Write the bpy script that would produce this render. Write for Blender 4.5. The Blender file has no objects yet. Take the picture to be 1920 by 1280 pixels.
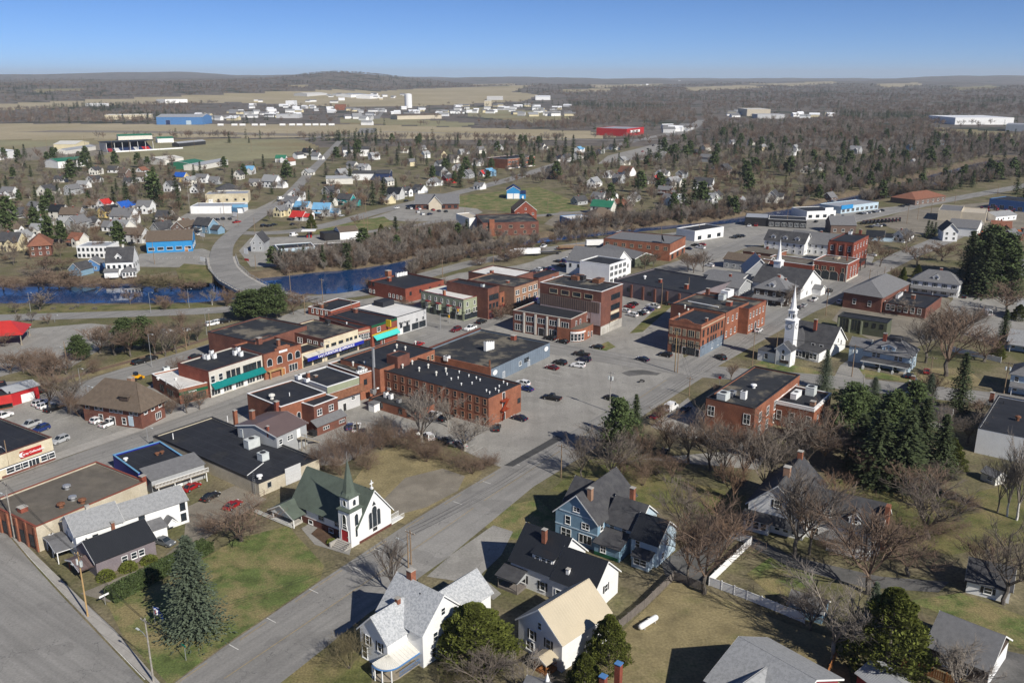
import bpy, math, random
import numpy as np
from mathutils import Vector, Matrix, geometry
R = math.radians
random.seed(11)
scene = bpy.context.scene
COL = scene.collection

# ------------------------------------------------------------------ camera
F_PX, HOR, CAM_H = 1640.0, 148.0, 90.0          # focal length in photo pixels, horizon row, flying height (m)
PITCH = math.atan((640 - HOR) / F_PX)
cam = bpy.data.cameras.new('camera'); cam.sensor_width = 36; cam.lens = 36 * F_PX / 1920
cam.clip_start = 1; cam.clip_end = 60000
camo = bpy.data.objects.new('camera', cam); COL.objects.link(camo)
camo.location = (0, 0, CAM_H); camo.rotation_euler = (R(90) - PITCH, 0, 0)
scene.camera = camo

# ------------------------------------------------------------------ sky and sun
SUN_AZ, SUN_EL = R(-49), R(36)                   # direction towards the sun, from +x, and its height
sdir = Vector((math.cos(SUN_EL) * math.cos(SUN_AZ), math.cos(SUN_EL) * math.sin(SUN_AZ), math.sin(SUN_EL)))
w = bpy.data.worlds.new('World'); scene.world = w; w.use_nodes = True
nt = w.node_tree; nt.nodes.clear()
sky = nt.nodes.new('ShaderNodeTexSky'); sky.sky_type = 'NISHITA'; sky.sun_disc = False
sky.sun_elevation = SUN_EL; sky.sun_rotation = R(90) - SUN_AZ
sky.altitude = 200; sky.air_density = 0.44; sky.dust_density = 0.0; sky.ozone_density = 10.0
bg = nt.nodes.new('ShaderNodeBackground'); bg.inputs['Strength'].default_value = 0.092
wo = nt.nodes.new('ShaderNodeOutputWorld')
nt.links.new(sky.outputs[0], bg.inputs[0]); nt.links.new(bg.outputs[0], wo.inputs[0])
sun = bpy.data.lights.new('sun', 'SUN'); sun.energy = 5.0; sun.angle = R(0.53); sun.color = (1.0, 0.95, 0.86)
suno = bpy.data.objects.new('sun', sun); COL.objects.link(suno)
suno.rotation_euler = (-sdir).to_track_quat('-Z', 'Y').to_euler()
vs = scene.view_settings
vs.view_transform = 'Standard'; vs.look = 'None'; vs.exposure = 0.15; vs.gamma = 1.0; vs.use_curve_mapping = False
scene.cycles.max_bounces = 5; scene.cycles.transparent_max_bounces = 8

# ------------------------------------------------------------------ photo pixel -> place
SP, CP = math.sin(PITCH), math.cos(PITCH)
def G(px, py, z=0.0):
 dx, dy = (px - 960) / F_PX, (640 - py) / F_PX
 d = Vector((dx, CP + dy * SP, -SP + dy * CP))
 t = (z - CAM_H) / d.z
 return Vector((d.x * t, d.y * t, z))
def PX(x, y, z):
 w_ = (x, y, z - CAM_H)
 dz = w_[1] * CP - w_[2] * SP
 return 960 + F_PX * w_[0] / dz, 640 - F_PX * (w_[1] * SP + w_[2] * CP) / dz
def hgt(px, py, yb):
 lo, hi = 0.0, 60.0
 for _ in range(40):
  m = (lo + hi) / 2
  a = G(px, py, m)
  if PX(a.x, a.y, 0)[1] < yb: lo = m
  else: hi = m
 return (lo + hi) / 2
def hup(px, py, yt):
 a = G(px, py); lo, hi = 0.0, 60.0
 for _ in range(40):
  m = (lo + hi) / 2
  if PX(a.x, a.y, m)[1] > yt: lo = m
  else: hi = m
 return (lo + hi) / 2
GU = R(54.3)                                     # the town's street grid, direction of the long streets

# ------------------------------------------------------------------ materials
MATS = {}
def mat(name, col, rough=0.85, var=0.14, scale=0.6, fine=8.0, bump=0.0, metal=0.0, col2=None, mix=(0.45, 0.6), spec=0.3, seam=None, seamcol=None, lines=None, streak=None):
 if name in MATS: return MATS[name]
 m = bpy.data.materials.new(name); m.use_nodes = True
 n = m.node_tree.nodes; l = m.node_tree.links; n.clear()
 out = n.new('ShaderNodeOutputMaterial'); b = n.new('ShaderNodeBsdfPrincipled'); l.new(b.outputs[0], out.inputs[0])
 b.inputs['Roughness'].default_value = rough; b.inputs['Metallic'].default_value = metal
 b.inputs['Specular IOR Level'].default_value = spec
 geo = n.new('ShaderNodeNewGeometry')
 def noise(sc, det=4, rou=0.6):
  t = n.new('ShaderNodeTexNoise'); t.inputs['Scale'].default_value = sc; t.inputs['Detail'].default_value = det
  t.inputs['Roughness'].default_value = rou; l.new(geo.outputs['Position'], t.inputs['Vector']); return t
 def mixc(fac, a, c):
  x = n.new('ShaderNodeMix'); x.data_type = 'RGBA'
  if isinstance(fac, (int, float)): x.inputs[0].default_value = fac
  else: l.new(fac, x.inputs[0])
  for s, v in ((6, a), (7, c)):
   if isinstance(v, tuple): x.inputs[s].default_value = (*v, 1)
   else: l.new(v, x.inputs[s])
  return x.outputs[2]
 def rng(src, a, c, lo=0.0, hi=1.0):
  x = n.new('ShaderNodeMapRange'); l.new(src, x.inputs[0])
  for i, v in enumerate((a, c, lo, hi)): x.inputs[i + 1].default_value = v
  return x.outputs[0]
 n1, n2 = noise(scale), noise(fine, 3)
 lo = tuple(c * (1 - var) for c in col); hi = tuple(min(1, c * (1 + var)) for c in col)
 c = mixc(rng(n1.outputs[0], .3, .7), lo, hi)
 if col2:
  n3 = noise(scale * 0.37, 6, 0.65); c = mixc(rng(n3.outputs[0], mix[0], mix[1]), c, col2)
 if streak:                                   # wheel tracks: (angle, spacing m, strength, colour)
  mp = n.new('ShaderNodeMapping'); mp.vector_type = 'TEXTURE'; mp.inputs['Rotation'].default_value = (0, 0, streak[0]); mp.inputs['Scale'].default_value = (streak[1] * 30, streak[1], 1)
  l.new(geo.outputs['Position'], mp.inputs[0]); tn = n.new('ShaderNodeTexNoise'); tn.inputs['Scale'].default_value = 1; tn.inputs['Detail'].default_value = 3; l.new(mp.outputs[0], tn.inputs['Vector'])
  c = mixc(rng(tn.outputs[0], .42, .66, 0, streak[2]), c, streak[3])
  pt = noise(.09, 2); c = mixc(rng(pt.outputs[0], .6, .615, 0, .35), c, tuple(v * .62 for v in col))
 fm = n.new('ShaderNodeMix'); fm.data_type = 'RGBA'; fm.blend_type = 'MULTIPLY'; fm.inputs[0].default_value = 1
 g = n.new('ShaderNodeCombineColor'); r_ = rng(n2.outputs[0], .25, .75, 1 - var * 1.3, 1 + var * 1.3)
 for i in range(3): l.new(r_, g.inputs[i])
 l.new(c, fm.inputs[6]); l.new(g.outputs[0], fm.inputs[7]); c = fm.outputs[2]
 bh = None
 if seam:                                     # regular seams: (spacing m, line width share, angle, 1 or 2 directions)
  sp, wd, ang, both = seam
  mp = n.new('ShaderNodeMapping'); mp.inputs['Rotation'].default_value = (0, 0, -ang)
  l.new(geo.outputs['Position'], mp.inputs[0])
  sx = n.new('ShaderNodeSeparateXYZ'); l.new(mp.outputs[0], sx.inputs[0])
  acc = None
  for k in range(1 + both):
   a = n.new('ShaderNodeMath'); a.operation = 'MULTIPLY'; a.inputs[1].default_value = 1 / (sp * (1 if k == 0 else 4))
   l.new(sx.outputs[k], a.inputs[0])
   f = n.new('ShaderNodeMath'); f.operation = 'FRACT'; l.new(a.outputs[0], f.inputs[0])
   q = n.new('ShaderNodeMath'); q.operation = 'LESS_THAN'; q.inputs[1].default_value = wd / (1 if k == 0 else 4); l.new(f.outputs[0], q.inputs[0])
   if acc is None: acc = q.outputs[0]
   else:
    mx = n.new('ShaderNodeMath'); mx.operation = 'MAXIMUM'; l.new(acc, mx.inputs[0]); l.new(q.outputs[0], mx.inputs[1]); acc = mx.outputs[0]
  c = mixc(acc, c, seamcol or tuple(v * 0.6 for v in col)); bh = acc
 if lines:                                    # cracks / clapboard courses: ('crack', scale, colour) or ('board', height, colour)
  if lines[0] == 'crack':
   v = n.new('ShaderNodeTexVoronoi'); v.feature = 'DISTANCE_TO_EDGE'; v.inputs['Scale'].default_value = lines[1]
   wp = n.new('ShaderNodeMix'); wp.data_type = 'VECTOR'; wp.inputs[0].default_value = 0.12 / lines[1] * .25
   l.new(geo.outputs['Position'], wp.inputs[4]); nz = noise(lines[1] * 4, 4); l.new(nz.outputs['Color'], wp.inputs[5])
   ad = n.new('ShaderNodeVectorMath'); ad.operation = 'ADD'; sc_ = n.new('ShaderNodeVectorMath'); sc_.operation = 'SCALE'
   sc_.inputs['Scale'].default_value = 0.5 / lines[1]
   l.new(nz.outputs['Color'], sc_.inputs[0]); l.new(geo.outputs['Position'], ad.inputs[0]); l.new(sc_.outputs[0], ad.inputs[1])
   l.new(ad.outputs[0], v.inputs['Vector'])
   gate = noise(lines[1] * .8, 2)
   mu = n.new('ShaderNodeMath'); mu.operation = 'MULTIPLY'
   l.new(rng(v.outputs['Distance'], 0.001, 0.008, 1, 0), mu.inputs[0]); l.new(rng(gate.outputs[0], .46, .56), mu.inputs[1])
   c = mixc(mu.outputs[0], c, lines[2])
  else:
   sx = n.new('ShaderNodeSeparateXYZ'); l.new(geo.outputs['Position'], sx.inputs[0])
   a = n.new('ShaderNodeMath'); a.operation = 'MULTIPLY'; a.inputs[1].default_value = 1 / lines[1]; l.new(sx.outputs[2], a.inputs[0])
   f = n.new('ShaderNodeMath'); f.operation = 'FRACT'; l.new(a.outputs[0], f.inputs[0])
   c = mixc(rng(f.outputs[0], 0.72, 1.0, 0, 1), c, lines[2])
 l.new(c, b.inputs['Base Color'])
 if bump or bh is not None:
  bn = n.new('ShaderNodeBump'); bn.inputs['Strength'].default_value = bump or 0.4; bn.inputs['Distance'].default_value = 0.092
  l.new(bh if bh is not None else n2.outputs[0], bn.inputs['Height']); l.new(bn.outputs[0], b.inputs['Normal'])
 m.diffuse_color = (*col, 1); MATS[name] = m
 return m
def M(k): return MATS[k]
mat('brick_orange', (.285, .112, .064), .9, .25, .5, 5, col2=(.215, .085, .052), mix=(.42, .62))
mat('brick_red', (.235, .068, .044), .9, .22, .5, 5, col2=(.21, .055, .035))
mat('brick_brown', (.17, .07, .05), .9, .22, .5, 5, col2=(.13, .055, .042))
mat('brick_tan', (.3, .18, .12), .9, .2, .5, 5)
mat('brick_dark', (.12, .045, .035), .9, .22, .5, 5)
mat('render_cream', (.62, .55, .4), .9, .1, .4, 4, col2=(.5, .43, .3))
mat('render_beige', (.5, .45, .35), .9, .12, .4, 4, col2=(.42, .37, .28))
mat('stone_light', (.56, .53, .47), .9, .1, .4, 5)
mat('white_paint', (.8, .8, .79), .6, .05, .4, 5, lines=('board', .18, (.6, .61, .62)))
mat('white_worn', (.56, .56, .55), .7, .1, .4, 5, lines=('board', .2, (.44, .44, .44)))
mat('white_plain', (.8, .8, .79), .6, .06, .4, 5)
mat('offwhite', (.68, .66, .6), .7, .09, .4, 5, lines=('board', .2, (.52, .5, .46)))
mat('cream_siding', (.66, .58, .38), .7, .08, .4, 5, lines=('board', .2, (.5, .44, .28)))
mat('grey_siding', (.36, .37, .38), .7, .1, .4, 5, lines=('board', .2, (.27, .28, .29)))
mat('grey_metal', (.28, .31, .35), .55, .08, .3, 4, lines=None, spec=.4)
mat('warehouse_grey', (.16, .2, .25), .6, .1, .3, 4)
mat('paint_grey', (.5, .5, .5), .75, .08, .4, 4)
mat('blue_siding', (.2, .32, .42), .75, .1, .4, 5, lines=('board', .2, (.14, .24, .33)))
mat('pale_blue', (.45, .56, .64), .75, .1, .4, 5, lines=('board', .2, (.36, .46, .54)))
mat('bright_blue', (.03, .24, .52), .6, .08, .4, 5)
mat('mid_blue', (.08, .2, .42), .7, .08, .4, 5)
mat('navy', (.02, .035, .1), .6, .1, .4, 5)
mat('deep_blue', (.012, .02, .26), .6, .1, .4, 5)
mat('green_siding', (.29, .31, .215), .8, .1, .4, 5, lines=('board', .22, (.2, .25, .15)))
mat('olive_dark', (.09, .1, .065), .8, .12, .4, 5)
mat('pale_green', (.5, .62, .5), .8, .1, .4, 5)
mat('teal_paint', (.03, .3, .3), .7, .1, .4, 5)
mat('yellow_siding', (.66, .5, .2), .8, .1, .4, 5)
mat('tan_metal', (.52, .46, .36), .6, .08, .3, 4)
mat('red_paint', (.42, .02, .025), .6, .1, .4, 5)
mat('maroon', (.25, .03, .04), .6, .1, .4, 5)
mat('brown_siding', (.16, .11, .09), .8, .12, .4, 5, lines=('board', .25, (.11, .08, .065)))
mat('brown_dark', (.07, .05, .04), .8, .15, .4, 5)
mat('purple_grey', (.2, .17, .18), .8, .12, .5, 5, lines=('board', .3, (.14, .12, .13)))
mat('concrete', (.42, .4, .36), .9, .12, .5, 5, col2=(.34, .32, .29))
mat('black_paint', (.02, .02, .022), .5, .1, .4, 5)
# roofs
mat('roof_membrane', (.022, .024, .03), .75, .25, .25, 3, col2=(.05, .048, .045), mix=(.55, .75), seam=(3.0, .03, GU, 1), seamcol=(.05, .052, .058))
mat('roof_membrane_worn', (.03, .032, .036), .8, .25, .3, 3, col2=(.17, .15, .115), mix=(.5, .62))
mat('roof_gravel', (.13, .115, .095), .95, .2, .3, 14, col2=(.19, .165, .13), mix=(.5, .7), bump=.5)
mat('roof_white', (.68, .67, .64), .7, .1, .25, 4, col2=(.4, .38, .34), mix=(.56, .75))
mat('roof_white_clean', (.75, .76, .78), .5, .06, .25, 4)
mat('shingle_grey', (.25, .255, .26), .9, .16, 5, 18, col2=(.3, .305, .31), mix=(.45, .55), bump=.2)
mat('shingle_light', (.33, .345, .36), .9, .25, 7, 22, col2=(.46, .47, .48), mix=(.46, .54), bump=.25)
mat('shingle_mid', (.16, .16, .165), .9, .14, 1.2, 10, bump=.2)
mat('shingle_dark', (.055, .055, .06), .9, .2, 1.2, 10, col2=(.075, .075, .078), bump=.2)
mat('shingle_brown', (.13, .1, .075), .9, .16, 1.0, 10, bump=.2)
mat('shingle_rust', (.22, .095, .06), .9, .16, 1.0, 10, bump=.2)
mat('shingle_green', (.085, .105, .085), .9, .14, .8, 10, col2=(.1, .125, .1), bump=.2)
mat('roof_metal_black', (.02, .022, .026), .42, .1, .3, 5, spec=.5)
mat('roof_metal_blue', (.02, .1, .42), .45, .1, .3, 5, spec=.4)
mat('roof_metal_skyblue', (.16, .36, .55), .5, .1, .3, 5, spec=.4)
mat('roof_metal_red', (.48, .035, .03), .5, .1, .3, 5, spec=.4)
mat('roof_metal_green', (.03, .17, .1), .5, .1, .3, 5, spec=.4)
mat('roof_metal_beige', (.5, .43, .31), .5, .05, .3, 5, spec=.4)
mat('roof_metal_grey', (.36, .37, .38), .45, .1, .3, 5, spec=.5)
mat('roof_metal_brown', (.14, .1, .095), .55, .1, .3, 5, spec=.4)
mat('roof_metal_pale', (.66, .64, .58), .5, .08, .3, 5, spec=.4)
# details
mat('glass', (.02, .028, .036), .08, .3, .5, 3, spec=.7)
mat('trim_white', (.8, .8, .78), .6, .04)
mat('trim_dark', (.03, .03, .032), .5, .1)
mat('trim_tan', (.5, .42, .3), .7, .1)
mat('awning_teal', (.0, .17, .165), .8, .08, 1, 6)
mat('awning_aqua', (.06, .55, .5), .8, .08, 1, 6)
mat('awning_blue', (.012, .022, .3), .8, .08, 1, 6)
mat('awning_green', (.01, .09, .04), .8, .08, 1, 6)
mat('galvanised', (.5, .51, .52), .4, .1, 1, 6, metal=.6, spec=.5)
mat('hvac', (.55, .58, .57), .6, .1, 1, 6)
mat('rust', (.18, .08, .045), .9, .3, 1.5, 6)
mat('fire_escape', (.3, .05, .02), .7, .15, 1.5, 6)
mat('wood_pole', (.24, .17, .11), .9, .2, .8, 6)
mat('wood_new', (.42, .28, .13), .9, .15, .8, 6)
mat('wood_grey', (.16, .14, .125), .95, .22, 1.0, 7)
mat('wood_orange', (.36, .15, .05), .9, .2, 1.0, 7)
mat('wood_deck', (.3, .26, .2), .9, .2, 1, 6)
mat('wire', (.02, .02, .02), .6, .05)
mat('sign_green', (.0, .22, .14), .5, .05)
mat('sign_red', (.42, .02, .02), .6, .05)
mat('text_white', (.85, .85, .85), .6, .02)
mat('text_black', (.02, .02, .02), .6, .02)
mat('sign_yellow', (.55, .38, .02), .6, .08)
mat('signal_yellow', (.62, .32, .01), .6, .08)
mat('flag_blue', (.01, .09, .45), .7, .05)
mat('poly_tan', (.58, .5, .36), .6, .1)
mat('hedge_leaf', (.05, .072, .022), .8, .4, 1.4, 9)
mat('bark_grey', (.12, .105, .09), .95, .25, 1.2, 6)
mat('bark_pale', (.3, .28, .25), .95, .25, 1.2, 6)
mat('birch', (.6, .57, .52), .9, .25, 1.8, 6)
mat('twig_grey', (.155, .128, .105), .95, .2, .25, 3)
mat('twig_brown', (.165, .115, .083), .95, .2, .25, 3)
mat('twig_rust', (.19, .122, .08), .95, .2, .25, 3)
mat('twig_pale', (.225, .195, .165), .95, .2, .25, 3)
mat('twig_gold', (.34, .24, .07), .95, .2, .25, 3)
mat('twig_olive', (.15, .125, .07), .95, .2, .25, 3)
mat('needle_spruce', (.056, .074, .03), .85, .3, .5, 5)
mat('needle_blue', (.088, .112, .072), .85, .25, .5, 5)
mat('needle_pine', (.072, .1, .034), .85, .3, .5, 5)
mat('needle_cedar', (.1, .115, .02), .85, .35, .6, 5)
mat('tyre', (.02, .02, .02), .9, .1)
mat('headlight', (.7, .72, .72), .2, .02)
mat('tail_light', (.4, .01, .01), .3, .02)
for k, c in dict(black=(.012, .012, .014), white=(.78, .78, .78), red=(.3, .012, .015), silver=(.4, .41, .42), grey=(.12, .13, .14), blue=(.012, .03, .14), navy=(.01, .014, .04), yellow=(.7, .34, .01), maroon=(.12, .01, .015), tan=(.3, .25, .18), orange=(.5, .12, .01)).items():
 mat('car_' + k, c, .3, .02, spec=.5)


# ------------------------------------------------------------------ mesh helpers
class MB:
 def __init__(s): s.v = []; s.f = []; s.m = []
 def add(s, vs, fs, mi=0):
  o = len(s.v); s.v += [tuple(p) for p in vs]
  for f in fs: s.f.append(tuple(i + o for i in f)); s.m.append(mi)
  return s
 def box(s, x0, y0, z0, x1, y1, z1, mi=0):
  return s.add([(x0, y0, z0), (x1, y0, z0), (x1, y1, z0), (x0, y1, z0), (x0, y0, z1), (x1, y0, z1), (x1, y1, z1), (x0, y1, z1)],
      [(0, 3, 2, 1), (4, 5, 6, 7), (0, 1, 5, 4), (1, 2, 6, 5), (2, 3, 7, 6), (3, 0, 4, 7)], mi)
 def cyl(s, p0, p1, r0, r1, n=6, mi=0, cap=True):
  p0, p1 = Vector(p0), Vector(p1); d = (p1 - p0)
  if d.length < 1e-6: return s
  d.normalize(); a = d.orthogonal().normalized(); b = d.cross(a)
  vs = []
  for p, r in ((p0, r0), (p1, r1)):
   for k in range(n):
    t = 2 * math.pi * k / n; vs.append(p + a * math.cos(t) * r + b * math.sin(t) * r)
  fs = [(k, (k + 1) % n, n + (k + 1) % n, n + k) for k in range(n)]
  if cap: fs += [tuple(range(n - 1, -1, -1)), tuple(range(n, 2 * n))]
  return s.add(vs, fs, mi)
 def prism(s, poly, z0, z1, mi=0):
  n = len(poly)
  vs = [(x, y, z0) for x, y in poly] + [(x, y, z1) for x, y in poly]
  return s.add(vs, [tuple(range(n - 1, -1, -1)), tuple(range(n, 2 * n))] + [(k, (k + 1) % n, n + (k + 1) % n, n + k) for k in range(n)], mi)
 def lathe(s, prof, n=10, mi=0, c=(0, 0)):
  vs = []; fs = []
  for r, z in prof:
   for k in range(n):
    t = 2 * math.pi * k / n; vs.append((c[0] + r * math.cos(t), c[1] + r * math.sin(t), z))
  for i in range(len(prof) - 1):
   for k in range(n): fs.append((i * n + k, i * n + (k + 1) % n, (i + 1) * n + (k + 1) % n, (i + 1) * n + k))
  fs += [tuple(range(n - 1, -1, -1)), tuple(range((len(prof) - 1) * n, len(prof) * n))]
  return s.add(vs, fs, mi)
 def mesh(s, name, *mats):
  me = bpy.data.meshes.new(name); me.from_pydata(s.v, [], s.f)
  for k in mats: me.materials.append(M(k) if isinstance(k, str) else k)
  if len(mats) > 1: me.polygons.foreach_set('material_index', s.m)
  me.update(); return me
def ob(name, me, parent=None, mx=None):
 o = bpy.data.objects.new(name, me); COL.objects.link(o)
 if parent is not None: o.parent = parent
 if mx is not None: o.matrix_local = mx
 return o
def build(mb, name, mats, parent=None, mx=None):
 return ob(name, mb.mesh(name, *([mats] if isinstance(mats, str) else mats)), parent, mx)
def tag(o, label, cat, group=None, kind=None):
 if label: o['label'] = label
 if cat: o['category'] = cat
 if group: o['group'] = group
 if kind: o['kind'] = kind
 return o
def root(name, loc, rz=0.0, label=None, cat=None, group=None):
 o = bpy.data.objects.new(name, None); COL.objects.link(o); o.empty_display_size = .5
 o.location = loc; o.rotation_euler = (0, 0, rz)
 return tag(o, label, cat, group)
def T4(x, y, z, rz=0.0, sx=1, sy=1, sz=1): return Matrix.Translation((x, y, z)) @ Matrix.Rotation(rz, 4, 'Z') @ Matrix.Diagonal((sx, sy, sz, 1))

# labels that single things out: the thing's look, then where it is by the nearest landmark in the photo
LANDMARKS = []
AUTO = []
def auto(o, desc, cat, px, py, group=None):
 tag(o, desc, cat, group); AUTO.append((o, desc, px, py))
def finish_labels():
 seen = {}
 for o, desc, px, py in AUTO:
  lx, ly, ph = min(LANDMARKS, key=lambda q: (q[0] - px) ** 2 + 2.2 * (q[1] - py) ** 2)
  dx, dy = px - lx, (py - ly) * 1.5
  if abs(dx) > abs(dy) * 1.2: rel = 'right of' if dx > 0 else 'left of'
  else: rel = 'in front of' if dy > 0 else 'behind'
  k = f'{desc} {rel} {ph}'
  seen.setdefault(k, []).append(((px - lx) ** 2 + (py - ly) ** 2, o, px))
 words = ['nearest', 'second nearest', 'third nearest', 'fourth nearest', 'fifth nearest', 'sixth nearest', 'seventh nearest', 'eighth nearest', 'ninth nearest', 'tenth nearest']
 for k, lst in seen.items():
  lst.sort(key=lambda q: q[0])
  for i, (d, o, px) in enumerate(lst):
   o['label'] = k if len(lst) == 1 else (f'{k}, {words[i]}' if i < 10 else f'{k}, {i + 1}th nearest')

# ------------------------------------------------------------------ windows (shared meshes)
WCACHE = {}
def win_mesh(w_, h_, style, fr):
 k = (round(w_, 2), round(h_, 2), style, fr)
 if k in WCACHE: return WCACHE[k]
 b = .09 if h_ > .8 else .06; d = .1
 f = MB(); p = MB(); hw = w_ / 2
 if style == 'arch':
  n = 9; rise = min(hw * 1.25, h_ * .4); zs = h_ - rise
  def prof(q): return [(-hw - q, -q), (hw + q, -q), (hw + q, zs)] + [((hw + q) * math.cos(R(90 * i / (n // 2 + 1))) if i else hw + q, zs + (rise + q) * math.sin(R(90 * i / (n // 2 + 1)))) for i in range(1, n // 2 + 2)] + [(-(hw + q) * math.sin(R(90 * i / (n // 2 + 1))), zs + (rise + q) * math.cos(R(90 * i / (n // 2 + 1)))) for i in range(1, n // 2 + 1)] + [(-hw - q, zs)]
  o_, i_ = prof(b), prof(0); m_ = len(o_)
  vs = [(x, -d, z) for x, z in o_] + [(x, -d, z) for x, z in i_] + [(x, 0, z) for x, z in o_] + [(x, -.02, z) for x, z in i_]
  fs = []
  for j in range(m_):
   q = (j + 1) % m_
   fs += [(j, q, m_ + q, m_ + j), (2 * m_ + q, q, j, 2 * m_ + j)[::-1], (m_ + j, m_ + q, 3 * m_ + q, 3 * m_ + j)]
  f.add(vs, fs)
  p.add([(x, -.03, z) for x, z in i_], [tuple(range(m_))])
 else:
  for x0, z0, x1, z1 in ((-hw - b, -b, hw + b, 0), (-hw - b, h_, hw + b, h_ + b), (-hw - b, 0, -hw, h_), (hw, 0, hw + b, h_)):
   f.box(x0, -d, z0, x1, 0, z1)
  if style in ('sash', 'shutter', 'pair'): f.box(-hw, -.07, h_ * .5 - .035, hw, -.025, h_ * .5 + .035)
  if style in ('pair', 'store'):
   for q in ((0,) if style == 'pair' else (-w_ / 6, w_ / 6)): f.box(q - .05, -.08, 0, q + .05, -.027, h_)
  if style != 'store': f.box(-hw - b - .06, -d - .06, -b - .07, hw + b + .06, 0, -b + .003)
  p.add([(-hw, -.03, 0), (hw, -.03, 0), (hw, -.03, h_), (-hw, -.03, h_)], [(0, 1, 2, 3)])
 sh = None
 if style == 'shutter':
  s = MB(); sw = w_ * .42; s.box(-sw / 2, -.06, -.02, sw / 2, 0, h_ + .02)
  sh = (s.mesh('shutter', 'trim_dark'), hw + b + .02 + sw / 2)
 WCACHE[k] = (f.mesh('window', fr), p.mesh('pane', 'glass'), sh)
 return WCACHE[k]
def window(rt, mx, w_, h_, style='sash', fr='trim_white', name='window', far=False):
 f, p, s = win_mesh(w_, h_, style, fr)
 o = ob(name, f, rt, mx); ob('pane', p, o)
 if s:
  for q in (-1, 1): ob('shutter', s[0], o, T4(q * s[1], 0, 0))
 return o
def door(rt, mx, w_=1.0, h_=2.1, m='trim_white', fr='trim_white', glass=False):
 a = MB(); a.box(-w_ / 2, -.05, 0, w_ / 2, 0, h_); o = build(a, 'door', m, rt, mx)
 b = MB()
 b.box(-w_ / 2 - .1, -.1, 0, -w_ / 2, 0, h_ + .1); b.box(w_ / 2, -.1, 0, w_ / 2 + .1, 0, h_ + .1); b.box(-w_ / 2, -.1, h_, w_ / 2, 0, h_ + .1)
 build(b, 'door_frame', fr, o)
 c = MB(); c.box(w_ * .32, -.11, .95, w_ * .42, -.05, 1.08); build(c, 'handle', 'galvanised', o)
 return o

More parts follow.
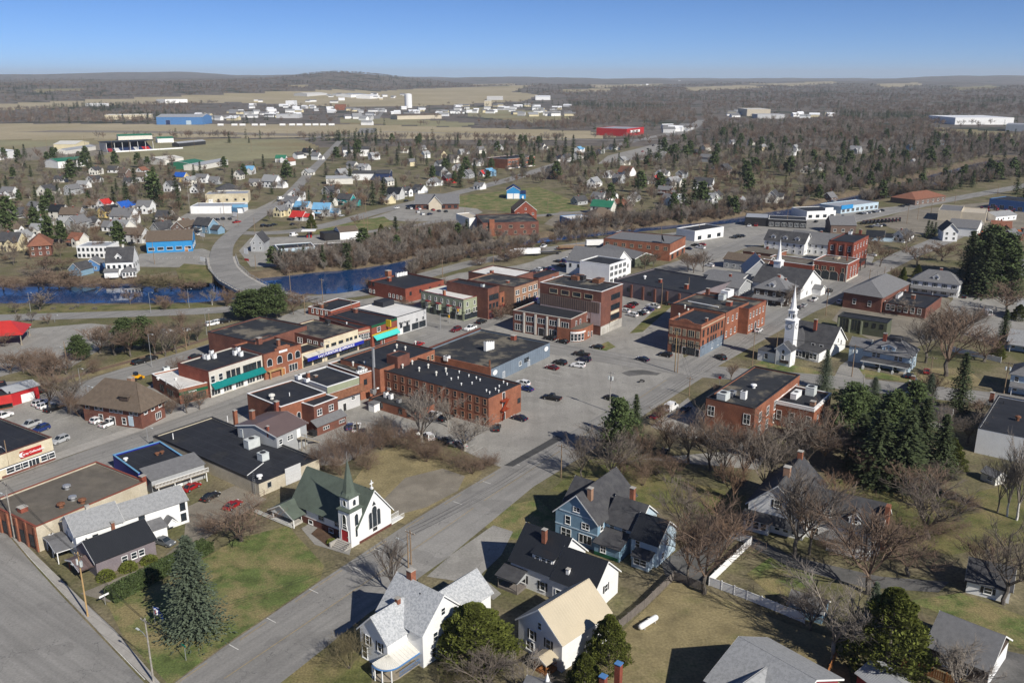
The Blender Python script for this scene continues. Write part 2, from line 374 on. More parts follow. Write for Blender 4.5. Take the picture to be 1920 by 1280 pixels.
# ------------------------------------------------------------------ buildings
class B:
 def __init__(s, name, label, cat, P0, P1, h, group=None, auto_px=None, ang=None, org=None):
  a, b = G(*P0, h), G(*P1, h); s.h = h
  s.ang = math.atan2(b.y - a.y, b.x - a.x) if ang is None else ang
  s.o = Vector((a.x, a.y, 0)) if org is None else org
  s.u = Vector((math.cos(s.ang), math.sin(s.ang), 0)); s.v = Vector((-s.u.y, s.u.x, 0))
  s.W = (b - a).dot(s.u)
  s.rt = root(name, s.o, s.ang, None if auto_px else label, cat, group)
  if auto_px: auto(s.rt, label, cat, *auto_px, group)
 def loc(s, px, py, z=0):
  p = G(px, py, z) - s.o; return p.dot(s.u), p.dot(s.v)
 def face(s, f, t, z, x0, y0, W, D, out=0.0):
  if f == 'R': return T4(x0 + t, y0 - out, z)
  if f == 'L': return T4(x0 - out, y0 + t, z, -math.pi / 2)
  if f == 'E': return T4(x0 + W + out, y0 + t, z, math.pi / 2)
  return T4(x0 + t, y0 + D + out, z, math.pi)
 def wins(s, spec, x0, y0, W, D):
  for q in spec:
   f, z, hh, ww, pos = q[:5]; st = q[5] if len(q) > 5 else 'sash'; fr = q[6] if len(q) > 6 else 'trim_white'
   ln = W if f in 'RK' else D
   if isinstance(pos, int): pos = [(i + .5) / pos for i in range(pos)]
   for p in pos:
    if st == 'door': door(s.rt, s.face(f, p * ln, z, x0, y0, W, D), ww, hh, fr)
    else: window(s.rt, s.face(f, p * ln, z, x0, y0, W, D), ww, hh, st, fr)
 def flat(s, x0, y0, W, D, h, wall, roof, par=.5, cop=None, win=(), z0=0.0, wallL=None, band=()):
  t = .3
  m = MB()
  O = [(x0, y0), (x0 + W, y0), (x0 + W, y0 + D), (x0, y0 + D)]
  I = [(x0 + t, y0 + t), (x0 + W - t, y0 + t), (x0 + W - t, y0 + D - t), (x0 + t, y0 + D - t)]
  m.add([(*p, z0) for p in O] + [(*p, h) for p in O] + [(*p, h) for p in I] + [(*p, h - par) for p in I],
    [(0, 1, 5, 4), (1, 2, 6, 5), (2, 3, 7, 6), (3, 0, 4, 7)] + [(4 + k, 4 + (k + 1) % 4, 8 + (k + 1) % 4, 8 + k) for k in range(4)] + [(8 + k, 8 + (k + 1) % 4, 12 + (k + 1) % 4, 12 + k) for k in range(4)])
  mats = [wall]
  if wallL: m.m[3] = 1; mats.append(wallL)
  build(m, 'wall', mats, s.rt)
  r = MB(); r.box(x0 + t - .01, y0 + t - .01, h - par - .25, x0 + W - t + .01, y0 + D - t + .01, h - par + .004); build(r, 'roof', roof, s.rt)
  if cop:
   c = MB(); e = .06
   for (ax, ay, bx, by) in ((x0 - e, y0 - e, x0 + W + e, y0 + t + e), (x0 - e, y0 + D - t - e, x0 + W + e, y0 + D + e), (x0 - e, y0 + t + e, x0 + t + e, y0 + D - t - e), (x0 + W - t - e, y0 + t + e, x0 + W + e, y0 + D - t - e)):
    c.box(ax, ay, h + .003, bx, by, h + .13)
   build(c, 'coping', cop, s.rt)
  for f, za, zb, k in band:                       # belt courses and shop fascias, a little proud
   c = MB(); q = .08
   if f == 'R': c.box(x0, y0 - q, za, x0 + W, y0 + .05, zb)
   elif f == 'L': c.box(x0 - q, y0, za, x0 + .05, y0 + D, zb)
   build(c, 'belt_course', k, s.rt)
  s.wins(win, x0, y0, W, D)
 def gable(s, x0, y0, W, D, h, ridge, rise, wall, roof, win=(), z0=0.0, over=.4, trim='trim_white'):
  m = MB(); r = MB(); f = MB(); tk = .14; e = over
  O = [(x0, y0), (x0 + W, y0), (x0 + W, y0 + D), (x0, y0 + D)]
  vs = [(*p, z0) for p in O] + [(*p, h) for p in O]; fs = [(0, 1, 5, 4), (1, 2, 6, 5), (2, 3, 7, 6), (3, 0, 4, 7)]
  def slab(q):
   n = Vector(q[1]) - Vector(q[0]); n = n.cross(Vector(q[2]) - Vector(q[0])).normalized()
   if n.z < 0: q = q[::-1]; n = -n
   k = len(q); vv = [Vector(p) + n * .02 for p in q] + [Vector(p) + n * (tk + .02) for p in q]
   r.add(vv, [tuple(range(k - 1, -1, -1)), tuple(range(k, 2 * k))] + [(i, (i + 1) % k, k + (i + 1) % k, k + i) for i in range(k)])
  if ridge == 'x':
   c = y0 + D / 2; vs += [(x0, c, h + rise), (x0 + W, c, h + rise)]; fs += [(3, 0, 4, 8, 7)[1:] if 0 else (4, 8, 7), (5, 6, 9)]
   dz = e * rise / (D / 2)
   slab([(x0 - e, y0 - e, h - dz), (x0 + W + e, y0 - e, h - dz), (x0 + W + e, c, h + rise), (x0 - e, c, h + rise)])
   slab([(x0 - e, y0 + D + e, h - dz), (x0 + W + e, y0 + D + e, h - dz), (x0 + W + e, c, h + rise), (x0 - e, c, h + rise)])
  elif ridge == 'y':
   c = x0 + W / 2; vs += [(c, y0, h + rise), (c, y0 + D, h + rise)]; fs += [(4, 5, 8), (6, 7, 9)]
   dz = e * rise / (W / 2)
   slab([(x0 - e, y0 - e, h - dz), (x0 - e, y0 + D + e, h - dz), (c, y0 + D + e, h + rise), (c, y0 - e, h + rise)])
   slab([(x0 + W + e, y0 - e, h - dz), (x0 + W + e, y0 + D + e, h - dz), (c, y0 + D + e, h + rise), (c, y0 - e, h + rise)])
  elif ridge == 'h':
   k = min(W, D) / 2; dz = e * rise / k
   A = (x0 - e, y0 - e, h - dz); Bq = (x0 + W + e, y0 - e, h - dz); Cq = (x0 + W + e, y0 + D + e, h - dz); Dq = (x0 - e, y0 + D + e, h - dz)
   if W >= D: p, q = (x0 + k, y0 + D / 2, h + rise), (x0 + W - k + .01, y0 + D / 2, h + rise); slab([A, Bq, q, p]); slab([Cq, Dq, p, q]); slab([Dq, A, p]); slab([Bq, Cq, q])
   else: p, q = (x0 + W / 2, y0 + k, h + rise), (x0 + W / 2, y0 + D - k + .01, h + rise); slab([Dq, A, p, q]); slab([Bq, Cq, q, p]); slab([A, Bq, p]); slab([Cq, Dq, q])
  elif ridge == 's':
   vs += [(x0, y0 + D, h + rise), (x0 + W, y0 + D, h + rise)]; fs = [(0, 1, 5, 4), (1, 2, 9, 5), (3, 0, 4, 8), (2, 3, 8, 9)]
   dz = e * rise / D
   slab([(x0 - e, y0 - e, h - dz), (x0 + W + e, y0 - e, h - dz), (x0 + W + e, y0 + D, h + rise), (x0 - e, y0 + D, h + rise)])
  m.add(vs, fs); build(m, 'wall', wall, s.rt); build(r, 'roof', roof, s.rt)
  if trim and ridge in 'xy' and ridge:            # rake boards on the gable ends
   ends = ((x0 - e - .03, x0 - e + .0), (x0 + W + e, x0 + W + e + .03)) if ridge == 'x' else ((y0 - e - .03, y0 - e), (y0 + D + e, y0 + D + e + .03))
   for a_, b_ in ends:
    f = MB()
    for sg in (-1, 1):
     if ridge == 'x':
      q = [(y0 + D / 2 + sg * (D / 2 + e), h - e * rise / (D / 2)), (y0 + D / 2, h + rise)]
      f.add([(a_, q[0][0], q[0][1] - .12), (a_, q[1][0], q[1][1] - .12), (a_, q[1][0], q[1][1] + .17), (a_, q[0][0], q[0][1] + .17), (b_, q[0][0], q[0][1] - .12), (b_, q[1][0], q[1][1] - .12), (b_, q[1][0], q[1][1] + .17), (b_, q[0][0], q[0][1] + .17)], [(0, 1, 2, 3), (4, 7, 6, 5), (0, 4, 5, 1), (3, 2, 6, 7), (0, 3, 7, 4)])
     else:
      q = [(x0 + W / 2 + sg * (W / 2 + e), h - e * rise / (W / 2)), (x0 + W / 2, h + rise)]
      f.add([(q[0][0], a_, q[0][1] - .12), (q[1][0], a_, q[1][1] - .12), (q[1][0], a_, q[1][1] + .17), (q[0][0], a_, q[0][1] + .17), (q[0][0], b_, q[0][1] - .12), (q[1][0], b_, q[1][1] - .12), (q[1][0], b_, q[1][1] + .17), (q[0][0], b_, q[0][1] + .17)], [(0, 1, 2, 3), (4, 7, 6, 5), (0, 4, 5, 1), (3, 2, 6, 7), (0, 3, 7, 4)])
    build(f, 'rake_trim', trim, s.rt)
  s.wins(win, x0, y0, W, D)
 def chimney(s, x, y, z, h=1.6, w_=.8, m='brick_red', cap='concrete'):
  a = MB(); a.box(x - w_ / 2, y - w_ / 2, z - 1.2, x + w_ / 2, y + w_ / 2, z + h); c = build(a, 'chimney', m, s.rt)
  a = MB(); a.box(x - w_ / 2 - .08, y - w_ / 2 - .08, z + h + .003, x + w_ / 2 + .08, y + w_ / 2 + .08, z + h + .12); build(a, 'cap', cap, c)
 def unit(s, x, y, z, sx=1.6, sy=1.4, sz=1.2, m='hvac'):
  a = MB(); a.box(x - sx / 2, y - sy / 2, z + .15, x + sx / 2, y + sy / 2, z + sz); a.box(x - sx / 2 - .05, y - sy / 2 - .05, z + sz + .003, x + sx / 2 + .05, y + sy / 2 + .05, z + sz + .08)
  o = build(a, 'rooftop_unit', m, s.rt)
  a = MB(); a.lathe([(min(sx, sy) * .36, z + sz + .083), (min(sx, sy) * .36, z + sz + .2)], 10, 0, (x, y)); build(a, 'fan', 'trim_dark', o)
  a = MB(); a.box(x - sx / 2 + .05, y - sy / 2 + .05, z - .05, x + sx / 2 - .05, y + sy / 2 - .05, z + .147); build(a, 'curb', 'galvanised', o)
 def vent(s, x, y, z, r=.22, h=.8, m='white_plain'):
  a = MB(); a.lathe([(r * .8, z - .1), (r * .8, z + h * .6), (r * 1.5, z + h * .62), (r * 1.4, z + h * .85), (r * .4, z + h)], 8, 0, (x, y)); build(a, 'roof_vent', m, s.rt)
 def pipe(s, x, y, z, h=1.0, r=.07, m='galvanised'):
  a = MB(); a.cyl((x, y, z - .1), (x, y, z + h), r, r, 6); build(a, 'vent_pipe', m, s.rt)
 def awning(s, f, t0, t1, z, dz, out, m, x0=0, y0=0, W=0, D=0):
  a = MB(); L = t1 - t0
  a.add([(0, -.06, z), (L, -.06, z), (L, -out, z - dz), (0, -out, z - dz), (0, -out, z - dz - .35), (L, -out, z - dz - .35), (0, -.06, z - .1), (L, -.06, z - .1), (0, -out + .05, z - dz - .1), (L, -out + .05, z - dz - .1)],
    [(3, 2, 1, 0), (4, 5, 2, 3), (6, 7, 9, 8)[::-1], (0, 3, 8, 6)[::-1], (1, 7, 9, 2)[::-1]])
  return build(a, 'awning', m, s.rt, s.face(f, t0, 0, x0, y0, W, D))
 def text(s, txt, f, t, z, size, m, out=.05, x0=0, y0=0, W=0, D=0, tilt=0.0, parent=None, name='lettering', bold=.02):
  cu = bpy.data.curves.new('t', 'FONT'); cu.body = txt; cu.size = size; cu.align_x = 'CENTER'; cu.align_y = 'CENTER'; cu.extrude = .02; cu.offset = bold
  tmp = bpy.data.objects.new('t', cu)
  me = bpy.data.meshes.new_from_object(tmp); me.name = name; bpy.data.objects.remove(tmp); bpy.data.curves.remove(cu)
  me.materials.clear(); me.materials.append(M(m))
  return ob(name, me, parent or s.rt, s.face(f, t, z, x0, y0, W, D, out) @ Matrix.Rotation(R(90) - tilt, 4, 'X'))
def dep(bd, P, h, x0=0.0, y0=0.0):
 return bd.loc(*P, h)[1] - y0

# ------------------------------------------------------------------ ground shapes from pixel outlines
def sheet(name, pts, z, m, kind='structure', px=True, label=None, cat=None, thick=0.0):
 ps = [G(*p, z) if px else Vector((p[0], p[1], z)) for p in pts]
 tris = geometry.tessellate_polygon([ps])
 mb = MB(); n = len(ps); fs = []
 for t in tris:
  a, b, c = (ps[i] for i in t)
  if (b - a).cross(c - a).z < 0: t = (t[0], t[2], t[1])
  fs.append(tuple(t))
 mb.add(ps, fs)
 if thick:
  lo = [p - Vector((0, 0, thick)) for p in ps]
  ar = sum(ps[i].x * ps[(i + 1) % n].y - ps[(i + 1) % n].x * ps[i].y for i in range(n))
  mb.add(ps + lo, [((i, n + i, n + (i + 1) % n, (i + 1) % n) if ar > 0 else (i, (i + 1) % n, n + (i + 1) % n, n + i)) for i in range(n)])
 o = build(mb, name, m)
 return tag(o, label, cat, None, kind)
def band(name, pts, w_, z, m, px=True, kind='structure', label=None, parent=None, z_at=None):
 ps = [G(*p, 0) if px else Vector((p[0], p[1], 0)) for p in pts]
 q = []
 for i in range(len(ps) - 1):                     # Catmull-Rom
  p0 = ps[max(i - 1, 0)]; p1 = ps[i]; p2 = ps[i + 1]; p3 = ps[min(i + 2, len(ps) - 1)]
  k = 8 if len(ps) > 2 else 1
  for j in range(k):
   t = j / k
   q.append(.5 * ((2 * p1) + (p2 - p0) * t + (2 * p0 - 5 * p1 + 4 * p2 - p3) * t * t + (3 * p1 - p0 - 3 * p2 + p3) * t ** 3))
 q.append(ps[-1]); vs = []; fs = []
 for i, p in enumerate(q):
  d = (q[min(i + 1, len(q) - 1)] - q[max(i - 1, 0)]).normalized(); nrm = Vector((-d.y, d.x, 0))
  hw = (w_[0] + (w_[1] - w_[0]) * i / (len(q) - 1)) / 2 if isinstance(w_, tuple) else w_ / 2
  zz = z_at(p.x, p.y) + z if z_at else z
  vs += [(p.x + nrm.x * hw, p.y + nrm.y * hw, zz), (p.x - nrm.x * hw, p.y - nrm.y * hw, zz)]
  if i: fs.append((2 * i - 2, 2 * i - 1, 2 * i + 1, 2 * i))
 o = build(MB().add(vs, fs), name, m, parent)
 if parent is None: tag(o, label, None, None, kind)
 return o


# ------------------------------------------------------------------ land
mat('asphalt', (.25, .241, .226), .9, .12, .12, 2.5, col2=(.285, .275, .258), lines=('crack', .16, (.1, .098, .095)), streak=(GU, 1.6, .65, (.18, .175, .165)))
mat('asphalt_across', (.25, .241, .226), .9, .12, .12, 2.5, col2=(.285, .275, .258), lines=('crack', .16, (.1, .098, .095)), streak=(GU + R(90), 1.6, .65, (.18, .175, .165)))
mat('asphalt_lot', (.3, .287, .262), .9, .14, .1, 2.0, col2=(.225, .215, .198), mix=(.5, .7), lines=('crack', .2, (.11, .105, .1)), streak=(GU + .6, 2.5, .5, (.235, .225, .205)))
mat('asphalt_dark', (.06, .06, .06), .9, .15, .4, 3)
mat('asphalt_patch', (.1, .098, .094), .9, .15, .4, 3, col2=(.14, .135, .13))
mat('gravel_lot', (.23, .205, .165), .95, .16, .25, 4, col2=(.17, .15, .12), mix=(.45, .65))
mat('sidewalk', (.36, .34, .31), .9, .1, .3, 3, seam=(1.8, .03, GU, 1), seamcol=(.24, .225, .2))
mat('paint_line', (.62, .61, .57), .8, .15, 1.2, 6)
mat('paint_yellow', (.33, .25, .12), .8, .2, 1.2, 6)
mat('lawn', (.1, .108, .034), .95, .36, .3, 3.0, col2=(.2, .165, .075), mix=(.42, .62), bump=.25)
mat('lawn_green', (.1, .13, .038), .95, .38, .35, 3.2, col2=(.23, .19, .09), mix=(.44, .6), bump=.25)
mat('lawn_dry', (.23, .19, .1), .95, .25, .2, 2.2, col2=(.1, .11, .035), mix=(.55, .75), bump=.25)
mat('ground_town', (.165, .14, .085), .95, .36, .12, 1.6, col2=(.11, .108, .045), mix=(.45, .62), bump=.2)
mat('field_tan', (.36, .305, .2), .95, .12, .008, .12, col2=(.32, .27, .16), mix=(.45, .6))
mat('field_green', (.25, .235, .135), .95, .16, .012, .2, col2=(.22, .18, .095), mix=(.45, .6))
mat('far_woods', (.13, .112, .095), .95, .25, .02, .08, col2=(.035, .044, .026), mix=(.53, .6))
mat('river_bank', (.13, .1, .065), .95, .3, .3, 2.5, bump=.3)
mat('railroad_bed', (.17, .12, .085), .95, .2, .5, 4)
mat('soil', (.09, .055, .035), .95, .25, .6, 4)

RIVER = [((-420, 556), 19), ((-150, 553), 19), ((60, 552), 19), ((230, 552), 19), ((380, 551), 19), ((455, 545), 20), ((540, 537), 21), ((620, 531), 25), ((685, 521), 20), ((760, 499), 8), ((850, 477), 6), ((950, 462), 6), ((1060, 447), 7), ((1200, 433), 7), ((1350, 420), 7), ((1450, 404), 9), ((1550, 388), 10), ((1650, 366), 12), ((1780, 330), 15), ((1880, 305), 18), ((2050, 288), 20)]
RV = np.array([[*G(*p, -2.6)[:2], w_] for p, w_ in RIVER])
def river_d(x, y):
 best = np.full(np.shape(x), 1e9)
 for i in range(len(RV) - 1):
  a, b = RV[i], RV[i + 1]; dx, dy = b[0] - a[0], b[1] - a[1]
  t = np.clip(((x - a[0]) * dx + (y - a[1]) * dy) / (dx * dx + dy * dy), 0, 1)
  best = np.minimum(best, np.hypot(x - a[0] - t * dx, y - a[1] - t * dy) - (a[2] + t * (b[2] - a[2])))
 return best
def ss(a, b, x):
 t = np.clip((x - a) / (b - a), 0, 1); return t * t * (3 - 2 * t)
def wav(x, y, s, k):
 return (np.sin(x / s + 1.3 * k) * np.cos(y / s * .83 + 2.1 * k) + .6 * np.sin(x / s * 1.9 + y / s * 1.3 + k) + .35 * np.cos(x / s * 3.7 - y / s * 2.9 + 4 * k)) / 1.95
def land(x, y):
 x = np.asarray(x, float); y = np.asarray(y, float)
 r = np.hypot(x, y); col = 960 + 1712 * x / np.maximum(y, r * .25 + 1)
 z = ss(2600, 6500, r) * (38 + 26 * wav(x, y, 950, 1) + 12 * wav(x, y, 420, 2))
 z += ss(3500, 4700, r) * (1 - ss(560, 760, col)) * (36 + 9 * wav(x, y, 700, 3))
 z += np.exp(-((col - 690) / 120) ** 2) * ss(5200, 6800, r) * (1 - ss(7400, 9500, r)) * 66
 z += np.exp(-((col - 600) / 90) ** 2) * ss(5600, 7000, r) * (1 - ss(7600, 9500, r)) * 22
 z += ss(9000, 13500, r) * (1 - ss(15000, 19000, r) * .6) * (52 + 46 * wav(x, y, 1900, 5))
 z += ss(1500, 2600, r) * 3 * wav(x, y, 300, 7)
 d = river_d(x, y)
 z = np.where((r < 1400) & (d < 7), -4.2 + (z + 4.2) * ss(-1, 7, d), z)
 return z
def lz(x, y): return float(land(x, y))

def GT(px, py):
 # photo pixel -> where its line of sight meets the land
 r = 300.0; a = G(px, py)
 if a.y < 0 or a.length < 2400: return a
 dx, dy = (px - 960) / F_PX, (640 - py) / F_PX; d = Vector((dx, CP + dy * SP, -SP + dy * CP)); h = math.hypot(d.x, d.y)
 while r < 14000 and CAM_H + d.z / h * r > lz(d.x / h * r, d.y / h * r): r *= 1.008
 return Vector((d.x / h * r, d.y / h * r, lz(d.x / h * r, d.y / h * r)))
def inpoly(px, py, poly):
 ins = np.zeros(np.shape(px), bool); n = len(poly)
 for i in range(n):
  x1, y1 = poly[i]; x2, y2 = poly[(i + 1) % n]
  if y1 == y2: continue
  c = ((y1 > py) != (y2 > py)) & (px < (x2 - x1) * (py - y1) / (y2 - y1) + x1); ins ^= c
 return ins
FIELDS = [  # open land far out, as seen in the photo (outline, material)
 ([(-900, 233), (130, 232), (290, 233), (640, 233), (800, 237), (1000, 243), (1210, 250), (1130, 259), (1000, 264), (800, 262), (600, 258), (300, 258), (160, 262), (0, 266), (-900, 272)], 1),
 ([(-900, 266), (0, 262), (560, 260), (600, 275), (560, 292), (440, 303), (300, 304), (170, 304), (60, 290), (-900, 300)], 2),
 ([(-900, 204), (0, 195), (230, 185), (480, 174), (640, 168), (760, 175), (900, 178), (860, 190), (640, 200), (440, 192), (300, 195), (140, 200), (0, 207), (-900, 214)], 1),
 ([(650, 176), (760, 168), (900, 163), (1000, 160), (960, 172), (1010, 178), (980, 190), (860, 196), (760, 200), (640, 200)], 1),
 ([(1285, 164), (1400, 160), (1440, 163), (1380, 168), (1290, 171)], 1), ([(1400, 158), (1560, 153), (1570, 156), (1480, 162)], 1),
 ([(1060, 168), (1150, 166), (1140, 172), (1050, 172)], 1), ([(1640, 158), (1720, 155), (1730, 160), (1660, 164)], 1), ([(1100, 160), (1240, 157), (1250, 161), (1120, 165)], 1), ([(1780, 165), (1860, 160), (1880, 164), (1800, 170)], 2), ([(880, 158), (960, 156), (970, 160), (890, 162)], 1), ([(60, 168), (160, 166), (150, 171), (70, 173)], 2), ([(540, 160), (580, 159), (575, 163), (545, 163)], 1),
 ([(1740, 238), (1860, 246), (1920, 250), (1920, 262), (1840, 262), (1750, 248)], 2),
 ([(640, 220), (760, 222), (900, 232), (860, 238), (700, 233), (640, 232)], 2), ([(870, 200), (1000, 208), (1080, 222), (1000, 230), (880, 218)], 2),
]
az = np.concatenate([np.arange(-180, -48, 4.0), np.arange(-48, 48.01, .2), np.arange(52, 180, 4.0)])
rr = np.concatenate([[20], np.arange(40, 330, 8.0), np.arange(330, 800, 3.0), 800 * 1.024 ** np.arange(0, 152)])
A_, R_ = np.meshgrid(np.radians(az), rr); gx, gy = R_ * np.sin(A_), R_ * np.cos(A_); gz = land(gx, gy)
na, nr = len(az), len(rr)
verts = np.stack([gx.ravel(), gy.ravel(), gz.ravel()], 1)
ii, jj = np.meshgrid(np.arange(nr - 1), np.arange(na), indexing='ij')
f0 = (ii * na + jj).ravel(); f1 = (ii * na + (jj + 1) % na).ravel(); f2 = ((ii + 1) * na + (jj + 1) % na).ravel(); f3 = ((ii + 1) * na + jj).ravel()
faces = np.stack([f0, f1, f2, f3], 1)
me = bpy.data.meshes.new('ground')
me.vertices.add(len(verts) + 1); me.vertices.foreach_set('co', np.vstack([verts, [[0, 0, 0]]]).ravel())
loops = np.concatenate([faces.ravel(), np.stack([np.full(na, len(verts)), (np.arange(na) + 1) % na, np.arange(na)], 1).ravel()])
me.loops.add(len(loops)); me.loops.foreach_set('vertex_index', loops)
st = np.concatenate([np.arange(len(faces)) * 4, len(faces) * 4 + np.arange(na) * 3]); tot = np.concatenate([np.full(len(faces), 4), np.full(na, 3)])
me.polygons.add(len(st)); me.polygons.foreach_set('loop_start', st); me.polygons.foreach_set('loop_total', tot)
for k in ('ground_town', 'field_tan', 'field_green', 'far_woods', 'river_bank'): me.materials.append(M(k))
cxyz = verts[faces].mean(1); cr = np.hypot(cxyz[:, 0], cxyz[:, 1])
dzc = cxyz[:, 1] * CP - (cxyz[:, 2] - CAM_H) * SP; dzc = np.where(dzc < 1, 1, dzc)
cpx = 960 + F_PX * cxyz[:, 0] / dzc; cpy = 640 - F_PX * (cxyz[:, 1] * SP + (cxyz[:, 2] - CAM_H) * CP) / dzc
mi = np.where(cr > 1250, 3, 0)
for poly, k in FIELDS: mi = np.where((cr > 650) & inpoly(cpx, cpy, poly), k, mi)
mi = np.where((cr < 1400) & (river_d(cxyz[:, 0], cxyz[:, 1]) < 9), 4, mi)
me.polygons.foreach_set('material_index', np.concatenate([mi, np.zeros(na, int)]).astype(np.int32))
me.polygons.foreach_set('use_smooth', np.ones(len(st), bool)); me.update(calc_edges=True)
# winding check
if me.polygons[len(faces) // 2].normal.z < 0: me.flip_normals()
tag(ob('ground', me), 'brown early spring ground of the town and the hills beyond', None, None, 'structure')

# water
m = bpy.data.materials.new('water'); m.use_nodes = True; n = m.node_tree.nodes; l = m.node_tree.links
b = n['Principled BSDF']; b.inputs['Base Color'].default_value = (.01, .045, .14, 1); b.inputs['Roughness'].default_value = .04; b.inputs['IOR'].default_value = 1.33; b.inputs['Specular IOR Level'].default_value = .9  # deep blue of the sky's reflection is put into the base colour
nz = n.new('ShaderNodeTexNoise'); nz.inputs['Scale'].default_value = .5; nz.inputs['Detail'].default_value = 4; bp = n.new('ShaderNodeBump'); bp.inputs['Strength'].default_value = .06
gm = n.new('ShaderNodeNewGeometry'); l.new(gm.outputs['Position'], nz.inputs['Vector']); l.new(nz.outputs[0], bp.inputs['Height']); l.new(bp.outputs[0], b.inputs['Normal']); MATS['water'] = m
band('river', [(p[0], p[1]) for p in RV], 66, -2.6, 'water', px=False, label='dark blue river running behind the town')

# ------------------------------------------------------------------ streets
def offs(pts, d):
 ps = [G(*p) for p in pts]; out = []
 for i, p in enumerate(ps):
  t = (ps[min(i + 1, len(ps) - 1)] - ps[max(i - 1, 0)]).normalized(); out.append((p.x - t.y * d, p.y + t.x * d))
 return out
MAIN = [(-160, 982), (-60, 948), (0, 926), (190, 856), (310, 813), (400, 780), (500, 742), (612, 701), (740, 660), (850, 622), (930, 595), (1010, 570), (1180, 525), (1300, 490), (1400, 455), (1500, 429), (1600, 408), (1750, 380), (1870, 358), (1990, 335)]
CHURCH2 = [(1290, 692), (1375, 645), (1450, 605), (1545, 556), (1625, 514), (1690, 482), (1745, 460), (1790, 440)]
CROSS = [(600, 560), (690, 582), (760, 602), (830, 620), (940, 638), (1050, 655), (1180, 676), (1300, 694), (1420, 704), (1525, 713), (1640, 724), (1780, 739), (1920, 755), (2050, 775)]
RIVERRD = [(-150, 600), (0, 596), (200, 590), (400, 582), (480, 572), (560, 563), (640, 555), (700, 545), (760, 527), (840, 505), (900, 490), (1000, 472), (1100, 457), (1200, 447), (1300, 435), (1400, 418)]
BRIDGE = [(640, 262), (605, 300), (586, 319), (538, 372), (502, 395), (455, 427), (424, 455), (415, 480), (420, 503), (440, 524), (475, 543), (520, 556), (580, 566)]
FORT = [(440, 436), (500, 437), (570, 431), (640, 416), (700, 399), (800, 375), (880, 356), (960, 335), (1060, 303), (1120, 283), (1200, 262), (1270, 248)]
band('main_street', MAIN, 13.5, .06, 'asphalt', label='main street between the shop rows')
band('sidewalk', offs(MAIN[:9], 9.0), 4.2, .16, 'sidewalk', px=False, label='concrete pavement on the far side of the main street')
band('sidewalk', offs(MAIN[:9], -9.0), 4.2, .16, 'sidewalk', px=False, label='concrete pavement on the near side of the main street')
band('sidewalk', offs(MAIN[10:13], 9.0), 4.0, .16, 'sidewalk', px=False, label='concrete pavement before the green shop building')
band('cross_street', CROSS, 12.5, .07, 'asphalt_across', label='cross street past the big parking lot')
band('far_church_street', CHURCH2, 13, .08, 'asphalt', label='street between the orange brick block and the second church')
band('river_road', RIVERRD, 10.5, .09, 'asphalt', label='road along the near river bank')
band('bridge_road', BRIDGE, (9, 13.5), .62, 'asphalt', label='curving road across the bridge', z_at=lambda x, y: 0)
band('fort_street', FORT, (12, 16), .05, 'asphalt', label='road rising to the right beyond the river')
band('east_street', [(590, 443), (680, 436), (770, 424), (850, 412), (960, 408), (1060, 400), (1110, 395)], 8, .055, 'asphalt', label='side road beyond the river')
band('back_street', [(120, 748), (180, 722), (250, 698), (340, 671), (400, 650), (440, 634)], 13, .05, 'asphalt', label='back street behind the shop row')
band('north_road', [(1262, 255), (1300, 238), (1315, 222), (1318, 205), (1306, 190)], 22, .1, 'asphalt', label='straight road into the woods')
band('field_road', [(560, 262), (700, 248), (900, 252), (1100, 262), (1270, 262)], 12, .1, 'asphalt', label='road across the open fields')
band('far_street', [(685, 250), (692, 238), (700, 222), (712, 208)], 30, .15, 'asphalt', label='street leading to the water tower')
band('runway', [(-300, 246), (200, 247), (500, 252), (700, 256)], 60, .1, 'gravel_lot', label='pale runway across the fields')
sheet('church_street', [(300, 1300), (420, 1212), (600, 1089), (760, 984), (950, 870), (1060, 815), (1200, 735), (1288, 690), (1320, 706), (1215, 773), (1120, 838), (1000, 912), (840, 1044), (690, 1150), (500, 1300)], .065, 'asphalt', label='street in front of the white church')
sheet('wide_street', [(-420, 940), (-60, 935), (0, 984), (50, 1044), (107, 1107), (180, 1184), (300, 1310), (-420, 1310)], .063, 'asphalt_across', label='wide street at the lower left')
sheet('sidewalk', [(-5, 962), (40, 1012), (74, 1046), (150, 1120), (215, 1180), (318, 1300), (302, 1300), (182, 1180), (110, 1103), (53, 1040), (-5, 978)], .15, 'sidewalk', label='pavement along the wide street')
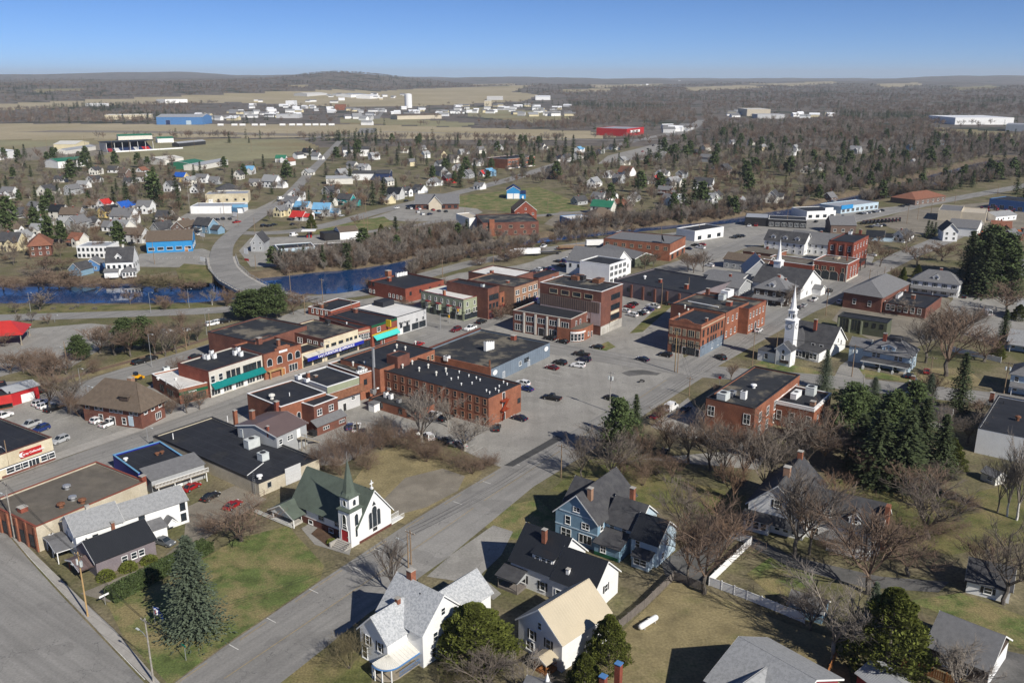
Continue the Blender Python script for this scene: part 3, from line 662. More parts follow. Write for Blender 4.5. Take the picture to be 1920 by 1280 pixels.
for nm, pts, mt, lb in [
 ('parking_lot', [(540, 830), (640, 742), (700, 700), (930, 690), (1031, 655), (1300, 692), (1215, 745), (1070, 830), (962, 884), (920, 868), (870, 845), (800, 812), (730, 822), (640, 872), (600, 872)], 'asphalt_lot', 'big parking lot behind the brick buildings'),
 ('parking_lot', [(-140, 760), (0, 716), (60, 712), (130, 742), (200, 775), (310, 795), (190, 834), (110, 860), (-140, 945)], 'asphalt_lot', 'parking lot left of the brown hip-roofed house'),
 ('parking_lot', [(-90, 640), (30, 618), (170, 606), (230, 612), (180, 660), (130, 690), (60, 690), (-90, 730)], 'asphalt_lot', 'parking lot by the red pavilion'),
 ('parking_lot', [(1075, 652), (1110, 640), (1170, 612), (1165, 535), (1260, 552), (1262, 600), (1250, 684)], 'asphalt_lot', 'parking lot behind the big brick block'),
 ('parking_lot', [(930, 520), (960, 500), (1030, 482), (1095, 470), (1070, 500), (1012, 526)], 'asphalt_lot', 'parking lot behind the tan brick shops'),
 ('parking_lot', [(250, 500), (262, 476), (380, 466), (398, 472), (398, 496), (330, 501)], 'asphalt_lot', 'parking lot before the blue shop'),
 ('parking_lot', [(330, 412), (350, 400), (480, 392), (520, 372), (470, 420), (420, 434), (340, 424)], 'asphalt_lot', 'parking lot before the white plaza'),
 ('parking_lot', [(448, 470), (470, 446), (590, 442), (650, 436), (700, 446), (680, 472), (610, 490), (520, 500), (470, 500)], 'asphalt_lot', 'filling station yard beyond the bridge'),
 ('parking_lot', [(690, 410), (760, 388), (890, 388), (905, 398), (860, 415), (760, 415)], 'asphalt_lot', 'parking lot before the long grey restaurant'),
 ('parking_lot', [(1290, 440), (1420, 415), (1700, 385), (1760, 382), (1600, 418), (1420, 462), (1290, 480)], 'asphalt_lot', 'shop forecourts along the main street'),
 ('parking_lot', [(1640, 415), (1700, 395), (1920, 372), (1920, 440), (1700, 440)], 'gravel_lot', 'dealer yard at the right'),
 ('parking_lot', [(1770, 582), (1800, 545), (1960, 560), (1960, 610), (1880, 655), (1800, 625)], 'asphalt_lot', 'parking lot right of the brick hall'),
 ('parking_lot', [(1500, 545), (1520, 525), (1600, 545), (1560, 566)], 'asphalt_lot', 'forecourt of the fire station'),
 ('parking_lot', [(1000, 488), (1110, 456), (1300, 436), (1310, 470), (1180, 500), (1080, 500)], 'asphalt_lot', 'truck yard beside the river road'),
 ('parking_lot', [(1185, 520), (1300, 480), (1450, 470), (1420, 500), (1380, 530), (1260, 530)], 'asphalt_lot', 'car park behind the long grey building'),
 ('parking_lot', [(1370, 845), (1220, 800), (1290, 745), (1300, 760), (1440, 850), (1420, 880), (1200, 860)], 'asphalt_lot', 'shaded lot behind the street trees'),
 ('parking_lot', [(1020, 420), (1050, 396), (1130, 398), (1060, 430)], 'gravel_lot', 'gravel yard beside the old mill'),
 ('parking_lot', [(0, 300), (30, 280), (150, 268), (200, 272), (200, 290), (100, 300)], 'gravel_lot', 'gravel fairground yard'),
 ('parking_lot', [(1240, 300), (1180, 300), (1120, 308), (1140, 292), (1230, 270), (1260, 275)], 'asphalt_lot', 'store parking lot up the road'),
 ('paving', [(395, 645), (560, 580), (700, 558), (860, 512), (1010, 492), (1170, 512), (1262, 548), (1285, 690), (1031, 660), (700, 705), (545, 835), (300, 815), (200, 775), (330, 690)], 'asphalt_lot', 'paved ground between the downtown buildings'),
 ('paving', [(1300, 690), (1270, 560), (1390, 492), (1560, 468), (1640, 480), (1620, 530), (1560, 570), (1470, 610)], 'asphalt_lot', 'paved ground round the fire station'),
 ('paving', [(1560, 600), (1590, 560), (1640, 525), (1780, 560), (1800, 620), (1720, 650), (1640, 640)], 'gravel_lot', 'worn ground round the brick library'),
 ('driveway', [(800, 1080), (845, 1040), (925, 984), (962, 996), (940, 1040), (900, 1078), (940, 1112), (925, 1124), (880, 1092)], 'asphalt_lot', 'paved apron beside the grey-roofed white house'),
 ('driveway', [(205, 1128), (150, 1112), (300, 1050), (345, 1010), (350, 950), (440, 910), (500, 935), (420, 985), (340, 1045)], 'gravel_lot', 'worn gravel driveway beside the hedge'),
 ('driveway', [(1250, 1085), (1240, 1055), (1300, 1010), (1370, 985), (1480, 1040), (1540, 1055), (1650, 1080), (1780, 1090), (1760, 1110), (1620, 1100), (1480, 1062), (1380, 1010), (1330, 1060), (1310, 1095)], 'asphalt_patch', 'drive past the white gabled houses'),
 ('driveway', [(1850, 1290), (1868, 1215), (1960, 1235), (1960, 1300)], 'asphalt_patch', 'drive beside the brown garage'),
 ('driveway', [(1565, 705), (1575, 685), (1600, 668), (1625, 660), (1660, 662), (1610, 690), (1625, 712)], 'asphalt_lot', 'drive of the blue house'),
 ('path', [(655, 1040), (590, 1020), (565, 990), (590, 975), (625, 1000), (660, 1022)], 'asphalt_lot', 'path to the church side door'),
 ('gravel_patch', [(720, 935), (760, 895), (830, 878), (872, 892), (858, 920), (800, 950), (745, 965)], 'gravel_lot', 'oval gravel patch beside the church'),
 ('dark_wedge', [(945, 872), (1044, 816), (1056, 822), (962, 874)], 'asphalt_dark', 'dark wedge of ground at the lot edge'),  # flat dark sheet laid along the lot edge
 ('asphalt_repair', [(1165, 699), (1180, 694), (1205, 693), (1240, 699), (1232, 703), (1205, 702), (1180, 705)], 'asphalt_patch', 'black patch on the parking lot'),
 ('lawn', [(200, 1130), (340, 1075), (440, 1010), (540, 985), (608, 1060), (600, 1086), (415, 1212), (318, 1284), (230, 1190)], 'lawn_green', 'corner lawn with the big spruce'),
 ('lawn', [(660, 905), (700, 850), (760, 832), (830, 850), (905, 885), (890, 900), (758, 982), (700, 960)], 'lawn_dry', 'grassy lot right of the church'),
 ('lawn', [(905, 985), (960, 945), (1010, 935), (1060, 985), (1000, 1010), (950, 1012)], 'lawn_green', 'lawn left of the blue house'),
 ('lawn', [(1030, 920), (1110, 858), (1180, 870), (1300, 905), (1400, 930), (1380, 965), (1260, 960), (1160, 930)], 'lawn', 'lawn behind the blue house'),
 ('lawn', [(1170, 1180), (1262, 1090), (1330, 1110), (1480, 1170), (1580, 1200), (1600, 1300), (1100, 1300)], 'lawn_dry', 'dry yard with the propane tank'),
 ('lawn', [(1400, 1075), (1450, 1040), (1530, 1080), (1500, 1130), (1440, 1110)], 'lawn_green', 'round lawn inside the white fence'),
 ('lawn', [(1560, 900), (1700, 890), (1800, 930), (1920, 900), (1960, 1010), (1780, 1040), (1640, 1000), (1560, 980)], 'lawn', 'yard below the tall evergreens'),
 ('lawn', [(1680, 1130), (1800, 1110), (1960, 1170), (1960, 1230), (1870, 1200), (1740, 1140)], 'lawn_green', 'lawn between the two garages'),
 ('lawn', [(510, 1290), (640, 1190), (690, 1230), (700, 1300)], 'lawn', 'lawn in front of the white house'),
 ('lawn', [(1400, 690), (1430, 676), (1520, 690), (1545, 700), (1500, 702)], 'lawn_green', 'grass strip before the second church'),
 ('lawn', [(1590, 690), (1640, 678), (1720, 700), (1715, 718), (1620, 706)], 'lawn_green', 'front lawn of the blue house'),
 ('lawn', [(1710, 715), (1740, 690), (1810, 690), (1850, 720), (1800, 730)], 'lawn_dry', 'lawn right of the blue house'),
 ('lawn', [(1180, 625), (1250, 560), (1262, 572), (1205, 622)], 'lawn', 'grass strip behind the big brick block'),
 ('lawn', [(1110, 652), (1140, 640), (1155, 650), (1130, 660)], 'lawn_green', 'patch of grass by the lot entrance'),
 ('lawn', [(-100, 588), (0, 575), (420, 568), (470, 562), (450, 574), (300, 584), (0, 590)], 'lawn', 'grassy near river bank'),
 ('lawn', [(570, 438), (640, 418), (720, 406), (740, 420), (700, 430), (620, 440)], 'lawn_green', 'green triangle between the roads'),
 ('lawn', [(840, 385), (860, 368), (1010, 350), (1060, 370), (1110, 395), (1000, 402), (900, 392)], 'lawn_green', 'green slope beyond the river'),
 ('lawn', [(330, 506), (345, 494), (396, 498), (398, 530), (340, 532)], 'lawn', 'grass bank beside the bridge'),
 ('lawn', [(1240, 440), (1300, 432), (1310, 440), (1250, 452)], 'lawn_green', 'grass by the river road'),
 ('lawn', [(40, 740), (150, 700), (260, 668), (390, 632), (400, 642), (300, 672), (160, 708), (60, 745)], 'lawn_dry', 'grass beside the rail track'),
 ('flower_bed', [(583, 1000), (600, 985), (648, 1012), (640, 1026), (615, 1024)], 'soil', 'mulched bed at the church path'),
]:
 SHN = globals().get('SHN', 0) + 1
 sheet(nm, pts, .0006 * SHN + {'lawn': .02, 'driveway': .035, 'parking_lot': .04, 'flower_bed': .09, 'path': .05, 'asphalt_repair': .05, 'dark_wedge': .07, 'paving': .012, 'gravel_patch': .03}.get(nm, .03), mt, label=lb)
band('railroad_track', [(20, 742), (130, 708), (220, 684), (320, 656), (400, 632)], 2.6, .09, 'railroad_bed', label='single rail track behind the back street')
for s in (-.72, .72): band('rail', offs([(20, 742), (130, 708), (220, 684), (320, 656), (400, 632)], s), .09, .2, 'rust', px=False, parent=bpy.data.objects['railroad_track'])
# painted lines
def dash(name, pts, w_, z, m, on, off, label, parent):
 ps = [G(*p) for p in pts]; mb = MB()
 for a, c in zip(ps, ps[1:]):
  d = c - a; L = d.length; d.normalize(); nn = Vector((-d.y, d.x, 0)) * w_ / 2; t = 0
  while t < L:
   e = min(t + on, L); q = [a + d * t - nn, a + d * e - nn, a + d * e + nn, a + d * t + nn]
   mb.add([(p.x, p.y, z) for p in q], [(0, 1, 2, 3)]); t += on + off
 build(mb, name, m, bpy.data.objects[parent])
dash('centre_line', [(420, 1272), (560, 1178), (720, 1068), (920, 930), (1080, 826), (1250, 712)], .14, .07, 'paint_yellow', 30, 4, 'yellow line', 'church_street')
dash('edge_line', [(330, 1282), (450, 1200), (600, 1096), (760, 990), (950, 875)], .15, .071, 'paint_yellow', 6, 7, 'line', 'church_street')
dash('edge_line', [(30, 1015), (60, 1050), (112, 1106), (184, 1182), (272, 1274)], .14, .068, 'paint_line', 40, 1, 'line', 'wide_street')
for a in [(430, 1208), (500, 1158), (580, 1104), (660, 1062), (700, 1028), (850, 940), (905, 902), (960, 868)]:
 p = G(*a); d = Vector((math.cos(GU - math.pi / 2), math.sin(GU - math.pi / 2), 0)); q = p + d * 2.4
 mb = MB(); nn = Vector((-d.y, d.x, 0)) * .07; mb.add([(v.x, v.y, .072) for v in (p - nn, q - nn, q + nn, p + nn)], [(0, 1, 2, 3)])
 build(mb, 'parking_mark', 'paint_line', bpy.data.objects['church_street'])
LOT0 = bpy.data.objects['parking_lot']
def stalls(p0, p1, n, ln, ang, lot, mt='paint_line'):
 a, c = G(*p0), G(*p1); d = Vector((math.cos(ang), math.sin(ang), 0)); nn = Vector((-d.y, d.x, 0)) * .045
 for i in range(n):
  p = a.lerp(c, i / (n - 1)); q = p + d * ln
  build(MB().add([(v.x, v.y, .05) for v in (p - nn, q - nn, q + nn, p + nn)], [(0, 1, 2, 3)]), 'parking_mark', mt, lot)
lots = [o for o in bpy.data.objects if o.name.startswith('parking_lot')]
stalls((860, 822), (905, 838), 4, 5, GU - math.pi, lots[0])
stalls((990, 722), (1085, 668), 9, 5, GU - math.pi / 2, lots[0])
stalls((232, 792), (150, 762), 7, 5, GU + math.pi, lots[1]); stalls((100, 790), (40, 765), 5, 5, GU, lots[1])
stalls((282, 484), (372, 481), 12, 5, R(-75), lots[5])
stalls((345, 412), (420, 410), 10, 5, R(-80), lots[6])

# the bridge
def bridge():
 pts = [(404, 497), (411, 507), (428, 521), (455, 537), (490, 551)]
 rt = root('road_bridge', G(440, 525), 0, 'low concrete road bridge curving over the river', 'bridge')
 inv = Matrix.Translation(-rt.location)
 cl = [G(*p) for p in [(415, 484), (420, 503), (440, 524), (475, 543), (505, 552)]]
 q = []
 for i in range(len(cl) - 1):
  for j in range(6): q.append(cl[i].lerp(cl[i + 1], j / 6))
 q.append(cl[-1])
 dk = MB(); L = []; Rr = []
 for i, p in enumerate(q):
  d = (q[min(i + 1, len(q) - 1)] - q[max(i - 1, 0)]).normalized(); nn = Vector((-d.y, d.x, 0))
  L.append(p + nn * 7.4); Rr.append(p - nn * 7.4)
 for i in range(len(q) - 1):
  a, b_, c, d = L[i], Rr[i], Rr[i + 1], L[i + 1]
  dk.add([inv @ Vector((v.x, v.y, z)) for z in (-1.0, .6) for v in (a, b_, c, d)], [(0, 1, 2, 3)[::-1], (4, 5, 6, 7), (0, 4, 7, 3), (1, 2, 6, 5)])
 build(dk, 'deck', 'concrete', rt)
 for side in (L, Rr):
  rl = MB()
  for i in range(len(side) - 1):
   a, c = side[i], side[i + 1]
   for zz in (.95, 1.35): rl.cyl(inv @ Vector((a.x, a.y, .6 + zz - .3)), inv @ Vector((c.x, c.y, .6 + zz - .3)), .07, .07, 4)
  build(rl, 'railing', 'galvanised', rt)
  for i in range(len(side)):
   po = MB(); a = inv @ Vector((side[i].x, side[i].y, .6)); po.box(a.x - .1, a.y - .1, .6, a.x + .1, a.y + .1, 1.75); build(po, 'post', 'concrete', rt)
 for i in (7, 13):
  pi = MB(); a = inv @ q[i]; pi.box(a.x - 6, a.y - .8, -5, a.x + 6, a.y + .8, -1.0); build(pi, 'pier', 'concrete', rt)
bridge()


# ------------------------------------------------------------------ downtown blocks
def bl(name, label, P0, P1, C, yb, wall, roof, par=.5, cop=None, win=(), band=(), cat='building', wallL=None, group=None):
 h = hgt(*P0, yb) if yb > 60 else yb
 b = B(name, label, cat, P0, P1, h, group)
 if isinstance(C, (int, float)): D = C
 else: D = b.loc(*C, h)[1]
 b.D = D; b.flat(0, 0, b.W, D, h, wall, roof, par, cop, win, wallL=wallL, band=band)
 return b
NW = ('sash', 'trim_white'); DK = ('sash', 'trim_dark')
# brown-orange three storey brick block with fire escape
b = bl('brick_hotel', 'long orange brick three-storey block with dark flat roof and fire escape', (916, 746.6), (977, 719), (716, 691.6), 801, 'brick_orange', 'roof_membrane', .35, 'trim_dark',
  win=[('L', z, 1.55, 1.0, [.03, .095, .16, .225, .29, .36, .43, .5, .57, .64, .71, .78, .85, .92], 'sash', 'brick_tan') for z in (1.0, 3.7, 6.3)] + [('R', 6.1, 2.0, 1.0, [.45], 'door', 'trim_dark'), ('R', 3.4, 2.0, 1.0, [.45], 'door', 'trim_dark'), ('R', .1, 2.1, 1.1, [.45], 'door', 'trim_dark'), ('R', 3.1, 1.2, 1.2, [.93], 'sash', 'trim_dark')])
zr = b.h - .35
for px, py in [(865, 722), (838, 703), (846, 712), (861, 699), (879, 706), (885, 720), (859, 710), (929, 731), (936, 726), (944, 718), (951, 722), (912, 734), (918, 738), (893, 710), (900, 714), (935, 735)]: b.vent(*b.loc(px, py, zr), zr, .16, .75)
for px, py in [(755, 690), (773, 683), (786, 696), (803, 690), (818, 704), (836, 697)]: b.vent(*b.loc(px, py, zr), zr, .25, 1.4, 'offwhite')
e = MB(); x = b.W * .45
for z in (3.3, 6.0):
 e.box(x - 1.7, -1.25, z, x + 1.3, -.05, z + .08)
 for q in (x - 1.7, x - .2, x + 1.3): e.box(q - .03, -1.25, z + .08, q + .03, -1.19, z + 1.0)
 e.box(x - 1.7, -1.25, z + .95, x + 1.3, -1.19, z + 1.0)
e.add([(x - 1.7, -1.2, 3.38), (x - 1.7, -.6, 3.38), (x + .8, -.6, 6.0), (x + .8, -1.2, 6.0), (x - 1.7, -1.2, 3.22), (x - 1.7, -.6, 3.22), (x + .8, -.6, 5.84), (x + .8, -1.2, 5.84)], [(0, 3, 2, 1), (4, 5, 6, 7), (0, 4, 7, 3), (1, 2, 6, 5)])
e.add([(x - 1.9, -1.2, .6), (x - 1.9, -.6, .6), (x - 1.2, -.6, 3.2), (x - 1.2, -1.2, 3.2)], [(0, 1, 2, 3), (3, 2, 1, 0)])
build(e, 'fire_escape', 'fire_escape', b.rt)
b.flat(b.W * .3, b.D * .93, b.W * .35, 4.5, b.h + 3.2, 'brick_brown', 'roof_membrane', .2, z0=zr)
# its wing to the main street
b = bl('brick_hotel_wing', 'flat-roofed brick wing joining the orange brick block to the main street', (712, 692), (815, 655), (640, 672), 9.2, 'brick_orange', 'roof_membrane', .35, 'trim_dark', win=[('R', 6.3, 1.4, 1.0, [.87, .95], 'sash', 'trim_tan')])
zr = b.h - .35
for px, py in [(744, 652), (760, 656), (740, 663), (700, 673), (684, 684), (662, 685), (779, 646)]: b.vent(*b.loc(px, py, zr), zr, .25, 1.3, 'offwhite')
b = bl('brick_back_block', 'low brick block with metal flue and rooftop units behind the main street', (674, 702), (714, 690), (612, 682), 8.0, 'brick_orange', 'roof_membrane_worn', .35, 'trim_white', win=[('R', 4.6, 1.4, 1.0, [.25, .85], 'sash', 'trim_dark'), ('R', 1.6, 1.4, 1.0, [.85], 'sash', 'trim_dark')])
b.unit(*b.loc(683, 692, 7.6), 7.6, 3.2, 2, 1.0)
b.pipe(b.W * .6, -.8, 0, 15, .45)
for i in range(6): b.unit(b.W * .12 + i * .9, 2.0, 7.6, .7, .7, .8, 'white_plain')
b = bl('brick_annex', 'one-storey brick annex with ducts and condensers on its roof', (777.5, 772), (816, 756), (690, 746), 789, 'brick_orange', 'roof_membrane_worn', .3, 'trim_dark', win=[('L', 1.0, 1.3, 1.1, [.12, .3, .72], 'sash', 'trim_dark')])
zr = b.h - .3
for px, py in [(724, 745), (733, 748)]: b.unit(*b.loc(px, py, zr), zr, 1.1, 1.0, 1.5, 'white_plain')
b.unit(*b.loc(735, 731, zr), zr, 2.6, 1.4, 1.0); b.unit(*b.loc(748, 754, zr), zr, 1.2, 1.1, .9, 'galvanised'); b.unit(*b.loc(700, 737, zr), zr, 1.4, 1.2, 1.2, 'galvanised')
d = MB(); x, y = b.loc(706, 733, zr); d.cyl((x, y, zr + .8), (x + 4.5, y - 1.5, zr + .8), .35, .35, 8); d.cyl((x + 4.5, y - 1.5, zr + 1.0), (x + 4.5, y - 1.5, zr - .1), .35, .35, 8); build(d, 'duct', 'galvanised', b.rt)
# grey warehouse
h = hgt(1031, 642, 668); b = B('grey_warehouse', 'large low warehouse with patchy dark roof and blue-grey metal side', 'building', (920.6, 692), (1031, 642), h)
D = b.loc(901, 617, h)[1]; W = b.W
b.flat(0, 0, W, D, h, 'warehouse_grey', 'roof_membrane_worn', .45, 'trim_dark', win=[('R', 2.2, 1.1, 2.4, [.58], 'plain', 'trim_dark'), ('R', 1.8, 1.2, 1.2, [.47], 'sash', 'trim_white'), ('R', .1, 2.1, 1.0, [.2, .62], 'door', 'grey_metal')])
for i in range(1, 26):
 p = MB(); p.box(W * i / 26 - .04, -.05, .2, W * i / 26 + .04, .02, h - .1); build(p, 'siding_rib', 'warehouse_grey', b.rt)
zr = h - .45
for i in range(4): b.unit(*b.loc(911 + i * 4.0, 658 - i * 1.2, zr), zr, 1.0, 1.0, 3.2 - .2 * i, 'white_plain')
b.unit(*b.loc(838, 676, zr), zr, 1.6, 1.6, 1.5, 'white_plain'); b.chimney(*b.loc(963, 637, zr), zr, 1.6, 1.5, 'brick_red'); b.pipe(*b.loc(918, 688, zr), zr, 2.2, .3, 'rust')
for t in (.06, .93): p = MB(); p.lathe([(1.0, 0), (1.0, .06)], 14); build(p, 'round_sign', 'white_plain', b.rt, b.face('R', W * t, h - 1.6, 0, 0, W, D, .07) @ Matrix.Rotation(R(90), 4, 'X') @ Matrix.Diagonal((1.2, .8, 1, 1)))
c = MB(); c.box(-.05, D - .2, 2.6, W + .1, D + .25, h + .55); build(c, 'street_parapet', 'brick_dark', b.rt)
c = MB(); c.box(-.25, 0, 2.4, .12, D - .25, h + .5); build(c, 'street_parapet', 'brick_orange', b.rt)

# ---- main street, far side, left to right
b = bl('low_brick_shop', 'low orange brick shop with white roof and green sign', (335, 730), (389, 717), (265, 705), 758, 'brick_orange', 'roof_white', .4, 'trim_white',
  win=[('L', 1.1, 1.8, 1.0, [.25, .33, .41, .6, .68], 'sash', 'trim_dark'), ('R', .5, 1.9, 2.6, [.3, .75], 'store', 'awning_green')], band=[('R', 2.7, 3.6, 'awning_green')])
b.unit(*b.loc(312, 696, b.h - .4), b.h - .4, 1.8, 1.2, 1.3); b.pipe(*b.loc(312, 720, b.h - .4), b.h - .4, 1.4, .12); b.vent(*b.loc(330, 712, b.h - .4), b.h - .4, .3, .7); b.vent(*b.loc(297, 711, b.h - .4), b.h - .4, .4, .7)
b.text('Treasure', 'R', b.W * .45, 3.15, .7, 'text_white', out=.1)
h = hgt(391, 697, 746)
b = bl('teal_awning_building', 'pale stone two-storey shop building with long dark teal awning', (391, 697), (492, 665), (335, 680), h, 'stone_light', 'roof_membrane', .4, 'brick_dark', wallL='brick_red',
  win=[('R', h - 3.6, 2.0, 1.3, [.06, .2], 'sash', 'trim_white'), ('R', h - 3.6, 2.0, 1.3, [.34, .43, .52, .65, .71, .77, .83, .92], 'sash', 'trim_dark'), ('R', .6, 2.0, 3.0, [.09, .3, .52, .74, .92], 'store', 'trim_white'), ('R', .1, 2.2, 1.1, [.2, .42, .64], 'door', 'trim_white')])
b.awning('R', .3, b.W - .3, 4.4, 1.3, 1.7, 'awning_teal')
zr = h - .4
for px, py in [(390, 674), (397, 666), (402, 672), (385, 673), (441, 666), (452, 668), (447, 660)]: b.unit(*b.loc(px, py, zr), zr, 1.1, 1.0, 1.5, 'white_plain')
b = bl('arched_brick_block', 'orange brick shop with stepped parapet, white datestone and arched white windows', (494, 665), (564, 645), (432, 648), 713, 'brick_orange', 'roof_membrane', .5, 'brick_dark')
h = b.h; b.wins([('R', h - 4.2, 2.4, 1.9, [.14, .4, .68, .89], 'arch', 'trim_white'), ('R', .5, 2.2, 3.2, [.75], 'store', 'trim_white'), ('R', .1, 2.2, 1.2, [.48], 'door', 'wood_orange')], 0, 0, b.W, b.D)
s_ = MB(); W = b.W; s_.box(W * .3, -.02, h + .14, W * .7, .35, h + .8); s_.box(W * .36, -.02, h + .803, W * .64, .35, h + 1.2); build(s_, 'parapet_step', 'brick_orange', b.rt)
s_ = MB(); s_.box(W * .4, -.1, h - .9, W * .62, -.02, h - .2); build(s_, 'datestone', 'white_plain', b.rt)
s_ = MB(); s_.box(W * .05, -1.2, 2.6, W * .42, 0, 2.9); s_.box(W * .08, -1.1, 0, W * .1, -.9, 2.6); s_.box(W * .38, -1.1, 0, W * .4, -.9, 2.6); build(s_, 'wood_porch', 'wood_new', b.rt)
b.chimney(*b.loc(486, 642, h), h, 1.6, 1.5, 'brick_brown'); b.chimney(*b.loc(522, 645, h), h, 1.5, .9, 'brick_orange')
b = bl('brick_hall_behind', 'large brown brick block with worn dark roof behind the shop row', (478, 641), (575, 610), (399, 619), 8.8, 'brick_brown', 'roof_membrane_worn', .4, 'trim_dark')
b = bl('cream_shop', 'single-storey cream shop front next to the furniture store', (564, 663), (607, 650), (532, 655), 5.2, 'render_cream', 'roof_membrane', .5, 'brick_dark', win=[('R', .4, 2.2, 3.4, [.25, .7], 'store', 'trim_dark')])
h = hgt(607, 637, 678)
b = bl('furniture_store', 'cream two-storey furniture store with long blue lettered awning', (607, 637), (671, 617), (524, 617), h, 'render_cream', 'roof_membrane_worn', .35, 'brick_dark', wallL='brick_brown',
  win=[('R', h - 3.6, 1.5, 1.1, [.09, .24, .3, .45, .5, .67, .78, .92], 'sash', 'trim_dark'), ('R', .4, 2.2, 4.0, [.2, .55, .82], 'store', 'trim_dark'), ('L', 4.6, 1.8, .9, [.04, .16, .2, .3, .34, .5, .56, .7, .76], 'sash', 'trim_white')])
t0 = b.loc(564, 663, 5.2)[0]
aw = b.awning('R', t0 + .6, b.W + .6, 4.5, .55, 1.9, 'stone_light'); c = MB(); c.box(t0 + .6, -2.0, 2.75, b.W + .6, -1.915, 3.92); build(c, 'awning_fascia', 'awning_blue', b.rt)
b.text("Cary's FURNITURE @ APPLIANCE", 'R', (t0 + b.W) / 2 + .5, 3.33, 1.12, 'text_white', out=2.03, bold=.02)
b.unit(*b.loc(615, 606, h), h - .3, 1.4, 1.4, 1.4, 'trim_dark'); b.vent(*b.loc(650, 606, h), h - .3, .2, .8)
b = bl('small_brick_shop', 'narrow red brick shop front with paired white windows beside the furniture store', (671.4, 617), (696, 611), (590, 596), h, 'brick_red', 'roof_membrane', .35, 'brick_dark',
  win=[('R', h - 4.1, 2.0, 1.3, [.12, .28, .5, .66, .86], 'sash', 'trim_white'), ('R', .4, 2.4, 3.0, [.3, .75], 'store', 'trim_dark')], band=[('R', h - 1.7, h - .9, 'trim_tan')])
b = bl('aqua_awning_shop', 'red brick shop with green cornice, bright aqua awning and yellow sign', (696.4, 611), (744, 596), (617, 590), h + .3, 'brick_red', 'roof_membrane', .35, 'trim_dark', band=[('R', h - .5, h + .35, 'awning_green'), ('R', 4.2, 4.6, 'sign_yellow')],
  win=[('R', 5.2, 1.5, 1.6, [.27], 'sash', 'trim_white'), ('R', .4, 2.2, 2.6, [.2], 'store', 'trim_dark'), ('R', .1, 2.2, 1.1, [.42], 'door', 'brown_dark')])
b.awning('R', .6, b.W - .1, 4.1, 1.1, 1.6, 'awning_aqua')
s_ = MB(); s_.box(b.W * .55, -2.2, 6.2, b.W * .59, -.1, 8.6); build(s_, 'projecting_sign', 'sign_yellow', b.rt)
b.chimney(*b.loc(667, 586, h), h, 1.5, 1.2, 'brick_brown')
b = bl('white_roofed_block', 'light grey corner building with bright white roof', (744.5, 595), (799, 579), (671, 576), 629, 'paint_grey', 'roof_white', .4, 'trim_dark')
h = b.h; b.wins([('R', h - 4.2, 1.3, .9, [.12, .33], 'sash', 'trim_dark'), ('R', h - 3.6, 1.0, 1.0, [.66, .88], 'sash', 'paint_grey'), ('R', .5, 2.2, 3.4, [.3, .6, .85], 'store', 'trim_dark'), ('R', .1, 2.2, 1.1, [.12], 'door', 'trim_white')], 0, 0, b.W, b.D)
b.text('Blind Factory', 'R', b.W * .24, 4.3, 1.1, 'text_black', out=.06)
u_ = MB(); x, y = b.loc(720, 570, h); u_.box(x - 3, y - 2.5, h - .4, x + 3, y + 2.5, h + 1.6); build(u_, 'stair_housing', 'roof_membrane', b.rt)
b = bl('small_brick_behind', 'small red brick building with black roof behind the white-roofed block', (620, 583), (675, 566), (582, 574), 597, 'brick_red', 'roof_membrane', .4, 'white_plain', win=[('L', 1.0, 1.6, .9, [.2, .4, .6, .8], 'sash', 'trim_white')])
b.chimney(*b.loc(603, 576, b.h), b.h, 1.2, 1.1, 'brick_orange')
# ---- beyond the crossing
b = bl('river_brick_block', 'wide red brick building with dark roof near the river bend', (760, 542), (832, 525), (675, 530), 568, 'brick_red', 'roof_membrane', .5, 'brick_dark', win=[('L', 1.2, 1.4, 1.0, [.12, .22, .32, .42, .85, .95], 'sash', 'trim_white'), ('L', 4.6, 1.4, 1.0, [.85, .95], 'sash', 'trim_dark'), ('R', 3, 1.3, 1, 4, 'sash', 'trim_dark')])
zr = b.h - .5; b.chimney(*b.loc(730, 527, zr), zr, 1.6, 1.4, 'brick_red'); b.chimney(*b.loc(728, 513, zr), zr, 1.4, 2.2, 'brick_orange')
for i in range(4): b.unit(*b.loc(745 + i * 5, 519 - i, zr), zr, 1.4, 1.2, 1.6, 'white_plain')
h = hgt(869, 562, 602)
b = bl('green_corner_building', 'green clapboard three-storey corner building with white roof and bay windows', (869, 562), (914, 550), (784, 546), h, 'green_siding', 'roof_white', .35, 'maroon',
  win=[('R', h - 2.9, 1.5, .9, [.15, .45, .63, .82, .95], 'sash', 'trim_white'), ('R', h - 5.8, 1.6, .9, [.12, .22, .42, .52, .62, .85, .95], 'sash', 'trim_white'), ('R', .5, 2.2, 2.6, [.12, .32, .52, .72, .9], 'store', 'trim_dark'), ('L', h - 2.9, 1.5, .9, 7, 'sash', 'trim_white'), ('L', h - 5.8, 1.7, .9, [.08, .12, .3, .34, .55, .59, .8, .84], 'sash', 'trim_white'), ('L', .6, 2.0, 2.0, 6, 'store', 'trim_dark')], band=[('R', 3.2, 3.6, 'olive_dark'), ('L', 3.2, 3.6, 'olive_dark')])
for t in (.1, .32, .57, .82):
 q = MB(); q.prism([(0, 0), (.5, -.9), (2.1, -.9), (2.6, 0)], h - 6.1, h - 3.6); q.prism([(-.15, 0), (.45, -1.05), (2.15, -1.05), (2.75, 0)], h - 3.597, h - 3.35, 1); bw = build(q, 'bay', ['green_siding', 'maroon'], b.rt, b.face('L', b.D * t + 1.3, 0, 0, 0, b.W, b.D))
 window(bw, T4(1.3, -.9, h - 5.8), .9, 1.7, 'sash')
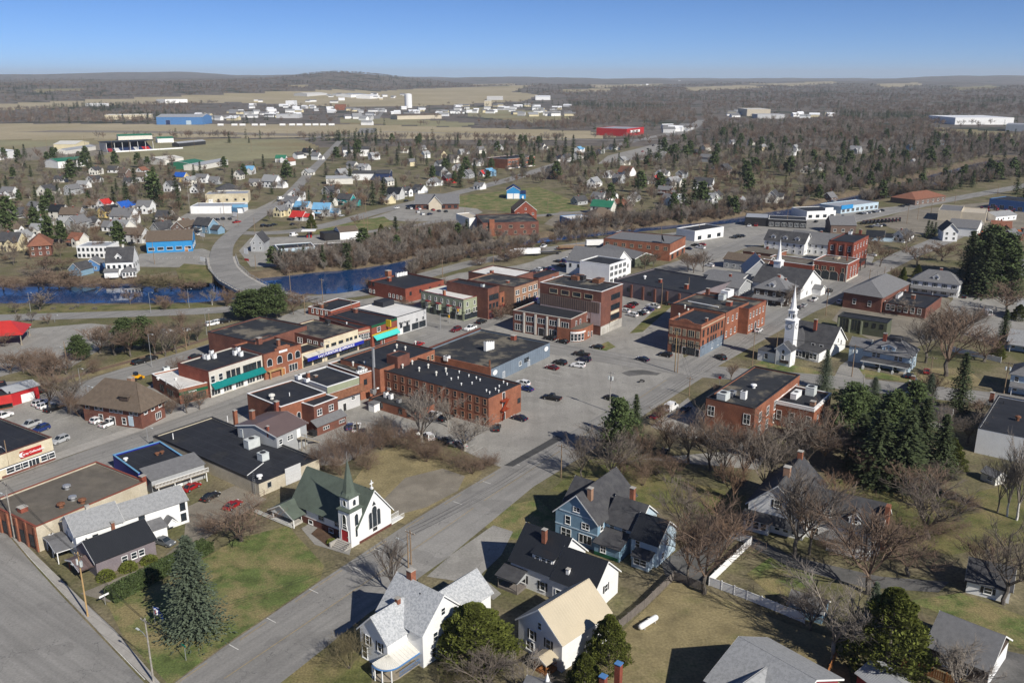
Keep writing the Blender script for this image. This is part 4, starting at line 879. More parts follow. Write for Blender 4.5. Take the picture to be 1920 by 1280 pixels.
b.chimney(*b.loc(833, 552, h), h - .3, 2.0, .9, 'brick_orange'); b.vent(*b.loc(846, 541, h), h - .3, .3, .9); b.vent(*b.loc(852, 544, h), h - .3, .3, .9)
b = bl('brown_narrow_block', 'narrow brown brick building between green and orange fronts', (914.6, 542), (936, 536), (836, 528), 12.2, 'brick_brown', 'roof_membrane', .4, 'brick_dark', win=[('R', 7.5, 2.0, 2.6, [.3, .72], 'pair', 'trim_dark'), ('R', 4.2, 1.8, 1.2, [.2, .5, .8], 'sash', 'trim_dark'), ('R', .3, 2.4, 2.6, [.3, .75], 'store', 'maroon')])
b.unit(*b.loc(905, 537, 12), 11.8, 1.2, 1.2, 1)
b = bl('orange_narrow_block', 'narrow bright orange brick shop with red storefront', (936.6, 549), (964, 540), (880, 536), 9.2, 'brick_orange', 'roof_membrane', .4, 'brick_dark', win=[('R', 5.2, 1.9, .9, [.2, .5, .82], 'sash', 'trim_dark'), ('R', .3, 2.3, 2.6, [.35, .7], 'store', 'trim_white'), ('R', .1, 2.2, 1.0, [.08], 'door', 'red_paint')], band=[('R', 3.1, 4.0, 'maroon')])
b.chimney(*b.loc(952, 539, 9), 8.8, 3.0, 1.1, 'brick_red')
b = bl('tan_brick_block', 'tan brick two-storey shop row with mixed fronts and blue awnings', (964.5, 539), (1009, 525), (888, 521), 11.4, 'brick_tan', 'roof_membrane_worn', .4, 'brick_dark', win=[('R', 8.2, 1.7, 1.0, [.08, .16, .36, .44, .62, .7, .84, .92], 'sash', 'trim_white'), ('R', 5.0, 1.7, 1.0, [.12, .2, .4, .62, .84, .92], 'sash', 'trim_white'), ('R', .3, 2.3, 3, [.2, .5, .8], 'store', 'trim_dark')])
b.awning('R', b.W * .52, b.W * .98, 4.2, 1.1, 1.5, 'awning_blue')
b = bl('pale_roof_extension', 'low rear extension with pale worn roof behind the tan brick row', (955, 522), (1000, 509), (868, 512), 8, 'brick_brown', 'roof_white', .4, 'trim_dark')
b.chimney(*b.loc(922, 512, 8), 7.6, 1.6, 1.3, 'brick_red')
b = bl('low_dark_roof', 'low dark-roofed building beside the tall brick block', (1010, 521), (1048, 509), (985, 517), 5, 'brick_brown', 'roof_membrane', .3, 'trim_dark')
# bank
h = hgt(1128, 547.5, 629); b_w = 3.4
b = bl('tall_brick_block', 'tall brown brick four-storey block with metal-clad side and ribbon windows', (1128, 547.5), (1168, 532.5), (1010.6, 530), h, 'brick_brown', 'roof_membrane_worn', .45, 'trim_white',
  win=[('L', h - 3.2, 1.6, b_w, [.2, .39, .58, .77], 'plain', 'trim_tan'), ('R', h - 4.5, 1.9, 6.5, [.66], 'store', 'trim_dark'), ('R', h - 8.4, 1.9, 6.5, [.66], 'store', 'trim_dark'), ('R', h - 12.2, 1.9, 6.5, [.66], 'store', 'trim_dark'), ('R', 1.6, 2.0, 6.5, [.62], 'store', 'trim_dark'), ('R', .1, 2.4, 1.6, [.32], 'door', 'trim_dark'), ('R', .1, 2.6, 2.6, [.12], 'door', 'concrete')])
W, D = b.W, b.D
c = MB(); c.box(-.12, .6, h - 8.2, .02, D - .3, h - 4.1); cl = build(c, 'metal_cladding', 'brown_siding', b.rt)
for i in range(26): c = MB(); c.box(-.19, 1.4 + i * (D - 2.2) / 26, h - 8.2, -.122, 1.55 + i * (D - 2.2) / 26, h - 4.1); build(c, 'cladding_rib', 'brown_siding', cl)
mat('scar_pink', (.42, .33, .32), .9, .12, .6, 4)
c = MB(); c.box(-.1, 4.6, h - 10.6, .02, D - .3, h - 8.3); build(c, 'render_strip', 'scar_pink', b.rt)
c = MB(); c.box(-.11, .15, 3.6, .02, 4.3, h - 3.9); build(c, 'render_strip', 'scar_pink', b.rt)
c = MB(); c.box(0, -.09, 0, W, .02, 3.3); build(c, 'plinth', 'concrete', b.rt)
for z in (h - 10.0, h - 13.9): c = MB(); c.box(W * .45, -.06, z, W * .85, .02, z + 1.1); build(c, 'render_patch', 'render_cream', b.rt)
zr = h - .45
for (px, py, sx, sy, mt) in [(1083, 524, 5, 3, 'rust'), (1122, 530, 4.4, 2.8, 'rust'), (1092, 525, 2.4, 2, 'trim_dark')]: b.unit(*b.loc(px, py, zr), zr, sx, sy, 1.6, mt)
b.vent(*b.loc(1038, 523, zr), zr, .5, 1.0, 'galvanised')
h = hgt(1070.6, 598.7, 639.5)
b = bl('pilaster_bank', 'two-storey brown brick bank with white pilasters before the tall brick block', (1070.6, 598.7), (1109, 581), (963.7, 580.6), h, 'brick_brown', 'roof_membrane', .5, 'stone_light',
  win=[('L', h - 3.4, 1.9, 3.0, [.1, .3, .5, .7, .9], 'store', 'trim_white'), ('L', .8, 2.3, 3.0, [.1, .3, .7, .9], 'store', 'trim_white'), ('L', .1, 2.9, 2.4, [.5], 'door', 'trim_dark'), ('R', h - 3.4, 1.9, .8, [.25, .45], 'sash', 'trim_white'), ('R', h - 3.4, 1.9, .8, [.8], 'sash', 'trim_white')])
for t in (.2, .4, .6, .8): c = MB(); c.box(-.35, b.D * t - .35, .2, .02, b.D * t + .35, h - .3); build(c, 'pilaster', 'stone_light', b.rt)
zr = h - .5
for px, py in [(1022, 570), (1027, 573), (1079, 577), (1085, 572), (1012, 569)]: b.unit(*b.loc(px, py, zr), zr, 1.6, 1.4, 2.0, 'hvac')
b2 = root('round_front_shop', G(1092, 640), b.ang, 'small orange brick annex with curved white corner windows beside the bank', 'building')
def lpt(px, py, z=0):
 p = G(px, py, z) - b2.location; return p.x * math.cos(b.ang) + p.y * math.sin(b.ang), -p.x * math.sin(b.ang) + p.y * math.cos(b.ang)
x1 = lpt(1119, 631)[0]; arc = [(x1, 0), (x1, 9), (-2.6, 9), (-2.6, 3.4)] + [(2.0 - 4.6 * math.cos(R(a)), 3.4 - 3.4 * math.sin(R(a))) for a in range(15, 91, 15)]
c = MB(); c.prism(arc, 0, 4.6); build(c, 'wall', 'brick_orange', b2)
c = MB(); c.prism([(x * .97 + .1, y * .97 + .15) for x, y in arc], 4.603, 4.7); build(c, 'roof', 'roof_gravel', b2)
c = MB(); c.prism([(2.0 - 4.75 * math.cos(R(a)), 3.4 - 3.55 * math.sin(R(a))) for a in range(0, 91, 15)] + [(2, 3.4)], 3.2, 3.7); build(c, 'cornice', 'white_plain', b2)
for a in range(10, 90, 20):
 mx = T4(2.0 - 4.62 * math.cos(R(a)), 3.4 - 3.42 * math.sin(R(a)), .5, R(a) - R(90)); window(b2, mx, 1.0, 2.4, 'sash')
window(b2, T4(x1 * .55, 0, 1.2), .8, 1.3, 'sash'); door(b2, T4(x1 * .85, 0, .02), 1, 2.1, 'trim_dark')
# long building with pilasters
h = 6.6
b = bl('pilastered_long_building', 'long low grey-brown building with brick pilasters and wide black roof', (1300, 551), (1372, 527), (1155, 523), h, 'purple_grey', 'roof_membrane', .4, 'trim_dark')
for t in (.16, .31, .46, .61, .76, .9): c = MB(); c.box(-.55, b.D * t - .45, 0, .02, b.D * t + .45, h - .8); build(c, 'pilaster', 'brick_brown', b.rt)
b.chimney(*b.loc(1238, 528, h), h - .4, 1.5, 1.2, 'brick_red'); b.chimney(*b.loc(1287, 540, h), h - .4, 2.0, 1.4, 'brick_red'); b.vent(*b.loc(1209, 521, h), h - .4, .5, 1.5)
for t in (.53, .8): window(b.rt, b.face('L', b.D * t, 2.6, 0, 0, b.W, b.D), 1.6, 1.4, 'sash', 'trim_dark')
# orange corner block and the two behind it
h = hgt(1315.5, 610, 670)
b = bl('orange_corner_block', 'orange brick three-storey corner block with dark shopfront and curved parapet', (1315.5, 610), (1360, 588), (1253.7, 599.6), h, 'brick_orange', 'roof_membrane', .5, 'brick_orange',
  win=[('R', z, 2.2, .95, p, 'sash', 'trim_dark') for z, p in ((h - 4.3, [.1, .28, .43, .53, .63, .73, .88]), (h - 7.9, [.1, .3, .43, .53, .63, .88]))] +
   [('L', z, 2.2, w_, p, 'store', 'trim_tan') for z in (h - 4.6, h - 8.2) for w_, p in ((1.0, [.09, .5, .91]), (2.2, [.29, .71]))] + [('L', .4, 2.8, 3.2, [.28, .72], 'store', 'trim_dark'), ('L', .1, 2.5, 1.4, [.08, .48], 'door', 'black_paint'), ('R', .6, 2.3, 2.2, [.12], 'store', 'trim_dark'), ('R', 1.0, 2.0, 1.0, [.5, .75, .9], 'sash', 'trim_white')], band=[('L', h - 1.5, h - 1.1, 'brick_orange'), ('R', h - 1.2, h - .9, 'trim_tan'), ('L', 3.7, 4.2, 'black_paint')])
c = MB(); c.box(.02, -.1, 0, b.W, .02, 3.8); build(c, 'grey_base', 'warehouse_grey', b.rt)
s_ = MB(); W = b.W; n = 9
for i in range(n):
 t0, t1 = i / n, (i + 1) / n; y0, y1 = b.D * (.25 + .5 * t0), b.D * (.25 + .5 * t1); s_.box(0, y0, h + .135, .3, y1, h + .2 + 1.0 * math.sin(math.pi * (t0 + t1) / 2))
build(s_, 'curved_parapet', 'brick_orange', b.rt)
for px, py in [(1273, 594), (1290, 585), (1284, 578)]: b.vent(*b.loc(px, py, h - .5), h - .5, .25, 1.4, 'offwhite')
b.chimney(*b.loc(1325, 600, h), h - .5, 1.2, .8, 'brick_orange')
h = hgt(1361.5, 586, 637)
b = bl('orange_rear_block', 'tall orange brick block with large white rooftop unit behind the corner block', (1361.5, 586), (1404, 565.7), (1259.7, 568), h, 'brick_orange', 'roof_membrane_worn', .4, 'trim_dark', wallL='brick_brown', win=[('R', h - 4.2, 1.9, .9, [.1, .3, .48, .66, .86], 'sash', 'trim_white'), ('R', 1.0, 1.9, .9, [.06, .26, .44, .64, .84], 'sash', 'trim_white')])
zr = h - .4; b.unit(*b.loc(1363, 556, zr), zr, 5.5, 3, 2.6, 'white_plain'); b.unit(*b.loc(1354, 562, zr), zr, 2.6, 2.2, 2.0); b.chimney(*b.loc(1367, 573, zr), zr, 1.6, 1.9, 'brick_red'); b.chimney(*b.loc(1327, 549, zr), zr, 1.8, 1.2, 'brick_brown')
c = MB(); x, y = b.loc(1290, 566, zr); x2, y2 = b.loc(1347, 577, zr); c.cyl((x, y, zr + .3), (x2, y2, zr + .3), .22, .22, 6); build(c, 'duct', 'white_plain', b.rt)
b = bl('orange_end_block', 'two-storey orange brick end block with arched white door', (1404.5, 580), (1437, 563.5), 24, 9.6, 'brick_orange', 'roof_membrane_worn', .5, 'brick_red', win=[('R', 6.0, 1.9, .9, [.1, .28, .46, .64, .84], 'sash', 'trim_white'), ('R', 1.4, 1.9, .9, [.08, .22, .62, .84], 'sash', 'trim_white'), ('R', .1, 3.4, 1.8, [.44], 'arch', 'white_plain')])
# big brick hall right of the lot
h = hgt(1416, 766, 829)
b = bl('brick_hall', 'orange brick hall with broad dark roof and rooftop units right of the parking lot', (1416, 766), (1500, 702.5), (1311, 754), h, 'brick_orange', 'roof_membrane_worn', .35, 'trim_dark',
  win=[('L', h - 4.6, 2.6, 1.7, [.15, .88], 'pair', 'trim_white'), ('R', h - 4.6, 2.4, 1.6, [.12, .28, .44, .6, .76, .92], 'pair', 'trim_white'), ('R', 1.0, 2.4, 1.6, [.12, .28, .44, .6], 'pair', 'trim_white')])
zr = h - .35; b.unit(*b.loc(1356, 749, zr), zr, 3.2, 2.4, 2.0); b.unit(*b.loc(1372, 741, zr), zr, 2.4, 1.6, 1.1, 'galvanised'); b.unit(*b.loc(1394, 748, zr), zr, 1.4, 1.4, 2.2, 'white_plain'); b.vent(*b.loc(1413, 727, zr), zr, .6, 1.2, 'white_plain')
h = hgt(1527, 766, 812)
b = bl('brick_hall_annex', 'lower orange brick annex with white fascia joined to the brick hall', (1527, 766), (1559, 737), (1455, 750), h, 'brick_orange', 'roof_membrane', .3, 'white_plain', win=[('L', 2.0, 2.4, 1.2, [.12, .55, .88], 'sash', 'trim_white'), ('R', 2.0, 2.0, 1.0, [.25, .6], 'sash', 'trim_white')], band=[('L', h - .9, h - .1, 'white_plain'), ('R', h - .9, h - .1, 'white_plain')])
zr = h - .3; b.unit(*b.loc(1520, 740, zr), zr, 2.6, 2.4, 2.4); b.unit(*b.loc(1492, 745, zr), zr, 4.6, 1.6, 1.6, 'white_plain'); b.chimney(*b.loc(1524, 760, zr), zr, 1.2, 1.3, 'brick_tan')
# fire station and brick neighbours
h = hgt(1590, 495.7, 529)
b = bl('fire_station', 'red brick fire station with four arched garage doors and pale trim', (1590, 495.7), (1611.6, 484.8), (1524.8, 487.7), h, 'brick_red', 'roof_gravel', .5, 'white_plain')
b.wins([('L', h - 4.0, 1.9, 1.1, [.12, .4, .46, .64, .7, .86, .92], 'sash', 'trim_tan'), ('R', h - 4.0, 1.9, 1.1, [.3, .55, .75], 'sash', 'trim_white'), ('R', 1.6, 1.9, 1.0, [.3, .55, .78], 'sash', 'trim_white'), ('L', .1, 4.2, 1.9, [.13], 'arch', 'stone_light')], 0, 0, b.W, b.D)
b.wins([('L', .1, 4.3, 4.0, [.37, .61, .86], 'arch', 'stone_light')], 0, 0, b.W, b.D)
c = MB(); c.box(-.1, 0, 0, .35, .5, h - .6); c.box(0, -.1, 0, b.W, .02, 1.0); c.box(-.1, b.D - .5, 0, .3, b.D, h - .6); build(c, 'stone_quoins', 'stone_light', b.rt)
b.unit(*b.loc(1570, 484, h), h - .5, 4, 1.6, .9, 'trim_tan'); b.pipe(*b.loc(1588, 487, h), h - .5, 3.2, .35, 'brick_red')
b = bl('low_brick_wing', 'low red brick wing left of the fire station', (1524, 498), (1545, 489), (1428, 487), 6.2, 'brick_red', 'roof_gravel', .4, 'white_plain', win=[('L', 2.2, 1.5, 1.2, [.12, .3, .38, .46, .54, .62, .85], 'sash', 'trim_white')])
b = bl('old_town_hall', 'tall bright red brick hall with flat slate roof behind the fire station', (1601, 455), (1629, 441), (1557, 449), 14.5, 'brick_red', 'roof_membrane', .4, 'trim_dark', win=[('L', 10, 2.2, 1.2, [.15, .5, .85], 'sash', 'trim_white'), ('L', 4.5, 2.2, 1.2, [.15, .5, .85], 'sash', 'trim_white'), ('R', 10.5, 2.0, 1.1, 5, 'sash', 'trim_white'), ('R', 5.5, 2.0, 1.1, 5, 'sash', 'trim_white')])
for t in (.02, .33, .67, .98): c = MB(); c.box(-.5, b.D * t - .4, 0, .02, b.D * t + .4, 13.5); build(c, 'pilaster', 'brick_red', b.rt)
b.chimney(*b.loc(1613, 438, 14), 14.1, 2, 1.2, 'brick_red'); b.unit(*b.loc(1594, 440, 14), 14.1, 1.6, 1.6, 1.4, 'white_plain')
c = MB(); c.box(b.W * .2, -3, 4.2, b.W * .6, 0, 4.6); c.box(b.W * .22, -2.9, 0, b.W * .25, -2.6, 4.2); c.box(b.W * .55, -2.9, 0, b.W * .58, -2.6, 4.2); build(c, 'entrance_porch', 'trim_dark', b.rt)
# brick hall with hipped roof, green building
b = B('brick_library', 'brown brick building with dark hipped roof behind the green building', 'building', (1654, 557), (1705, 530), 6.6)
b.gable(0, 0, b.W, dep(b, (1617, 556), 6.6) + 9, 6.6, 'h', 4.2, 'brick_brown', 'shingle_mid', over=.6, win=[('L', 2.2, 2.0, 1.2, [.3, .7], 'sash', 'trim_white'), ('R', 2.2, 2.0, 1.2, 4, 'sash', 'trim_white')])
b = bl('brick_library_wing', 'low brown brick wing with white windows and flat black roof', (1736, 578), (1766, 556), (1659, 566), 598, 'brick_brown', 'roof_membrane', .4, 'trim_dark', win=[('L', 1.6, 2.2, 1.3, [.14, .3, .46, .62, .78, .9], 'sash', 'trim_white')])
zr = b.h - .4; b.chimney(*b.loc(1712, 560, zr), zr, 1.6, 1.4, 'brick_orange')
for i in range(4): b.unit(*b.loc(1682 + i * 2.5, 560 - i * 2, zr), zr, 1.2, 1.0, 1.4, 'white_plain')
b = bl('green_shed_building', 'dark green boarded building with sloped roof behind the second church', (1664, 606), (1673, 598), (1570, 593), 634, 'olive_dark', 'roof_membrane', .2, 'trim_dark', win=[('L', 1.2, 4.0, 3.0, [.62, .86], 'store', 'olive_dark'), ('L', 3.4, 1.4, 1.0, [.1, .25, .4], 'sash', 'trim_dark')])
for t in (.5, .74, .97): c = MB(); c.box(-.3, b.D * t - .3, 0, .02, b.D * t + .3, b.h - .6); build(c, 'post', 'green_siding', b.rt)
# right edge and left edge shops
b = B('white_walled_shop', 'black flat-roofed building with white side wall at the right edge', 'building', (1834, 802), (1960, 828), hgt(1834, 802, 848))
b.flat(0, 0, b.W, dep(b, (1856, 738), b.h), b.h, 'white_plain', 'roof_membrane', .3, 'trim_dark', win=[('R', 1.4, 1.6, 1.2, [.85], 'sash', 'trim_dark')])
b.chimney(*b.loc(1860, 744, b.h), b.h - .3, 1.6, 1.0, 'brick_orange'); b.vent(*b.loc(1908, 786, b.h), b.h - .3, .5, 1.4, 'rust'); b.pipe(*b.loc(1882, 755, b.h), b.h - .3, .8, .15, 'trim_dark')
c = MB(); D = dep(b, (1856, 738), b.h); c.box(-.12, D * .1, b.h - 1.2, -.04, D * .75, b.h - .2); build(c, 'side_sign', 'sign_red', b.rt)
h = hgt(97, 820, 862)
b = B('auto_parts_store', 'cream shop with long fascia and red lettered sign at the left edge', 'shop', (-50, 870), (97, 820), h)
D = b.loc(-50, 778, h)[1]; W = b.W
b.flat(0, 0, W, D, h, 'render_cream', 'roof_membrane', .25, 'brick_dark', win=[('R', .9, 1.3, 1.9, [.42, .52, .6, .87, .95], 'sash', 'white_plain'), ('R', .3, 2.0, 2.6, [.72], 'store', 'trim_white')], band=[('R', 2.55, 2.7, 'trim_dark'), ('R', 2.2, 2.5, 'white_plain')])
c = MB(); c.box(W * .56, -.35, 3.5, W * .84, -.1, 5.2); sg = build(c, 'sign_board', 'sign_red', b.rt); sg['label'] = 'red sign with white lettering'
b.text('Carey Collectables', 'R', W * .72, 4.35, .74, 'text_white', out=.38, bold=.01)
c = MB(); c.add([(0.9 * math.cos(R(a)), 0, .62 * math.sin(R(a))) for a in range(70, 291, 20)] + [(.35 + .75 * math.cos(R(a)), 0, .56 * math.sin(R(a))) for a in range(290, 69, -20)], [tuple(range(24))]); build(c, 'crescent_mark', 'text_white', b.rt, b.face('R', W * .59, 4.35, 0, 0, W, D, .36))
c = MB(); c.box(W * .3, -.1, .05, W, -.02, .7); build(c, 'brick_base', 'brick_brown', b.rt)
# gravel-roofed block, blue-trimmed block, big beige block
h = hgt(67, 988, 1034)
b = B('gravel_roof_block', 'long cream-sided block with gravel roof and orange brick street front', 'building', (67, 988), (274, 902), h)
D = b.loc(5, 931, h)[1]; W = b.W
b.flat(0, 0, W, D, h, 'render_beige', 'roof_gravel', .35, 'brick_red', wallL='brick_orange', win=[('L', .5, 2.6, 1.6, [.12, .3, .48, .66, .84], 'store', 'trim_dark')])
for t in (.02, .21, .39, .57, .75, .96): c = MB(); c.box(-.3, D * t - .3, 0, .02, D * t + .3, h); build(c, 'pilaster', 'brick_orange', b.rt)
zr = h - .35
for px, py, mt in [(126, 917, 'galvanised'), (137, 938, 'galvanised'), (115, 951, 'rust'), (155, 943, 'rust')]: b.vent(*b.loc(px, py, zr), zr, .6, 1.2, mt)
b.chimney(*b.loc(43, 958, zr), zr, 1.0, 1.5, 'brick_red'); b.chimney(*b.loc(268, 901, zr), zr, 1.2, 1.1, 'brick_red')
b.unit(b.W * .1, -.5, 2.0, 1.0, .5, .9, 'white_plain')
c = MB(); c.box(W * .16, -.06, .9, W * .2, .02, 2.2); build(c, 'wall_panel', 'paint_grey', b.rt)
h = hgt(259, 887, 915)
b = B('blue_trim_block', 'small black-roofed block with bright blue parapet and rear balcony', 'building', (259, 887), (350, 859), h)
D = b.loc(199, 856, h)[1]; W = b.W
b.flat(0, 0, W, D, h, 'deep_blue', 'roof_membrane', .35, 'roof_metal_skyblue')
zr = h - .35
for px, py, mt in [(236, 863, 'white_plain'), (295, 853, 'rust'), (304, 850, 'rust')]: b.vent(*b.loc(px, py, zr), zr, .4, .8, mt)
b.gable(.6, -5.5, W + 1, 5.5, 3.6, 's', 1.1, 'grey_siding', 'shingle_mid', over=.3)
c = MB(); x0, x1 = .6, W + 1.6
c.box(x0, -7.6, 2.2, x1, -5.82, 2.4); build(c, 'balcony', 'wood_deck', b.rt)
c = MB(); c.box(x0, -7.6, 3.3, x1, -7.52, 3.4); c.box(x0, -7.6, 2.5, x1, -7.54, 2.58)
for i in range(40): t = x0 + (x1 - x0) * i / 39; c.box(t - .03, -7.58, 2.4, t + .03, -7.53, 3.3)
build(c, 'railing', 'trim_white', b.rt)
for t in (.05, .35, .65, .95): c = MB(); xx = x0 + (x1 - x0) * t; c.box(xx - .09, -7.6, 0, xx + .09, -7.42, 2.2); build(c, 'post', 'trim_white', b.rt)
door(b.rt, T4(W * .6, -5.5, .02), 1, 2.0, 'trim_white')
h = hgt(485, 907, 931)
b = B('beige_block', 'big beige concrete block with wide black roof and three rooftop units', 'building', (485, 907), (598, 860), h)
D = b.loc(287, 818, h)[1]; W = b.W
b.flat(0, 0, W, D, h, 'render_beige', 'roof_membrane', .3, 'trim_dark', win=[('R', 1.4, 1.2, 1.0, [.16], 'plain', 'concrete')])
c = MB(); c.box(W * .42, -.1, .05, W * .68, -.02, 4.2); gd = build(c, 'garage_door', 'paint_grey', b.rt)
for i in range(5): c = MB(); c.box(W * .42, -.13, .8 * i + .75, W * .68, -.102, .8 * i + .8); build(c, 'panel_joint', 'hvac', gd)
zr = h - .3
for px, py in [(462, 816), (473, 838)]: b.unit(*b.loc(px, py, zr), zr, 3.4, 2.0, 2.3)
b.unit(*b.loc(494, 862, zr), zr, 2.0, 2.0, 1.9); b.vent(*b.loc(487, 897, zr), zr, .5, 1.1); b.chimney(*b.loc(442, 790, zr), zr, 3.2, .9, 'brick_orange'); b.pipe(*b.loc(325, 823, zr), zr, 1.6, .12, 'white_plain'); b.pipe(*b.loc(427, 790, zr), zr, 1.6, .12, 'white_plain')
c = MB(); c.box(-.02, D * .1, h + .13, W * .02, D * .98, h + .6); build(c, 'raised_edge', 'trim_dark', b.rt)
c = MB(); x, y = b.loc(494, 868, zr); x2, y2 = b.loc(459, 895, zr); c.cyl((x, y, zr + .08), (x2, y2, zr + .08), .09, .09, 5); build(c, 'conduit', 'white_plain', b.rt)
c = MB()
for q in (-.35, .35): c.cyl((-.15, 1.5 + q, 0), (-.15, 1.5 + q, h + 1), .04, .04, 4)
for i in range(12): c.cyl((-.15, 1.15, .5 + i * .5), (-.15, 1.85, .5 + i * .5), .03, .03, 4)
build(c, 'ladder', 'galvanised', b.rt)
# rear of the main street block
b = B('brown_roof_house', 'grey gabled house with plain brown metal roof and outside stair', 'house', (518, 818), (574, 793), 6.0)
b.gable(0, 0, b.W, dep(b, (440, 806), 6) + 2, 6.0, 'x', 1.6, 'grey_siding', 'roof_metal_brown', win=[('R', 3.6, 1.2, 1.0, [.12, .4, .47], 'sash'), ('R', 3.2, 2.1, 1.0, [.72], 'door', 'trim_white')])
b.chimney(*b.loc(474, 788, 6), 6.5, 2.2, 1.0, 'brick_orange'); b.chimney(b.W * .02, 3, 6.4, 1.6, .5, 'brick_red')
c = MB(); x = b.W * .72
c.box(x - .8, -1.6, 3.0, x + .8, 0, 3.15); c.add([(x + .7, -1.5, 3.1), (x + .7, -.5, 3.1), (x + 6, -.5, 0), (x + 6, -1.5, 0), (x + .7, -1.5, 2.8), (x + .7, -.5, 2.8), (x + 5.4, -.5, 0), (x + 5.4, -1.5, 0)], [(0, 3, 2, 1), (4, 5, 6, 7), (0, 4, 7, 3), (1, 2, 6, 5)])
for q in (-1.5, -.5): c.cyl((x + .7, q, 4.0), (x + 6, q, .95), .05, .05, 4)
for q in (x - .7, x + .7): c.box(q - .08, -1.6, 0, q + .08, -1.44, 4.0)
build(c, 'outside_stair', 'wood_deck', b.rt)
h = 8.0
b = B('black_roof_shop', 'brick shop with wide black roof and white edge behind the main street', 'building', (526, 763), (611, 736), h)
b.flat(0, 0, b.W, dep(b, (458, 739), h), h, 'brick_orange', 'roof_membrane', .25, 'white_plain', win=[('R', 3.2, 1.9, 1.1, [.22, .37], 'arch', 'trim_white')])
zr = h - .25; b.chimney(*b.loc(519, 763, zr), zr, 1.6, 1.0, 'brick_red'); b.pipe(*b.loc(543, 742, zr), zr, 1.0, .12, 'white_plain'); b.vent(*b.loc(510, 748, zr), zr, .6, 1.6, 'offwhite')
b = B('maroon_rear_house', 'maroon-brown rear extension with black roof, white trim and pent roof', 'building', (588, 762), (633, 745), 7.4)
b.flat(0, 0, b.W, dep(b, (567, 753), 7.4), 7.4, 'brick_brown', 'roof_membrane', .2, 'trim_white', win=[('R', 4.5, 1.6, 1.5, [.22, .7], 'pair', 'trim_white'), ('R', .1, 2.1, 1.0, [.6], 'door', 'trim_white')])
b.gable(-1.2, -2.2, b.W + 1.8, 2.2, 2.6, 's', 1.2, 'brick_brown', 'shingle_mid', over=.3, win=[('R', 1.0, .8, 2.0, [.3, .85], 'store')])
h = 8.6
b = B('green_fascia_shop', 'black-roofed shop with grey-green fascia and rust-coloured canopy', 'building', (613, 726), (673, 707), h)
b.flat(0, 0, b.W, dep(b, (550, 705), h), h, 'paint_grey', 'roof_membrane', .25, 'trim_white', band=[('R', h - 1.9, h - .1, 'green_siding')], win=[('R', 2.6, .9, 1.2, [.78], 'sash'), ('R', .1, 2.2, 1.1, [.5], 'door', 'trim_dark')])
b.awning('R', .2, b.W + 1.2, h - 2.1, 1.5, 1.6, 'rust'); zr = h - .25
b.chimney(*b.loc(578, 711, zr), zr, 2.0, .8, 'brick_orange'); b.unit(*b.loc(561, 711, zr), zr, 1.2, 1, 1.2, 'white_plain'); b.unit(*b.loc(576, 716, zr), zr, 1.2, 1, 1, 'white_plain'); b.chimney(*b.loc(592, 706, zr), zr, .4, .9, 'rust')
# brown hip-roofed brick house, red buildings at the left
h = 6.4
b = B('brown_hip_house', 'brown brick two-storey house with big brown hipped roof and dormers', 'building', (262, 763), (306, 742), h)
D = b.loc(182, 735, h)[1]; W = b.W
b.gable(0, 0, W, D, h, 'h', 5.0, 'brick_brown', 'shingle_brown', over=1.1, win=[('L', 3.9, 1.7, 1.1, [.08, .16, .34, .42, .5, .68, .76, .92], 'sash'), ('R', 3.9, 1.7, 1.1, [.2, .5, .82], 'sash'), ('L', .8, 1.8, 1.2, [.3, .7], 'sash'), ('L', .1, 2.3, 1.6, [.5], 'door', 'trim_dark'), ('R', .8, 1.8, 2.0, [.7], 'store')])
c = MB(); c.box(-.12, D * .14, .6, -.02, D * .22, 3.4); build(c, 'mural_panel', 'pale_blue', b.rt)
for px, py in [(202, 726), (239, 741)]:
 x, y = b.loc(px, py, 8.4); c = MB(); c.prism([(x - 1.6, y - 1.3), (x + 2.6, y - 1.3), (x + 2.6, y + 1.3), (x - 1.6, y + 1.3)], 7.4, 8.6); c.prism([(x - 1.9, y - 1.6), (x + 2.9, y - 1.6), (x + 2.9, y + 1.6), (x - 1.9, y + 1.6)], 8.603, 8.8, 1); dm = build(c, 'dormer', ['brown_dark', 'shingle_brown'], b.rt)
b.chimney(*b.loc(246, 716, 10.5), 10.2, 1.6, 1.4, 'brick_tan')
b = B('red_corner_shed', 'long bright red shed with pale roof and white doors at the left', 'shed', (18, 737), (71, 722), 4.0)
b.gable(0, 0, b.W, 7, 4.0, 'x', .9, 'red_paint', 'roof_metal_grey', win=[('R', .1, 2.4, 1.8, [.48, .7], 'door', 'trim_white')])
b = B('red_awning_shop', 'brick shop with pinkish red awning cut by the left edge', 'shop', (-60, 752), (20, 738), 4.2)
b.flat(0, 0, b.W, 14, 4.2, 'brick_red', 'roof_membrane', .3, 'trim_dark', win=[('R', .5, 1.8, 3, [.6, .85], 'store', 'awning_green')]); b.awning('R', 0, b.W, 4.0, 1.4, 2.4, 'roof_metal_red')
